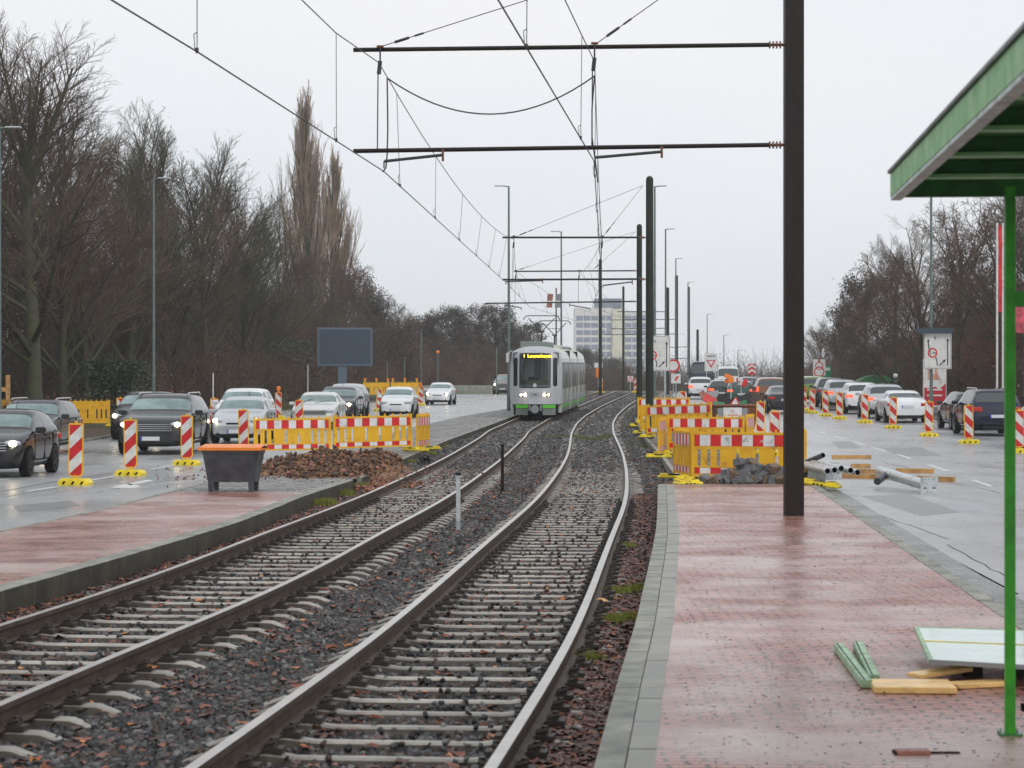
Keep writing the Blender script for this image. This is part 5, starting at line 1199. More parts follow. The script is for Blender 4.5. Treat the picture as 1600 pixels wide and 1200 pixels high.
#foot('barrier_foot', PX(1043, 47.2), 47.2, .0, .1, 'small yellow barrier foot beside the kerb end', .35)
# ------------------------------------------------------------------ mobile bin
def grit_bin():
    Y = 42.6; X = PX(365, Y); r = empty('grit_bin', (X, Y, zplat(Y)), -.10, 'dark grey plastic bin with bright orange lid on four legs at the platform edge', 'bin')
    mb = MB(); vs = []; T = [(-.42, -.26, .17), (-.485, -.33, .60), (-.49, -.335, .66), (-.51, -.35, .67), (-.51, -.35, .74)]
    rings = []
    for (x, y, z) in T:
        c = .06
        rings.append([(x+c, y, z), (-x-c, y, z), (-x, y+c, z), (-x, -y-c, z), (-x-c, -y, z), (x+c, -y, z), (x, -y-c, z), (x, y+c, z)])
    for rg in rings: vs += rg
    fs = [tuple(range(7, -1, -1))]+[(i*8+k, i*8+(k+1) % 8, (i+1)*8+(k+1) % 8, (i+1)*8+k) for i in range(len(T)-1) for k in range(8)]
    mb.add(vs, fs, M['binbody']); mb.build('container', r)
    for x in (-.36, .36):
        for y in (-.22, .22):
            mb = MB(); mb.add([(x-.035, y-.04, 0), (x+.035, y-.04, 0), (x+.035, y+.04, 0), (x-.035, y+.04, 0), (x-.045, y-.05, .19), (x+.045, y-.05, .19), (x+.045, y+.05, .19), (x-.045, y+.05, .19)], [(3, 2, 1, 0), (4, 5, 6, 7), (0, 1, 5, 4), (1, 2, 6, 5), (2, 3, 7, 6), (3, 0, 4, 7)], M['binbody']); mb.build('leg', r)
    mb = MB(); n = 10; vs = []
    for j in range(n+1):
        t = j/n; y = -.39+.78*t; z = .775+.055*math.sin(math.pi*t)
        vs += [(-.56, y, z-.02), (-.50, y, z+.005), (.50, y, z+.005), (.56, y, z-.02)]
    fs = [(j*4+k, j*4+k+1, (j+1)*4+k+1, (j+1)*4+k) for j in range(n) for k in range(3)]; mb.add(vs, fs, M['orange'])
    mb.box(-.56, .56, -.395, -.375, .73, .78, M['orange']); mb.box(-.56, .56, .375, .395, .73, .78, M['orange']); mb.box(-.565, -.545, -.375, .375, .73, .765, M['orange']); mb.box(.545, .565, -.375, .375, .73, .765, M['orange'])
    mb.build('lid', r)
grit_bin()
# ------------------------------------------------------------------ marker posts between the tracks
for px, pyb, pyt, m, lab in ((716, 828, 738, M['galv'], 'grey square marker post with black cap in the ballast, the nearer one'), (785, 768, 694, M['polebrown'], 'dark marker post in the ballast, the farther one')):
    X, Y = solve(px, pyb, -.18); h = PZ(pyt, Y)-prof(Y)+.25
    mb = MB(); mb.box(-.032, .032, -.032, .032, 0, h-.04, m, .006); mb.box(-.045, .045, -.045, .045, h-.04, h, M['black'], .01); o = mb.build('marker_post', None, loc=(X, Y, prof(Y)-.25)); tag(o, lab, 'marker post', 'marker posts between the tracks')
# ------------------------------------------------------------------ soil heap
def heap(name, cx, cy, rx, ry, h, z, m, seed, label, cat, n=46, rough=.10, skew=0):
    g = np.random.default_rng(seed); vs = []; ph = g.uniform(0, 6.28, 12)
    for j in range(n+1):
        for i in range(n+1):
            u = -1.15+2.3*i/n; v = -1.15+2.3*j/n; a = math.atan2(v, u); rr = math.hypot(u, v)/(1+.10*math.sin(3*a+ph[0])+.08*math.sin(5*a+ph[1])+.05*math.sin(9*a+ph[2]))
            q_ = max(0, 1-rr); zz = h*(q_**.8)*(1+.35*math.sin(u*4+ph[3])*math.cos(v*3+ph[4])+.2*math.sin(u*9+ph[5]+v*5))+ (rough*g.normal(0, .35)*min(1, q_*4))
            if rr > 1: zz = -.4
            xx = cx+u*rx; yy = cy+v*ry+skew*u
            if abs(xx) < 60 and xx < KR(yy): zz -= .20*sm(0, .25, xx-KL(yy))
            vs.append((xx, yy, z+zz))
    mb = MB(); mb.add(vs, [(j*(n+1)+i, j*(n+1)+i+1, (j+1)*(n+1)+i+1, (j+1)*(n+1)+i) for j in range(n) for i in range(n)], m)
    return mb, vs
hx, hy = PX(535, 55), 54.5
mb, hv = heap('soil_heap', hx, hy, 1.85, 5.0, .37, zisl(54), M['soil'], 4, '', '', rough=.14, skew=1.6)
hr = empty('soil_heap', (0, 0, 0), 0, 'heap of brown soil mixed with broken red paving stones in front of the left barriers', 'soil heap'); mb.build('soil', hr)
def on_heap(n, seed, hv, zmin):
    g = np.random.default_rng(seed); a = np.array(hv); a = a[a[:, 2] > zmin]; k = g.integers(0, len(a), n); p = a[k]+g.normal(0, .03, (n, 3)); return p
def heapstones(name, hv, n, seed, mats, smin, smax, zmin, flat, parent):
    p = on_heap(n, seed, hv, zmin)
    o = scatter_stones(name, n, lambda g, k: (p[:, 0], p[:, 1], p[:, 2]), mats, smin, smax, .03, flat=flat, seed=seed); o.parent = parent; return o
heapstones('rubble', hv, 900, 31, [M['tile'], M['soil'], M['stone4'], M['soil']], .02, .075, zisl(54)+.02, 1.0, hr)
heapstones('clods', hv, 1800, 32, [M['soil'], M['leaf3'], M['stone4']], .02, .05, zisl(54)+.0, 1.0, hr)
g = np.random.default_rng(9)
Xr = PX(500, 52)+g.normal(0, 1.4, 700); Yr = 51.5+g.normal(0, 2.6, 700)
scatter_stones('scattered_crumbs', 700, lambda g_, k: (Xr, Yr, np.full(700, zisl(50))), [M['soil'], M['tile'], M['leaf3']], .01, .03, .01, seed=33)
Xs = PX(600, 50)+g.normal(0, .35, 260); Ys = 49.5+g.normal(0, 1.2, 260)
scatter_stones('spilled_soil', 260, lambda g_, k: (Xs, Ys, np.full(260, -.16)), [M['soil'], M['tile'], M['leaf1']], .02, .06, .01, seed=34)
mb, hv2 = heap('', PX(668, 62), 61.5, .32, 1.3, .20, zisl(60), M['stone5'], 6, '', '', n=20, rough=.08)
hr2 = empty('rubble_heap', (0, 0, 0), 0, 'small dark rubble heap at the kerb right of the left barrier row', 'rubble heap'); mb.build('rubble', hr2)
heapstones('stones', hv2, 200, 35, [M['stone5'], M['stone1'], M['stone4']], .03, .07, zisl(60)+.0, 1.0, hr2)
# ------------------------------------------------------------------ cobblestone heap: every stone a thing of its own
cob = []
def rock(seed, m):
    b = bmesh.new(); bmesh.ops.create_cube(b, size=1.0); bmesh.ops.bevel(b, geom=b.edges[:], offset=.13, segments=1, affect='EDGES')
    g = random.Random(seed)
    ax = [g.uniform(.8, 1.25), g.uniform(.75, 1.1), g.uniform(.7, 1.0)]
    for v in b.verts: v.co = Vector((v.co.x*ax[0]+g.uniform(-.06, .06), v.co.y*ax[1]+g.uniform(-.06, .06), v.co.z*ax[2]+g.uniform(-.06, .06)))
    me = bpy.data.meshes.new('cobblestone'); b.to_mesh(me); b.free(); me.materials.append(m); return me
rocks = [rock(40+i, M['cobr1'] if i % 5 < 3 else M['cobr2']) for i in range(7)]
gq = random.Random(12); placed = 0
cells = []
for lay, (n, x0, x1, z) in enumerate(((13, 1098, 1236, .07), (11, 1118, 1234, .07), (10, 1128, 1238, .19), (8, 1150, 1232, .20), (6, 1160, 1215, .31), (3, 1154, 1180, .42))):
    for k in range(n):
        px = x0+(x1-x0)*(k+.5)/n+gq.uniform(-3, 3); Y = 46.0+(.25 if lay in (1, 3) else 0)+gq.uniform(-.05, .10)+(.12 if lay > 1 else 0)
        if lay == 4 and k in (3,): continue
        cells.append((px, Y, z, lay, k))
side_words = ['bottom front row', 'bottom back row', 'second layer front', 'second layer back', 'third layer', 'very top']
for px, Y, z, lay, k in cells:
    o = bpy.data.objects.new('cobblestone', gq.choice(rocks)); COL.objects.link(o)
    s = gq.uniform(.16, .25); o.scale = (s, s, s); o.location = (PX(px, Y), Y, z+gq.uniform(-.01, .02)); o.rotation_euler = (gq.uniform(-.5, .5), gq.uniform(-.5, .5), gq.uniform(0, 3))
    tag(o, 'rough grey-brown paving stone in the heap before the nearest right barrier', 'stone', 'paving stones heaped before the barrier')
mb, hv3 = heap('', PX(1140, 46.6), 46.7, 1.25, .75, .12, 0, M['soil'], 8, '', '', n=24, rough=.05); o = mb.build('sand_patch'); tag(o, 'low patch of brown sand under the paving stone heap', 'sand', kind='stuff')
# ------------------------------------------------------------------ timbers and galvanised posts on the right road
zr = pR(46)
def timber(p0, p1, w, h, label, m=None, name='timber_beam', grp='timber beams on the road'):
    a = Vector(p0); b = Vector(p1); mb = MB(); mb.bar(a, b, w, h, m or M['timber']); tag(mb.build(name), label, 'timber', grp); 
def gp(px, py, off=0): x, y = solve(px, py, off, 'R'); return (x, y, pR(y)+off)
timber(gp(1250, 741, .05), gp(1491, 749, .05), .10, .10, 'longest timber beam in front, running under the pipes to the far end plate')
timber(gp(1256, 733, .05), gp(1372, 737, .05), .09, .10, 'timber beam just behind the longest one, under the row of pipes')
timber(gp(1300, 714, .05), gp(1361, 714, .05), .10, .10, 'short timber beam end at the back right of the pipes')
timber(gp(1330, 728, .05), gp(1360, 728, .05), .10, .10, 'shortest timber beam end right of the pipe ends')
timber(gp(1400, 735, .05), gp(1459, 736, .05), .10, .10, 'timber beam end behind the flanged steel post')
def pipe(p0, p1, r, label, m=None, n=18):
    a = Vector(p0); b = Vector(p1); d = (b-a).normalized(); m = m or M['galv']; up = Vector((0, 0, 1)); u = d.cross(up).normalized(); w = u.cross(d)
    mb = MB(); vs = []; K = n
    for (P_, rr) in ((a, r), (b, r), (b, r*.88), (b-d*.5, r*.88), (b-d*.5, .001)):
        for k in range(K): t = 2*math.pi*k/K; vs.append(P_+u*(rr*math.cos(t))+w*(rr*math.sin(t)))
    for s_ in range(4):
        fs = [(s_*K+k, s_*K+(k+1) % K, (s_+1)*K+(k+1) % K, (s_+1)*K+k) for k in range(K)]
        if s_ == 0: mb.add(vs, fs, m)
        else:
            i_ = mb.mi(M['dark'] if s_ >= 2 else m)
            for f in fs: mb.f.append(f); mb.m.append(i_)
    mb.f.append(tuple(range(K))); mb.m.append(0)
    o = mb.build('steel_pipe', smooth=True); tag(o, label, 'steel pipe', 'steel pipes lying on the timbers'); return o
ords = ['leftmost', 'second from left', 'middle', 'fourth from left', 'rightmost']
for i, (px, py) in enumerate(((1293, 736), (1304, 734.5), (1314.5, 732), (1329, 735), (1340, 738))):
    X, Y = solve(px, 750, 0, 'R'); Y = 44.6; X = PX(px, Y); z = PZ(py, Y)
    pipe((X-.34-.03*i, Y+2.6, z+.06), (X, Y, z), .058, f'galvanised pipe with open dark end, {ords[i]} of the row of five')
pipe((PX(1258, 46.5), 46.8, zr+.45), (PX(1283, 46.5), 46.2, zr+.63), .05, 'short dark grey pipe sticking up right behind the yellow barrier end', M['binbody'])
# flanged posts
def flanged(p0, p1, r, label, plate_tilt):
    a = Vector(p0); b = Vector(p1); rt_ = empty('flanged_post', tuple(a), 0, label, 'steel post', 'flanged steel posts'); d = b-a; dn = d.normalized()
    mb = MB(); mb.tube((0, 0, 0), d, r, M['galv'], n=16); mb.tube(dn*(d.length*.33), dn*(d.length*.35), r*1.08, M['galv'], n=16); mb.tube(dn*(d.length*.70), dn*(d.length*.715), r*1.08, M['galv'], n=16); mb.build('tube', rt_, smooth=True)
    mb = MB(); mb.tube(dn*.45, dn*.45+Vector((-.28, -.55, -.13)), r*.72, M['binbody'], n=14); mb.build('branch_stub', rt_, smooth=True)
    up = Vector((0, 0, 1)); u = dn.cross(up).normalized(); w = u.cross(dn)
    mb = MB(); c = d
    hs_ = .17
    vs = [c+dn*t+u*(sx*hs_)+w*(sz*hs_) for t in (0, .015) for sx, sz in ((-1, -1), (1, -1), (1, 1), (-1, 1))]
    mb.add(vs, [(3, 2, 1, 0), (4, 5, 6, 7), (0, 1, 5, 4), (1, 2, 6, 5), (2, 3, 7, 6), (3, 0, 4, 7)], M['galv'])
    for sx, sz in ((-.5, -.2), (.5, -.2)):
        cc = c+dn*.017+u*(sx*hs_)+w*(sz*hs_); mb.bar(cc-u*.035, cc+u*.035, .02, .004, M['dark']) if False else mb.tube(cc-u*.03, cc+u*.03, .010, M['dark'], n=6)
    mb.build('end_plate', rt_)
flanged((PX(1374, 46.8), 46.8, zr+.30), (PX(1452, 44.2), 44.2, zr+.12), .10, 'long flanged steel post with side stub lying across the timbers, square plate toward the camera', 0)
flanged((PX(1262, 47.6), 47.6, zr+.36), (PX(1302, 46.0), 46.0, zr+.33), .06, 'partly hidden flanged steel post behind the row of five pipes', 0)
flanged((PX(1268, 46.9), 46.9, zr+.30), (PX(1276, 45.9), 45.9, zr+.18), .06, 'short flanged steel post beside the yellow barrier end', 0)
# ------------------------------------------------------------------ shelter (near right)
def shelter():
    r = empty('tram_shelter', (PX(1578, 13), 13.0, .03), -.075, 'green painted tram stop shelter with slender posts and ribbed flat roof at the right edge', 'shelter')
    zr0 = PZ(303, 13.0)-.01
    for k, (x, y) in enumerate(((0, 0), (0, -4.2), (0, -8.6))):
        mb = MB(); mb.box(x-.027, x+.027, y-.03, y+.03, 0, zr0+.02, M['shelt'], .004); mb.box(x-.06, x+.06, y-.07, y+.07, 0, .012, M['sheltd']); [mb.tube((x+sx*.045, y+sy*.05, .012), (x+sx*.045, y+sy*.05, .03), .008, M['galv'], n=6) for sx in (-1, 1) for sy in (-1, 1)]; mb.build('post', r)
        if k == 0: mb = MB()
    mb = MB(); mb.box(.027, 1.6, -.025, .025, 2.32, 2.40, M['shelt']) ; mb.build('handrail', r)
    mb = MB(); mb.box(.06, 1.6, -.025, .025, .13, .17, M['dark']); mb.build('bottom_rail', r)
    # roof: x from -.66 to 2.2 , y from .35 (far) to -10
    x0, x1, y1, y0 = -.60, 2.3, .40, -9.8
    mb = MB(); mb.box(x0+.03, x1, y0, y1-.03, zr0+.09, zr0+.12, M['sheltd']); mb.build('roof_sheet', r)
    for k in range(8):
        y = y1-1.15-k*1.15; mb = MB(); mb.box(x0+.04, x1-.01, y-.05, y+.0, zr0+.02, zr0+.088, M['sheltd']); mb.box(x0+.045, x1-.01, y-.09, y+.02, zr0+.0, zr0+.018, M['fascia']); mb.build('roof_rib', r)
    mb = MB(); mb.box(x0-.01, x0+.03, y0, y1, zr0+.0, zr0+.125, M['fascia']); mb.build('fascia_board', r)
    mb = MB(); mb.box(x0-.025, x0+.05, y0, y1+.01, zr0+.128, zr0+.145, M['binbody']); mb.build('roof_edge_trim', r)
    mb = MB(); mb.box(x0-.008, x0+.05, y0, y1-.005, zr0-.022, zr0-.003, M['fascia2']); mb.build('fascia_underside', r)
    mb = MB(); mb.box(x0+.04, x1, y1-.025, y1+.012, zr0-.005, zr0+.126, M['sheltd']); mb.build('end_board', r)
shelter()
# sticker-covered grey pole beyond the shelter post
Yp = 60.0; Xp = PX(1592, Yp); mb = MB(); mb.tube((0, 0, 0), (0, 0, 9), .075, M['lamppole'], n=12); rp = empty('sign_pole', (Xp+.2, Yp, pR(Yp)), 0, 'grey pole covered with small stickers right of the green shelter post', 'pole'); mb.build('pole', rp)
g_ = random.Random(8)
for k in range(9):
    z = 1.9+k*.33+g_.uniform(-.1, .1); mb = MB(); w = g_.uniform(.04, .06); mb.box(-w, w, -.082, -.076, z, z+g_.uniform(.06, .16), M['white'] if k % 3 else M['black']); mb.build('sticker', rp)
# ------------------------------------------------------------------ stuff lying on the platform
def pb(px, py, off=.03): x, y = solve(px, py, off); return Vector((x, y, off))
# glass pane raised on blocks
zt_ = .20; A = [pb(1432, 980, zt_), pb(1640, 986, zt_), pb(1650, 1042, zt_-.03), pb(1455, 1031, zt_-.03)]
glassm = mat('frosted_green_glass', (.52, .66, .62), .12, var=.10, scale=3, coat=.4)
rp = empty('glass_panel', (0, 0, 0), 0, 'pale mint glass panel in a metal frame lying on blocks on the platform', 'glass panel')
mb = MB(); mb.add([v for v in A]+[v-Vector((0, 0, .012)) for v in A], [(0, 1, 2, 3), (7, 6, 5, 4), (0, 4, 5, 1), (1, 5, 6, 2), (2, 6, 7, 3), (3, 7, 4, 0)], glassm); mb.build('pane', rp)
mb = MB()
for i in range(4): mb.bar(A[i]-Vector((0, 0, .012)), A[(i+1) % 4]-Vector((0, 0, .012)), .028, .028, M['palegreen'] if i != 2 else M['signgrey'])
mb.build('frame', rp)
mb = MB(); m1 = A[0].lerp(A[3], .45); m2 = A[1].lerp(A[2], .45); mb.bar(m1+Vector((0, 0, .003)), m2+Vector((0, 0, .003)), .015, .004, M['yellow2']); mb.build('yellow_stripe', rp)
for px, py, lab in ((1515, 1060, 'dark timber block under the glass panel, left of the green post'), (1600, 1062, 'dark timber block under the glass panel, right of the green post')):
    v = pb(px, py-3); mb = MB(); mb.box(-.07, .07, -.16, .12, 0, .125, M['polebrown']); o = mb.build('timber_block', None, loc=(v.x, v.y+.15, .032), rz=.1); tag(o, lab, 'block', 'blocks under the glass panel')
def board(p, rz, L_, w, h, label, m, name='wooden_board', tilt=0, grp='yellow boards on the platform'):
    mb = MB(); mb.box(-L_/2, L_/2, -w/2, w/2, 0, h, m, .004); o = mb.build(name, None, loc=tuple(p)); o.rotation_euler = (0, tilt, rz); tag(o, label, 'board', grp)
v = pb(1425, 1078); board((v.x, v.y, .033), -.05, .50, .42, .04, 'yellow board nearest the camera on the platform, lying flat', M['plank'])
v = pb(1480, 1070); board((v.x, v.y+.25, .068), .50, .42, .15, .028, 'yellow board crossing over the flat board', M['plank'], tilt=-.06)
v = pb(1535, 1075); board((v.x, v.y+.06, .033), .35, .40, .16, .03, 'yellow board ending at the green shelter post', M['plank'])
def channel(p0, p1, label):
    a = Vector(p0); b = Vector(p1); d = (b-a); u = Vector((d.y, -d.x, 0)).normalized()
    mb = MB(); mb.bar(a+Vector((0, 0, .022)), b+Vector((0, 0, .022)), .055, .05, M['palegreen']); mb.bar(a+u*.03+Vector((0, 0, .022)), b+u*.03+Vector((0, 0, .022)), .008, .05, M['palegreen']); mb.bar(a-u*.03+Vector((0, 0, .022)), b-u*.03+Vector((0, 0, .022)), .008, .05, M['palegreen']); mb.bar(a+u*.012+Vector((0, 0, .048)), b+u*.012+Vector((0, 0, .048)), .006, .004, M['dark'])
    tag(mb.build('metal_channel'), label, 'metal profile', 'green metal profiles on the platform')
channel(pb(1310, 1015, .04), pb(1354, 1074, .04), 'weathered green metal profile on the platform, left one of the leaning pair')
channel(pb(1340, 1012, .04), pb(1366, 1066, .04), 'weathered green metal profile on the platform, right one of the leaning pair')
# lifted paver by the lower edge, strips of dirt in the joints
mb = MB(); a = pb(1400, 1178); mb.box(0, .17, -.045, .045, 0, .02, M['tile']); mb.box(-.01, .18, .045, .06, 0, .012, M['dark']); mb.box(.18, .33, .0, .035, 0, .006, M['dark']); mb.box(-.012, -.002, -.05, .06, 0, .01, M['dark']); tag(mb.build('loose_paver', None, loc=(a.x, a.y, .032)), 'loose red paver standing proud near the lower right corner', 'paver')
# crumpled leaf by the right rail
def bigleaf(px, py, s, label, m):
    v = solve(px, py, -.15); mb = MB(); n = 9; vs = [(0, 0, .03)]
    g = random.Random(px)
    for k in range(n): a = 2*math.pi*k/n; rr = s*(1.0 if k % 2 else .55)*g.uniform(.85, 1.1); vs.append((rr*math.cos(a), rr*.8*math.sin(a), .02+g.uniform(0, .6)*s))
    mb.add(vs, [(0, k+1, (k+1) % n+1) for k in range(n)], m); tag(mb.build('fallen_leaf', None, loc=(v[0], v[1], -.13)), label, 'leaf')
bigleaf(942, 948, .075, 'large pale tan leaf lying between the right rail and the kerb', mat('tan_leaf', (.62, .36, .16), .5, var=.2, scale=20))
bigleaf(239, 1054, .06, 'bright orange leaf lying beside the left track rail', M['leaf2'])
# ------------------------------------------------------------------ rusty skip
def skip():
    Y = 86.0; x0, x1 = PX(1103, Y), PX(1184, Y); zb = pR(Y); r = empty('skip', ((x0+x1)/2, Y, zb), 0, 'rusty orange-brown skip full of broken signs behind the yellow barriers', 'skip'); hw = (x1-x0)/2
    rust = mat('rusty_skip', (.24, .07, .025), .55, col2=(.10, .045, .03), scale=3, det=8)
    mb = MB(); h = 1.05
    pts = [(-hw+.15, 0, 0), (hw-.15, 0, 0), (hw-.15, 2.6, 0), (-hw+.15, 2.6, 0), (-hw, -.25, h), (hw, -.25, h), (hw, 2.9, h), (-hw, 2.9, h)]
    mb.add(pts, [(3, 2, 1, 0), (0, 1, 5, 4), (1, 2, 6, 5), (2, 3, 7, 6), (3, 0, 4, 7)], rust); mb.add([(x, y, .8) for x, y in ((-hw, -.2), (hw, -.2), (hw, 2.85), (-hw, 2.85))], [(0, 1, 2, 3)], M['soil'])
    for x in (-.6, .0, .6): mb.box(x-.04, x+.04, -.24, -.02, 0, h-.05, rust)
    mb.build('body', r)
    mb = MB(); mb.tube((-hw, -.25, h), (hw, -.25, h), .05, rust, n=8); mb.tube((-hw, 2.9, h), (hw, 2.9, h), .05, rust, n=8); mb.tube((-hw, -.25, h), (-hw, 2.9, h), .05, rust, n=8); mb.tube((hw, -.25, h), (hw, 2.9, h), .05, rust, n=8); mb.build('rim', r)
    mb = MB(); mb.box(-.33, .33, -.30, -.26, .50, .98, M['white']); pl = mb.build('name_plate', r); text('plate_writing', 'Z', .12, M['red'], pl, (-.02, -.305, .84)); mb = MB(); mb.box(-.18, .20, -.303, -.30, .70, .73, M['red']); mb.build('underline', pl)
    for s in (-1, 1): mb = MB(); mb.box(-.10+s*.44, .10+s*.44, -.29, -.26, .52, .96, M['signgrey']); mb.build('reflective_plate', r)
    # debris: each sign panel a thing
    g = random.Random(5); base = Vector(((x0+x1)/2, Y, zb))
    redm = M['red']; grn = mat('sign_back_green', (.03, .20, .10), .5)
    items = [(-.2, .9, 1.3, .5, M['polebrown'], .4, 'dark brown board lying across the scrap in the skip'), (.55, .9, 1.35, .5, M['black'], -.5, 'black plate standing at the back of the skip'), (.95, 1.2, 1.45, .45, M['rail'], .2, 'rust-brown board at the far right corner of the skip'), (-.6, 1.1, 1.5, .45, M['signgrey'], -.2, 'grey sign back standing at the rear of the skip'), (-.75, .4, 1.35, .42, redm, .5, 'tilted red panel sticking out of the left of the skip'), (-.45, .2, 1.15, .38, grn, .1, 'green panel leaning in the skip, left of the steering ring'), (.15, .3, 1.18, .30, redm, .0, 'red triangular sign in the middle of the skip'), (.42, .5, 1.2, .30, grn, -.3, 'small green panel in the middle of the skip'), (.85, .3, 1.25, .32, M['rail'], .9, 'rusty brown plate at the right end of the skip'), (-.95, .8, 1.5, .30, M['tile'], 1.0, 'reddish board standing at the rear left of the skip')]
    for (x, y, z, s, m, a, lab) in items:
        mb = MB()
        if 'triangular' in lab: s *= .7; mb.prism([(-s, -s*.6), (s, -s*.6), (0, s)], -.01, .01, m); mb.prism([(-s*.6, -s*.4), (s*.6, -s*.4), (0, s*.62)], -.014, -.011, M['white'])
        else: s *= .62; z -= .1; mb.prism([(-s, -s*.6), (s*.9, -s*.7), (s, s*.55), (-s*.9, s*.65)], -.015, .015, m)
        o = mb.build('scrap_panel', None, loc=tuple(base+Vector((x, y, z)))); o.rotation_euler = (-.3, a, g.uniform(-.4, .4)); tag(o, lab, 'scrap panel', 'scrap sign panels in the skip')
skip()
# folded red-white warning cloths beyond
for px, Y, py, lab in ((1142, 100, 592, 'bright orange warning sign bundle above the skip'), (1158, 101, 597, 'red and white warning sign bundle right above the skip')):
    mb = MB(); g = random.Random(px)
    for k in range(7):
        x = g.uniform(-.2, .2); z = g.uniform(-.14, .14); mb.prism([(x-.10, z-.07), (x+.08, z-.10), (x+.11, z+.07), (x-.07, z+.09)], -.02-k*.03, -.005-k*.03, M['orange'] if px == 1142 else (M['white'] if k % 2 else M['red']))
    mb.tube((0, 0, -.2), (0, 0, -PZ(py, Y)*.99+pR(Y)+.0), .025, M['galv'], n=6)
    o = mb.build('warning_signs', None, loc=(PX(px, Y), Y, PZ(py, Y))); tag(o, lab, 'warning signs')
# ------------------------------------------------------------------ traffic signs
def arrow(mb, pts, w, m, head=.09, y=-.012):
    pts = [Vector((p[0], y, p[1])) for p in pts]
    for a, b in zip(pts[:-1], pts[1:]): mb.bar(a, b, .003, w, m) if abs((b-a).x) > abs((b-a).z)*50 else mb.add([a+n_*w/2 for n_ in [(b-a).cross(Vector((0, 1, 0))).normalized()]]+[a-(b-a).cross(Vector((0, 1, 0))).normalized()*w/2, b-(b-a).cross(Vector((0, 1, 0))).normalized()*w/2, b+(b-a).cross(Vector((0, 1, 0))).normalized()*w/2], [(0, 1, 2, 3)], m)
    d = (pts[-1]-pts[-2]).normalized(); s = d.cross(Vector((0, 1, 0))).normalized(); p = pts[-1]
    mb.add([p+s*head*.75, p-s*head*.75, p+d*head*1.6], [(0, 1, 2)], m)
def lane_sign(X, Y, zc, w, h, label, legs=False, zg=0, post=True, txt='2 m'):
    r = empty('lane_sign', (X, Y, zc), 0, label, 'traffic sign', 'lane guidance signs')
    mb = MB(); mb.box(-w/2, w/2, -.01, .01, -h/2, h/2, M['white'], .004); b = mb.build('board', r)
    mb = MB(); e = .03
    for a in ((-w/2+e, w/2-e, -h/2+e, -h/2+e+.015), (-w/2+e, w/2-e, h/2-e-.015, h/2-e), (-w/2+e, -w/2+e+.015, -h/2+e+.015, h/2-e-.015), (w/2-e-.015, w/2-e, -h/2+e+.015, h/2-e-.015)): mb.box(a[0], a[1], -.013, -.0105, a[2], a[3], M['black'])
    mb.build('border', b)
    mb = MB(); k = w/1.3
    arrow(mb, [(-.02*k, -.70*k), (-.03*k, -.5*k), (-.09*k, -.3*k)], .05*k, M['black'], .001); arrow(mb, [(-.38*k, -.0), (-.43*k, .25*k), (-.44*k, .42*k)], .05*k, M['black'], .09*k)
    arrow(mb, [(.08*k, -.70*k), (.28*k, -.50*k)], .05*k, M['black'], .09*k); arrow(mb, [(.47*k, -.70*k), (.47*k, .45*k)], .05*k, M['black'], .09*k)
    arrow(mb, [(-.17*k, .70*k), (-.12*k, .52*k)], .025*k, M['black'], .001); arrow(mb, [(-.07*k, .70*k), (-.12*k, .52*k)], .025*k, M['black'], .001)
    mb.build('arrows', b)
    mb = MB(); mb.lathe([(.23*k, -.0175), (.16*k, -.0175)], M['red'], 28, c=(-.24*k, 0, -.10*k), axis='y'); mb.lathe([(.16*k, -.017), (.001, -.017)], M['white'], 28, c=(-.24*k, 0, -.10*k), axis='y'); mb.build('width_limit_disc', b)
    text('width_writing', txt, .20*k, M['black'], b, (-.24*k, -.021, -.10*k), bold=.004)
    if legs:
        mb = MB()
        for x in (-w*.3, w*.3): mb.box(x-.03, x+.03, .012, .06, zg-zc, h/2-.1, M['galv'])
        mb.build('legs', r)
    else:
        mb = MB()
        for z in (-.5, .5): mb.box(-.12-.05, -.12+.25, .01, .05, z-.03, z+.03, M['galv'])
        mb.build('brackets', r)
    return r
lane_sign(PX(1465, 110.6), 110.6, PZ(548, 110.6), 1.28, 1.68, 'white lane sign with black arrows and 2 m disc on the lamp post at right')
lane_sign(PX(1027, 119), 119, PZ(552, 119), 1.28, 1.75, 'white lane sign with black arrows half hidden behind the round-topped mast', legs=True, zg=gz(119, -.05))
mb = MB(); mb.box(-.85, .85, -.02, .02, -.12, .12, M['signblue'], .01); o = mb.build('name_sign', None, loc=(PX(1461, 110.4), 110.35, PZ(517, 110.4))); tag(o, 'narrow dark sign strip directly above the right lane sign', 'name sign')
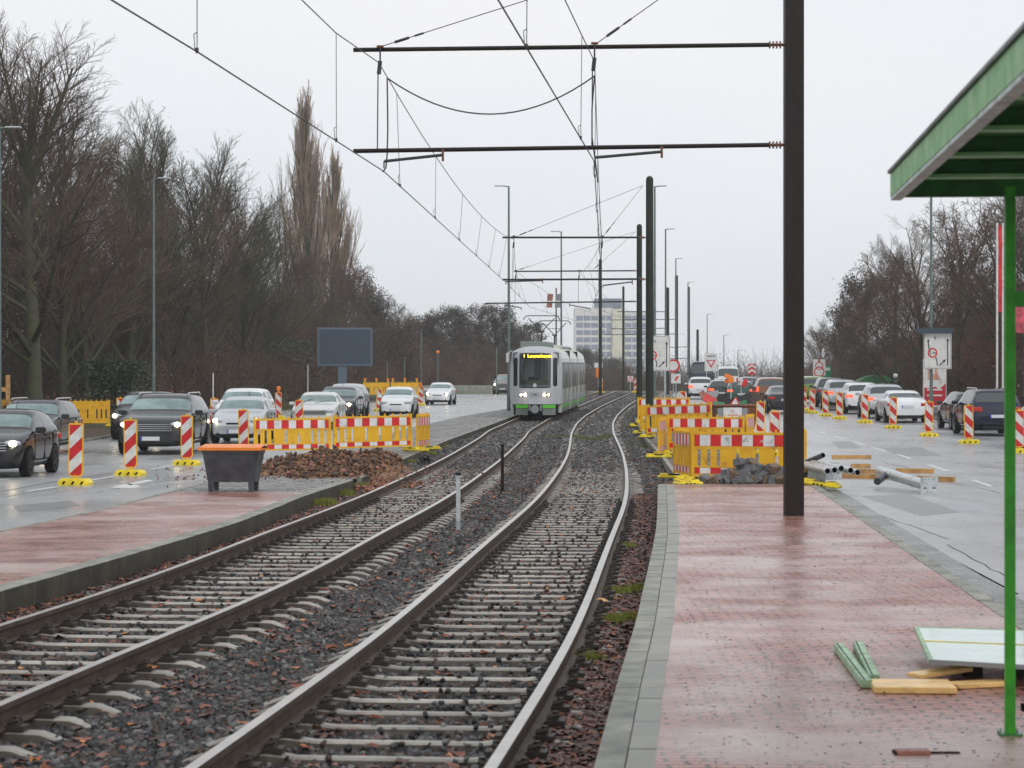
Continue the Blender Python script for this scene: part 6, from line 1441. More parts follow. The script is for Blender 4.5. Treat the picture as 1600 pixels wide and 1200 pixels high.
# give-way board
def board_sign(X, Y, zc, w, h, label, zg, kind):
    r = empty('traffic_sign', (X, Y, zc), 0, label, 'traffic sign'); mb = MB(); mb.box(-w/2, w/2, -.01, .01, -h/2, h/2, M['white'] if kind != 'chev' else M['red'], .004); b = mb.build('board', r)
    mb = MB()
    if kind == 'yield':
        s = w*.38; mb.prism([(-s, s*.45), (s, s*.45), (0, -s*1.2)], -.016, -.0105, M['red']); mb.prism([(-s*.6, s*.27), (s*.6, s*.27), (0, -s*.72)], -.021, -.0165, M['white']); mb.box(-w*.32, w*.32, -.014, -.0105, h*.30, h*.38, M['signgrey'])
        mb.build('symbol', b)
    elif kind == 'chev':
        for z in (-h*.42, h*.02): mb.prism([(-w/2, z), (0, z+.38*w), (w/2, z), (w/2, z+.30*w), (0, z+.68*w), (-w/2, z+.30*w)], -.016, -.0105, M['white'])
        mb.build('chevrons', b)
    elif kind == 'tri':
        s = w*.5; mb.prism([(-s, -s*.7), (s, -s*.7), (0, s)], -.016, -.0105, M['red']); mb.prism([(-s*.6, -s*.48), (s*.6, -s*.48), (0, s*.5)], -.021, -.0165, M['white']); mb.build('symbol', b)
    elif kind == 'bike':
        for x, z, rr in ((0, .12, .32), (0, -.35, .42)): mb.lathe([(rr, -.014), (rr*.78, -.014)], M['red'], 20, c=(x, 0, z), axis='y')
        mb.prism([(-.08, .4), (.08, .4), (.05, .75), (-.05, .75)], -.014, -.0105, M['red']); mb.build('symbol', b)
    mb = MB()
    for x in ((-w*.35, w*.35) if kind in ('yield', 'bike') else (0,)): mb.box(x-.03, x+.03, .012, .06, zg-zc, h/2-.05, M['galv'])
    mb.build('post', r)
board_sign(PX(1111, 185), 185, PZ(566, 185), .98, 1.38, 'white board with red-edged give-way triangle behind the blue van', pR(185), 'yield')
board_sign(PX(1175, 180), 180, PZ(577, 180), .56, .80, 'red and white chevron board above the far right queue', pR(180), 'chev')
board_sign(PX(985, 215), 215, PZ(592, 215), .5, .5, 'small red-edged triangular warning sign left of the farther mast', gz(215, 0), 'tri')
board_sign(PX(1280, 190), 190, PZ(574, 190), .98, 1.28, 'small white board with red symbol left of the green arch', pR(190), 'bike')
mb = MB(); mb.box(-.4, .4, -.02, .02, -.7, .5, M['signgreen']); mb.box(-.05, .05, .02, .06, -2.6, .4, M['galv']); mb.box(-.3, .3, -.025, -.02, .1, .35, M['white']); tag(mb.build('direction_sign', None, loc=(PX(1291, 194), 194, PZ(581, 194))), 'small green direction sign just right of the white board', 'direction sign')
# low orange-white works signs by the crossing
mb = MB(); mb.box(-.35, .35, -.02, .02, 1.6, 2.0, M['white']); mb.box(-.22, .22, -.15, .15, .75, 1.55, M['orange'], .05); mb.tube((0, 0, 0), (0, 0, 1.9), .04, M['galv'], n=8)
tag(mb.build('works_signal', None, loc=(PX(935, 198), 198, gz(198, 0)+.55)), 'orange works signal box with small white sign right behind the tram', 'signal box')
# round/rectangular little signs under the far masts
for px, y0, y1, m, lab in ((1052, 560, 583, M['red'], 'round red-edged sign right of the left lane sign'), (1056, 583, 600, M['white'], 'small arrow sign below the round red-edged sign')):
    Y = 150; zc = PZ((y0+y1)/2, Y); mb = MB()
    if m is M['red']: mb.lathe([(.42, -.02), (.001, -.02)], M['red'], 24, axis='y'); mb.lathe([(.30, -.026), (.001, -.026)], M['white'], 24, axis='y'); mb.lathe([(.42, .0), (.42, -.02)], M['red'], 24, axis='y')
    else: mb.box(-.3, .3, -.02, .0, -.3, .3, M['white']); mb.prism([(-.1, -.15), (.02, -.15), (.2, .15), (.05, .15)], -.026, -.021, M['red'])
    mb.tube((0, .03, prof(Y)-zc), (0, .03, .2), .035, M['galv'], n=6); tag(mb.build('small_sign', None, loc=(PX(px, Y), Y, zc)), lab, 'traffic sign')
# mast with two tilted square boards behind the tram
mb = MB(); r = empty('sign_mast', (PX(869, 175), 175, gz(175, -.1)), 0, 'slim mast with two tilted square boards above the tram roof', 'mast'); zt = PZ(450, 175)-gz(175, -.1); mb.tube((0, 0, 0), (0, 0, zt), .05, M['polegreen'], n=8); mb.build('mast', r)
for px, m in ((859, M['tile']), (872, M['signgrey'])):
    mb = MB(); mb.prism([(-.25, -.5), (.17, -.5), (.25, .5), (-.17, .5)], -.02, .02, m); mb.box(-.2, .2, -.026, -.021, -.1, .0, M['white']); mb.build('board', r, loc=(PX(px, 175)-PX(869, 175), -.1, PZ(470, 175)-gz(175, -.1)))
# ------------------------------------------------------------------ electronic billboard
def billboard():
    Y = 150; cx = PX(539, Y); r = empty('billboard', (cx, Y, gz(Y, -.4)), .14, 'large blank dark blue electronic billboard on a thick post before the trees', 'billboard'); zg = gz(Y, -.4)
    s = F/Y; w = 86/s; z0 = PZ(572, Y)-zg; z1 = PZ(512, Y)-zg
    mb = MB(); mb.box(-w/2, w/2, 0, .35, z0, z1, M['signframe'], .02); mb.build('casing', r)
    mb = MB(); mb.box(-w/2+.12, w/2-.12, -.012, -.001, z0+.12, z1-.12, M['signblue']); mb.build('screen', r)
    mb = MB(); mb.box(-.42, .12, .08, .32, 0, z0, M['signframe']); mb.build('post', r)
billboard()
# ------------------------------------------------------------------ advertising board with pink and red poster
r = empty('advertising_board', (PX(1461, 118), 118, pR(118)+.1), 0, 'upright poster board with pink picture and red lower half below the right lane sign', 'poster board'); zg = pR(118)+.1
z1 = PZ(577, 118)-zg+.5; w = 36/(F/118)
mb = MB(); mb.box(-w/2, w/2, 0, .2, .3, z1, M['white'], .01); mb.box(-.15, .15, .03, .17, 0, .3, M['signgrey']); b = mb.build('casing', r)
skin = mat('poster_skin_tone', (.62, .32, .22), .5, var=.2, scale=4); pr_ = mat('poster_red', (.55, .01, .03), .5); pp = mat('poster_pale', (.62, .60, .66), .5)
mb = MB(); zz = PZ(607, 118)-zg
mb.prism([(-w/2+.04, .4), (w/2-.04, .4), (w/2-.04, zz+.25), (.2, zz-.05), (0, zz+.1), (-.25, zz), (-w/2+.04, zz+.05)], -.012, -.002, pr_); mb.build('red_field', b)
mb = MB(); mb.prism([(-.35, zz+.45), (.3, zz+.4), (.1, zz+.75), (.15, zz+1.2), (-.05, zz+1.25), (0, zz+.75), (-.15, zz+.7), (-.12, zz+1.2), (-.35, zz+1.1)], -.012, -.002, skin); mb.build('pink_shape', b)
for k in range(2): mb = MB(); mb.box(-.4, .35, -.016, -.0125, .85+k*.28, .93+k*.28, M['white']); mb.build('white_line', b)
# ------------------------------------------------------------------ banner flags
for px, lab, fl in ((1558, 'white flagpole left of the green shelter post carrying the tall red banner', True), (1567, 'second white flagpole beside the green shelter post', False)):
    Y = 108; r = empty('flagpole', (PX(px, Y), Y, pR(Y)+.1), 0, lab, 'flagpole', 'flagpoles by the right road'); mb = MB(); h = PZ(352, Y)-pR(Y)-.1; mb.tube((0, 0, 0), (0, 0, h+.1), .05, M['white'], n=10); mb.build('pole', r)
    if fl:
        mb = MB(); vs = []
        for j in range(21):
            z = h-j*(h-3.0-(PZ(497, Y)-PZ(600, Y))+1.2)/20
            for i in range(3): vs.append((.06+i*.11, .05*math.sin(j*.7+i), z))
        mb.add(vs, [(j*3+i, j*3+i+1, (j+1)*3+i+1, (j+1)*3+i) for j in range(20) for i in range(2)], pr_ if False else mat('red_banner', (.70, .02, .03), .6, var=.2, scale=3)); mb.build('banner', r)
mb = MB(); mb.box(-1.2, 1.2, -.03, .03, 0, 1.2, mat('pink_banner', (.6, .08, .12), .6, var=.6, scale=2)); tag(mb.build('roadside_poster', None, loc=(PX(1600, 112)+.4, 112, PZ(520, 112)+.0)), 'pinkish red advertising panel at the right edge behind the poles', 'advertising panel')
# ------------------------------------------------------------------ green arch, parapets, timber frame
mb = MB(); Y = 160; n = 16; cx = PX(1372, Y); zb = pR(Y)-.1; hmax = PZ(586, Y)-zb; wv = 100/(F/Y)/2
pts = [(-wv, 0)]+[(-wv+2*wv*k/n, hmax*math.sin(math.pi*(.12+.76*k/n))**.9) for k in range(n+1)]+[(wv, 0)]
mb.prism(pts, 0, 2.5, mat('green_arch_panel', (.05, .22, .08), .5, var=.2, scale=1)); tag(mb.build('arched_container', None, loc=(cx, Y, zb)), 'low green arch-topped structure behind the right queue', 'arch structure')
def parapet(pts, z0, h, th, m, label, cat, name):
    mb = MB()
    for a, b in zip(pts[:-1], pts[1:]):
        za, zb = z0(a[1]), z0(b[1]); d = Vector((b[0]-a[0], b[1]-a[1], 0)).normalized(); nrm = Vector((d.y, -d.x, 0))*th/2
        A_ = Vector((a[0], a[1], za)); B_ = Vector((b[0], b[1], zb)); U = Vector((0, 0, h))
        vs = [A_-nrm, B_-nrm, B_+nrm, A_+nrm]; vs += [v+U for v in vs]
        mb.add(vs, [(4, 5, 6, 7), (0, 1, 5, 4), (2, 3, 7, 6), (1, 2, 6, 5), (3, 0, 4, 7)], m)
    tag(mb.build(name), label, cat)
parapet([(LE(y)-.6, y) for y in range(186, 236, 6)], lambda y: pL(y)-.1, .95, .25, mat('pale_mossy_concrete', (.24, .25, .19), .6, var=.25, scale=1.5, det=8), 'pale concrete bridge parapet along the far left road', 'parapet', 'bridge_parapet')
parapet([(LE(y)-.6, y) for y in range(156, 187, 6)], lambda y: pL(y)-.1, 1.1, .1, mat('green_mesh_panel', (.05, .10, .07), .6, var=.2, scale=2), 'dark green panel railing left of the concrete parapet', 'railing', 'panel_railing')
mb = MB(); Yt = 92; zb = pL(Yt)+.06; h = PZ(586, Yt)-zb
mb.box(PX(9, Yt), PX(15, Yt), Yt, Yt+.12, zb, zb+h, M['timber']); mb.box(PX(-14, Yt), PX(9, Yt)-.003, Yt, Yt+.12, PZ(612, Yt), PZ(605, Yt), M['timber']); mb.box(PX(-20, Yt), PX(-14, Yt)-.003, Yt, Yt+.12, zb, zb+h, M['timber']); tag(mb.build('timber_scaffold'), 'orange-brown timber frame at the left edge above the car roofs', 'timber frame')
# ------------------------------------------------------------------ tower block, low building
def tower():
    Y = 760; zb = -9; s = F/Y; r = empty('tower_block', (PX(948, Y), Y, zb), 0, 'pale high-rise block with rows of windows faint in the haze behind the masts', 'building')
    wall = mat('pale_facade', (.74, .73, .70), .7); win = mat('window_band', (.26, .29, .38), .3); cream = mat('cream_stair_tower', (.72, .70, .56), .7)
    X0, XA, XB, X1 = (PX(p, Y)-PX(948, Y) for p in (898, 957, 974, 1010)); zt = PZ(481, Y)-zb
    mb = MB(); mb.box(X0, XA-.01, 0, 14, 0, zt, wall); mb.box(XB+.01, X1, 0, 14, 0, zt-1, wall); mb.build('wall', r)
    mb = MB(); mb.box(XA, XB, -1, 13, 0, zt-.3, cream); mb.build('stair_tower', r)
    mb = MB(); mb.box(PX(930, Y)-PX(948, Y), PX(972, Y)-PX(948, Y), 2, 12, zt+.01, PZ(466, Y)-zb, mat('rooftop_blue_grey', (.16, .19, .24), .6)); mb.build('roof_plant', r)
    fl = (PZ(493, Y)-PZ(590, Y))/8.6
    for k in range(11):
        z = PZ(497, Y)-zb-k*fl
        for (a, b) in ((X0+.5, XA-.4), (XB+.5, X1-.3)):
            mb = MB(); mb.box(a, b, -.06, 0, z-.75, z+.75, win)
            q_ = a+2.2
            while q_ < b-.5: mb.box(q_-.12, q_+.12, -.1, -.062, z-.75, z+.75, wall); q_ += 2.4
            mb.build('window_band', r)
tower()
# ------------------------------------------------------------------ motorcyclist
def biker():
    Y = 150.0; X = PX(1401, Y); zg = pR(Y)
    r = empty('motorcycle', (X-.1, Y, zg), .15, 'dark motorcycle standing in the right queue, mostly hidden by cars', 'motorcycle')
    mb = MB()
    for y in (-.72, .72): mb.lathe([(.20, -.06), (.31, -.06), (.33, 0), (.31, .06), (.20, .06)], M['rubber'], 20, c=(0, y, .33), axis='x')
    mb.build('wheels', r)
    mb = MB(); mb.sphere((0, .12, .95), .22, P_black, 12, (.8, 1.4, .7)); mb.box(-.13, .13, -.75, .0, .78, .90, M['black'], .04); mb.box(-.18, .18, -.2, .3, .35, .75, M['galv'], .05); mb.tube((0, .72, .33), (0, .48, 1.05), .035, M['galv'], n=8); mb.build('body', r)
    mb = MB(); mb.tube((-.38, .38, 1.1), (.38, .38, 1.1), .018, M['black'], n=6)
    for s in (-1, 1): mb.tube((s*.33, .38, 1.1), (s*.42, .42, 1.32), .01, M['black'], n=5); mb.sphere((s*.43, .42, 1.36), .08, M['black'], 8, (1, .4, .7))
    mb.build('handlebar', r)
    # rider: one skinned body
    V = [(0, -.25, .95), (0, -.22, 1.2), (0, -.15, 1.47), (0, -.12, 1.58), (.12, -.15, .93), (.26, .15, .85), (.24, .0, .40), (.24, .14, .36), (-.12, -.15, .93), (-.26, .15, .85), (-.24, .0, .40), (-.24, .14, .36), (.21, -.13, 1.45), (.34, .05, 1.20), (.33, .33, 1.13), (-.21, -.13, 1.45), (-.34, .05, 1.20), (-.33, .33, 1.13)]
    E = [(0, 1), (1, 2), (2, 3), (0, 4), (4, 5), (5, 6), (6, 7), (0, 8), (8, 9), (9, 10), (10, 11), (2, 12), (12, 13), (13, 14), (2, 15), (15, 16), (16, 17)]
    rad = [.17, .17, .16, .07, .11, .09, .07, .06, .11, .09, .07, .06, .085, .065, .05, .085, .065, .05]
    me = bpy.data.meshes.new('person'); me.from_pydata(V, E, []); o = bpy.data.objects.new('person_tmp', me); COL.objects.link(o)
    sk = o.modifiers.new('k', 'SKIN'); 
    for i, q_ in enumerate(rad): me.skin_vertices[0].data[i].radius = (q_, q_)
    me.skin_vertices[0].data[0].use_root = True
    sb = o.modifiers.new('s', 'SUBSURF'); sb.levels = 1; sb.render_levels = 1
    dg = bpy.context.evaluated_depsgraph_get(); m2 = bpy.data.meshes.new_from_object(o.evaluated_get(dg)); bpy.data.objects.remove(o)
    jack = mat('black_jacket', (.02, .02, .024), .5, var=.3, scale=8); m2.materials.clear(); m2.materials.append(jack); m2.polygons.foreach_set('use_smooth', [True]*len(m2.polygons))
    b = bpy.data.objects.new('person', m2); COL.objects.link(b); b.location = (X-.1, Y, zg+.06); b.rotation_euler = (0, 0, .15); tag(b, 'motorcycle rider in black jacket and white helmet seen from behind', 'person')
    mb = MB(); mb.sphere((0, -.08, 1.72), .15, M['white'], 16, (1, 1.12, 1.05)); mb.build('helmet', b, smooth=True)
    mb = MB(); mb.box(-.11, .11, .04, .09, 1.66, 1.76, M['black'], .02); mb.build('visor', b)
biker()
# ------------------------------------------------------------------ bare trees
def grow(seed, H, nl, spread, up, levels=(7, 6, 6), tr=.22, trunk=.28, tw=.011, droop=0, fast=False, lean=0, curve=.10):
    g = random.Random(seed); seg = []; tips = []
    def rv(s): return Vector((g.gauss(0, s), g.gauss(0, s), g.gauss(0, s)))
    def limb(p, d, L_, r, lev):
        n = 5 if lev <= 1 else 3 if lev == 2 else 2; pts = [p]; q_ = p.copy(); dd = d.copy()
        for i in range(n):
            dd = (dd+rv(curve*(.25 if lev == 0 else .6 if lev == 1 else 1))+Vector((0, 0, up*(.6 if lev else .0)))).normalized(); q_ = q_+dd*(L_/n); pts.append(q_.copy())
            r0 = r*(1-.75*i/n) if lev else r*(1-.55*i/n); r1 = r*(1-.75*(i+1)/n) if lev else r*(1-.55*(i+1)/n)
            seg.append((pts[-2], pts[-1], max(r0, tw*.7), max(r1, tw*.6), lev))
        if lev >= len(levels)+0: tips.append(pts[-1]); return
        k = levels[lev] if lev else nl
        for j in range(k):
            t = (trunk+(1-trunk)*((j+g.random()*.8)/k)) if lev == 0 else .18+.80*(j+g.random()*.7)/k
            f = t*n; i = min(n-1, int(f)); b = pts[i].lerp(pts[i+1], f-i); ax = (pts[i+1]-pts[i]).normalized()
            side = ax.cross(rv(1)).normalized(); a = spread[min(lev, 2)]*g.uniform(.75, 1.2)
            if lev == 0: a *= (1.15-.65*t)
            nd = (ax*math.cos(a)+side*math.sin(a)).normalized()
            ratio = (.62-.30*t) if lev == 0 else (.50-.18*t)
            if fast and lev == 0: ratio = (.36*(1-t)+.12)
            limb(b, nd, L_*ratio*g.uniform(.8, 1.2) if lev else H*ratio*g.uniform(.85, 1.15), max(tw, r*(.42 if lev == 0 else .45)*(1-.3*t)), lev+1)
    limb(Vector((0, 0, -.3)), Vector((lean, 0, 1)).normalized(), H*.86, tr, 0)
    return seg, tips
def seg_arrays(seg): 
    a = np.array([tuple(s[0]) for s in seg]); b = np.array([tuple(s[1]) for s in seg]); r0 = np.array([s[2] for s in seg]); r1 = np.array([s[3] for s in seg]); lv = np.array([s[4] for s in seg]); return a, b, r0, r1, lv
def tubes(a, b, r0, r1, n):
    d = b-a; L_ = np.linalg.norm(d, axis=1, keepdims=True); d = d/np.maximum(L_, 1e-6)
    up = np.where(np.abs(d[:, 2:3]) < .9, np.array([[0, 0, 1.]]), np.array([[1., 0, 0]])); u = np.cross(d, up); u /= np.linalg.norm(u, axis=1, keepdims=True); w = np.cross(d, u)
    m = len(a); vs = np.zeros((m, 2*n, 3))
    for k in range(n):
        t = 2*math.pi*k/n; o = u*math.cos(t)+w*math.sin(t); vs[:, k] = a+o*r0[:, None]; vs[:, n+k] = b+o*r1[:, None]
    f = np.array([(k, (k+1) % n, (k+1) % n+n, k+n) for k in range(n)])[None]+np.arange(m)[:, None, None]*2*n
    return vs.reshape(-1, 3), f.reshape(-1, 4)
def tree_proto(name, seg, tips, mtw, leaf=None, nleaf=0, lsize=.07, seed=1, leafspread=.35):
    a, b, r0, r1, lv = seg_arrays(seg); root = empty(name)
    big = lv <= 1
    v, f = tubes(a[big], b[big], r0[big], r1[big], 7); np_mesh('trunk', v, f, [M['bark']], parent=root, smooth=True)
    v, f = tubes(a[~big], b[~big], r0[~big], r1[~big], 3); k = len(f)
    mats = [mtw]; mi = np.zeros(len(f), int)
    if nleaf:
        g = np.random.default_rng(seed); T = np.array([tuple(t) for t in tips]); c = T[g.integers(0, len(T), nleaf)]+g.normal(0, leafspread, (nleaf, 3))
        e1 = g.normal(0, 1, (nleaf, 3)); e1 /= np.linalg.norm(e1, axis=1, keepdims=True); e2 = np.cross(e1, g.normal(0, 1, (nleaf, 3))); e2 /= np.linalg.norm(e2, axis=1, keepdims=True); s = g.uniform(.6, 1.2, (nleaf, 1))*lsize
        lvx = np.stack([c-e1*s, c+e2*s*.6, c+e1*s, c-e2*s*.6], 1).reshape(-1, 3); lf = np.arange(4*nleaf).reshape(-1, 4)+len(v)
        v = np.concatenate([v, lvx]); f = np.concatenate([f, lf]); mats = [mtw, leaf]; mi = np.concatenate([mi, np.ones(nleaf, int)])
    np_mesh('crown', v, f, mats, mi, parent=root); return root
PR_ = {}
PR_['big'] = tree_proto('bare_tree', *grow(11, 15.5, 24, (1.0, .62, .62), .085, (24, 10, 8, 5), tr=.36, trunk=.22, tw=.009, curve=.09), M['twig'])
PR_['round'] = tree_proto('bare_tree', *grow(23, 15, 24, (.85, .62, .65), .085, (24, 10, 8, 5), tr=.26, trunk=.14, tw=.009, curve=.09), M['twigr'])
PR_['olive'] = tree_proto('bare_tree', *grow(31, 15, 26, (.72, .52, .55), .12, (26, 10, 8, 5), tr=.24, trunk=.10, tw=.010, curve=.08), M['twigg'], M['leafolive'], 900, .05)
PR_['leafy'] = tree_proto('bare_tree', *grow(47, 12, 16, (1.0, .8, .8), .05, (16, 7, 7, 3), tr=.24, trunk=.15, tw=.014), M['twig'], M['leafdark'], 15000, .11, leafspread=.28)
PR_['rust'] = tree_proto('bare_tree', *grow(53, 12, 18, (.95, .8, .8), .07, (18, 9, 9, 4), tr=.24, trunk=.10, tw=.014), M['twigr'], M['leafbrown'], 1600, .05)
PR_['poplar'] = tree_proto('poplar_tree', *grow(61, 28, 50, (.42, .24, .35), .34, (44, 10, 5, 3), tr=.40, trunk=.10, tw=.016, fast=True, curve=.04), M['twigtan'])
used = set(); HH = {}
def put(kind, px, Y, ytop, label, cat='tree', rz=0, side='L', grp='bare trees beside the left road', base_h=None, wide=1.0, dz=0):
    wide *= 1.12 if kind in ('big', 'round', 'olive') else 1
    r = PR_[kind]; zs = [v.co.z for c in r.children for v in list(c.data.vertices)[::37]] if kind not in HH else 0
    if kind not in HH: HH[kind] = float(np.percentile(zs, 99.3))
    if kind in used: r = copy_tree(r)
    used.add(kind); H0 = HH[kind]
    zb = gz(Y, 0, side); s = (PZ(ytop, Y)-zb)/H0
    r.location = (PX(px, Y), Y, zb+dz); r.scale = (s*wide, s*wide, s); r.rotation_euler = (0, 0, rz); tag(r, label, cat, grp); return r
put('big', 56, 96, 52, 'large bare tree with mossy trunk and wide dark limbs near the left edge', rz=.4)
put('round', 100, 108, 150, 'dark-trunked bare tree right beside the mossy-trunked tree', rz=2.6)
put('round', -50, 104, 60, 'bare tree cut by the left edge of the photo', rz=2)
put('round', 138, 118, 250, 'bare reddish tree behind the large mossy-trunked tree', rz=3.2)
put('olive', 205, 126, 180, 'bare olive-tinged tree directly left of the grey lamp post', rz=.3, wide=.95)
put('round', 262, 136, 200, 'bare reddish tree directly behind the grey lamp post', rz=5.1)
put('olive', 320, 142, 228, 'bushy olive-tinged tree right of the grey lamp post', rz=1.4, wide=1.1)
put('olive', 382, 160, 285, 'bushy olive-tinged tree two places left of the poplar', rz=4.0, wide=1.0)
put('round', 425, 185, 365, 'lower bare reddish tree at the foot of the poplar', rz=1.0)
put('poplar', 480, 232, 145, 'tallest tree, a slender leafless poplar left of centre', cat='poplar', rz=.6, wide=.85, grp='leafless poplars')
put('poplar', 516, 238, 240, 'shorter leafless poplar touching the tallest tree on its right', cat='poplar', rz=2.5, wide=.9, grp='leafless poplars')
put('rust', 522, 215, 400, 'rust-coloured tree above the blue billboard', rz=2.2, wide=.9)
put('leafy', 560, 225, 425, 'dark tree with dry leaves right behind the billboard', rz=.9)
put('round', 610, 240, 455, 'bare fine-twigged tree behind the far yellow barriers', rz=3.9, wide=1.3)
put('leafy', 655, 252, 492, 'small dark tree with dry leaves left of the lone hatchback', rz=4.4, wide=1.2)
put('leafy', 720, 262, 480, 'dark dry-leaved tree behind the concrete parapet, left one', rz=.2, wide=1.15)
put('leafy', 775, 270, 478, 'dark dry-leaved tree behind the concrete parapet, beside the lamp post', rz=2.7, wide=1.1)
put('leafy', 812, 300, 505, 'dark dry-leaved tree just left of the tram roof', rz=5.3, wide=1.2)
gr2 = 'bare trees beside the right road'
put('rust', 1570, 128, 292, 'tall brown bare tree behind the green shelter post', side='R', grp=gr2, rz=.5)
put('rust', 1492, 136, 318, 'brown bare tree right of the lane-sign lamp post', side='R', grp=gr2, rz=1.9)
put('round', 1446, 150, 345, 'fine-twigged bare tree left of the lane-sign lamp post', side='R', grp=gr2, rz=3.3)
put('rust', 1402, 160, 395, 'rounded brown tree above the motorcycle rider', side='R', grp=gr2, rz=4.4, wide=1.1)
put('leafy', 1352, 172, 430, 'dark leaf-tipped tree above the green arch', side='R', grp=gr2, rz=5.6, wide=1.0)
put('round', 1312, 190, 480, 'bare tree right of the white board with red symbol', side='R', grp=gr2, rz=.8)
put('round', 1285, 225, 500, 'thin distant bare tree right of the dark mast', side='R', grp=gr2, rz=2.8)
put('big', 1640, 120, 250, 'bare tree cut by the right edge behind the shelter', side='R', grp=gr2, rz=1.3)
for k in list(PR_):
    if k not in used: pass
# ------------------------------------------------------------------ woodland masses and undergrowth (uncountable)
def mass(name, spots, protos, label_mat, seed, extra=None):
    g = random.Random(seed); VV = []; FF = []; n0 = 0; MI = []
    for (x, y, z, s) in spots:
        p = protos[g.randrange(len(protos))]
        a, b, r0, r1, lv = p; t = g.uniform(0, 6.28); c, s_ = math.cos(t), math.sin(t); Rm = np.array([[c, -s_, 0], [s_, c, 0], [0, 0, 1]])*s
        v, f = tubes(a@Rm.T+np.array([x, y, z]), b@Rm.T+np.array([x, y, z]), r0*s, r1*s, 3); VV.append(v); FF.append(f+n0); n0 += len(v); MI.append(np.full(len(f), g.randrange(len(label_mat))))
    return tag(np_mesh(name, np.concatenate(VV), np.concatenate(FF), label_mat, np.concatenate(MI)), kind='stuff')
mp_ = [seg_arrays(grow(70+i, 9, 18, (.9, .8, .8), .08, (18, 7, 7, 3), tr=.14, trunk=.04, tw=.016)[0]) for i in range(3)]
sp = []; g = random.Random(77)
for row, (off, hh) in enumerate(((6, .72), (10, 1.0), (15, 1.12))):
    Y = 78
    while Y < 320:
        x = LE(Y)-off-g.uniform(0, 3); s = hh*g.uniform(.8, 1.15)
        if Y > 210: s *= .75
        if off == 6 and Y < 128: Y += 4; continue
        if not (140 < Y < 175 and off == 6): sp.append((x, Y, gz(Y, -.2), s))
        Y += g.uniform(4, 7.5)
mass('woodland_left', sp, mp_, [M['twig'], M['twigr'], M['twigg'], M['twig']], 1)
sp = []
for row, (off, hh) in enumerate(((6.5, .62), (11, .85), (16, 1.0))):
    Y = 100
    while Y < 330:
        x = RE(Y)+off+g.uniform(0, 3); s = hh*g.uniform(.8, 1.15)*(1-.35*sm(150, 230, Y))
        sp.append((x, Y, gz(Y, -.2), s)); Y += g.uniform(4, 7.5)
mass('woodland_right', sp, mp_, [M['twigr'], M['twig'], M['leafbrown'], M['twig']], 2)
# dense undergrowth: fine upright stems with dead leaves
def under(name, fx, y0, y1, n, hmin, hmax, depth, mats, wts, seed, zf=None):
    g = np.random.default_rng(seed); Y = y0+(y1-y0)*g.random(n); X = np.array([fx(y) for y in Y]); X = X+np.sign(depth)*np.abs(depth)*g.random(n)
    Z = pv(Y)-.2; h = g.uniform(hmin, hmax, n)*(.75+.25*np.sin(Y*.35+seed)+.15*np.sin(Y*1.1)); st = g.random(n)
    base = np.stack([X, Y, Z+h*st*.6], 1); d = np.stack([g.normal(0, .38, n), g.normal(0, .38, n), np.ones(n)], 1); L_ = (h*(.25+.4*g.random(n)))[:, None]
    v, f = tubes(base, base+d*L_, np.full(n, .016), np.full(n, .006), 3)
    nl = n; c = np.stack([X, Y, Z+h*g.random(n)], 1)+g.normal(0, .2, (nl, 3)); e1 = g.normal(0, 1, (nl, 3)); e1 /= np.linalg.norm(e1, axis=1, keepdims=True); e2 = np.cross(e1, g.normal(0, 1, (nl, 3))); e2 /= np.linalg.norm(e2, axis=1, keepdims=True); s = g.uniform(.05, .13, (nl, 1))
    lv = np.stack([c-e1*s, c+e2*s*.6, c+e1*s, c-e2*s*.6], 1).reshape(-1, 3); lf = np.arange(4*nl).reshape(-1, 4)+len(v)
    mi = np.concatenate([np.zeros(len(f), int), g.choice(np.arange(1, len(mats)), nl, p=wts)])
    return tag(np_mesh(name, np.concatenate([v, lv]), np.concatenate([f, lf]), mats, mi), kind='stuff')
ug = [M['twigr'], M['leafbrown'], M['leafdark'], M['twig'], M['leafolive']]
under('undergrowth_left', lambda y: LE(y)-5.5, 125, 215, 40000, 1.6, 4.2, -5, ug, [.22, .36, .32, .10], 3)
under('undergrowth_left_near', lambda y: LE(y)-3.5, 70, 125, 26000, .3, 1.3, -9, ug, [.3, .34, .3, .06], 9)
under('thicket_left_back', lambda y: LE(y)-8, 126, 150, 30000, 2.0, 5.5, -22, ug, [.2, .4, .34, .06], 10)
under('undergrowth_left_far', lambda y: LE(y)-4.5, 215, 330, 40000, 2.0, 5.5, -8, ug, [.12, .46, .27, .15], 4)
under('undergrowth_right', lambda y: RE(y)+4.5, 90, 300, 60000, 1.8, 4.2, 6, ug, [.25, .35, .34, .06], 5)
under('far_scrub', lambda y: TL(y)-12, 300, 330, 16000, 3.0, 6.5, 40, [M['twig'], M['leafdark'], M['leafolive']], [.6, .4], 6)
g0 = np.random.default_rng(2)
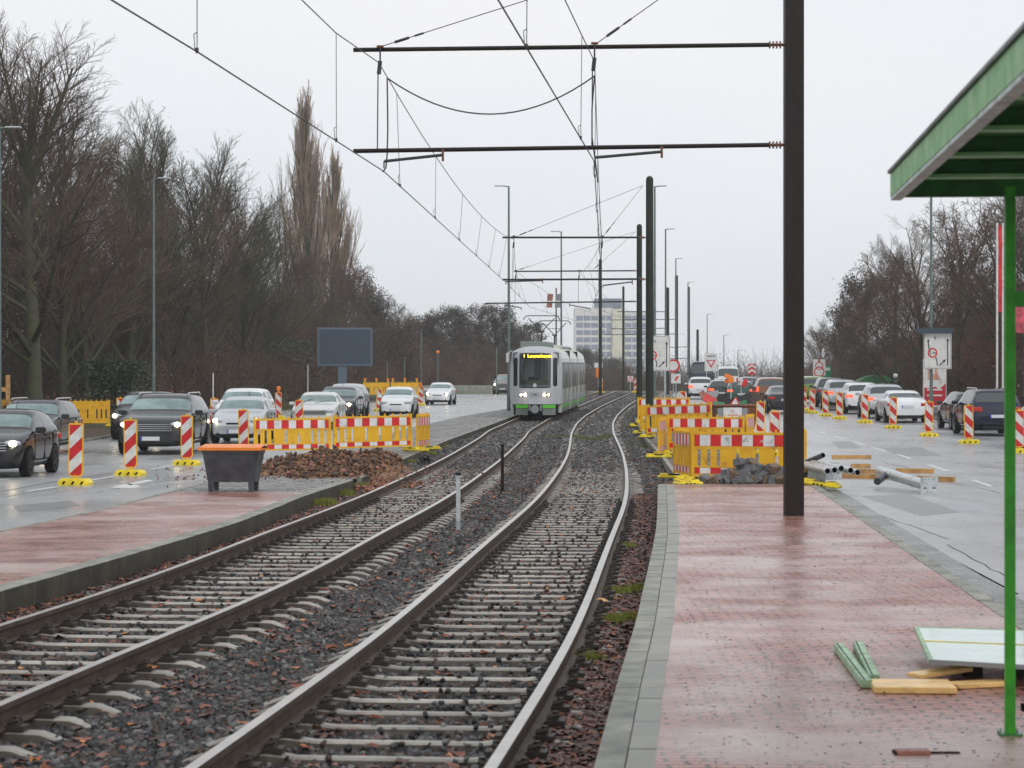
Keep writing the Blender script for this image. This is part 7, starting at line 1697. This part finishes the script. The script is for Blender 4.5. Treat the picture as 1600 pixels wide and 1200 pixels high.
def ivy(px, Y, r_, h, label, seed):
    g = np.random.default_rng(seed); n = 5000; c = np.stack([PX(px, Y)+g.normal(0, r_, n), Y+g.normal(0, r_, n), gz(Y)+h*g.random(n)**.8], 1)
    e1 = g.normal(0, 1, (n, 3)); e1 /= np.linalg.norm(e1, axis=1, keepdims=True); e2 = np.cross(e1, g.normal(0, 1, (n, 3))); e2 /= np.linalg.norm(e2, axis=1, keepdims=True); s = g.uniform(.05, .10, (n, 1))
    v = np.stack([c-e1*s, c+e2*s*.6, c+e1*s, c-e2*s*.6], 1).reshape(-1, 3); r = empty('evergreen_shrub', (0, 0, 0), 0, label, 'shrub', 'evergreen shrubs')
    np_mesh('foliage', v, np.arange(4*n).reshape(-1, 4), [M['leafgreen']], parent=r)
    mb = MB(); [mb.tube((PX(px, Y), Y, gz(Y)-.2), (PX(px, Y)+g.normal(0, r_*.6), Y+g.normal(0, r_*.6), gz(Y)+h*.8), .03, M['bark'], r1=.01, n=5) for _ in range(6)]; mb.build('stems', r)
ivy(178, 108, .8, 2.6, 'dark evergreen shrub under the trees, left of the grey lamp post', 5)
ivy(445, 175, 1.2, 4.2, 'dark evergreen shrub at the foot of the tree left of the billboard', 6)
# grass strips on the verges
def grass(name, fx, y0, y1, n, seed):
    g = np.random.default_rng(seed); Y = y0+(y1-y0)*g.random(n)**1.2; X = np.array([fx(y) for y in Y])+g.random(n)*4*(1 if fx(100) > 0 else -1); Z = pv(Y)-.1
    t = g.uniform(0, 6.28, n); h = g.uniform(.05, .16, n); w = .012; dx, dy = np.cos(t)*w, np.sin(t)*w
    V = np.stack([np.stack([X-dx, Y-dy, Z], 1), np.stack([X+dx, Y+dy, Z], 1), np.stack([X+g.normal(0, .04, n), Y+g.normal(0, .04, n), Z+h], 1)], 1)
    tag(np_mesh(name, V.reshape(-1, 3), np.arange(3*n).reshape(-1, 3), [M['grass'], M['leafolive'], M['leafbrown']], g.integers(0, 3, n)), kind='stuff')
grass('grass_left', lambda y: LE(y)-.2, 60, 200, 40000, 7); grass('grass_right', lambda y: RE(y)+.2, 70, 200, 30000, 8)
# distant trees in the haze beyond the crest
for px, Y, yt, k, lab in ((925, 420, 545, 'leafy', 'faint distant tree right behind the tram, below the tower block'), (958, 430, 560, 'leafy', 'faint distant tree below the stair tower of the tower block'), (985, 440, 566, 'round', 'faint distant bare tree left of the round-topped masts'), (895, 410, 560, 'leafy', 'faint distant tree hidden mostly by the tram rear')):
    zb = prof(Y); r = copy_tree(PR_[k]); H0 = HH[k]; s = (PZ(yt, Y)-zb)/H0; r.location = (PX(px, Y), Y, zb); r.scale = (s*1.1, s*1.1, s); r.rotation_euler = (0, 0, px); tag(r, lab, 'tree', 'distant trees in the haze')
# ------------------------------------------------------------------ haze
hm = bpy.data.materials.new('drizzle_haze'); hm.use_nodes = True; n = hm.node_tree; n.nodes.clear(); o_ = n.nodes.new('ShaderNodeOutputMaterial'); pvn = n.nodes.new('ShaderNodeVolumePrincipled')
pvn.inputs['Color'].default_value = (.93, .95, .97, 1); pvn.inputs['Density'].default_value = .00033; pvn.inputs['Anisotropy'].default_value = .2; n.links.new(pvn.outputs[0], o_.inputs['Volume'])
mb = MB(); mb.box(-950, 950, -60, 1600, -24, 46, hm); hz = mb.build('haze'); hz['kind'] = 'stuff'
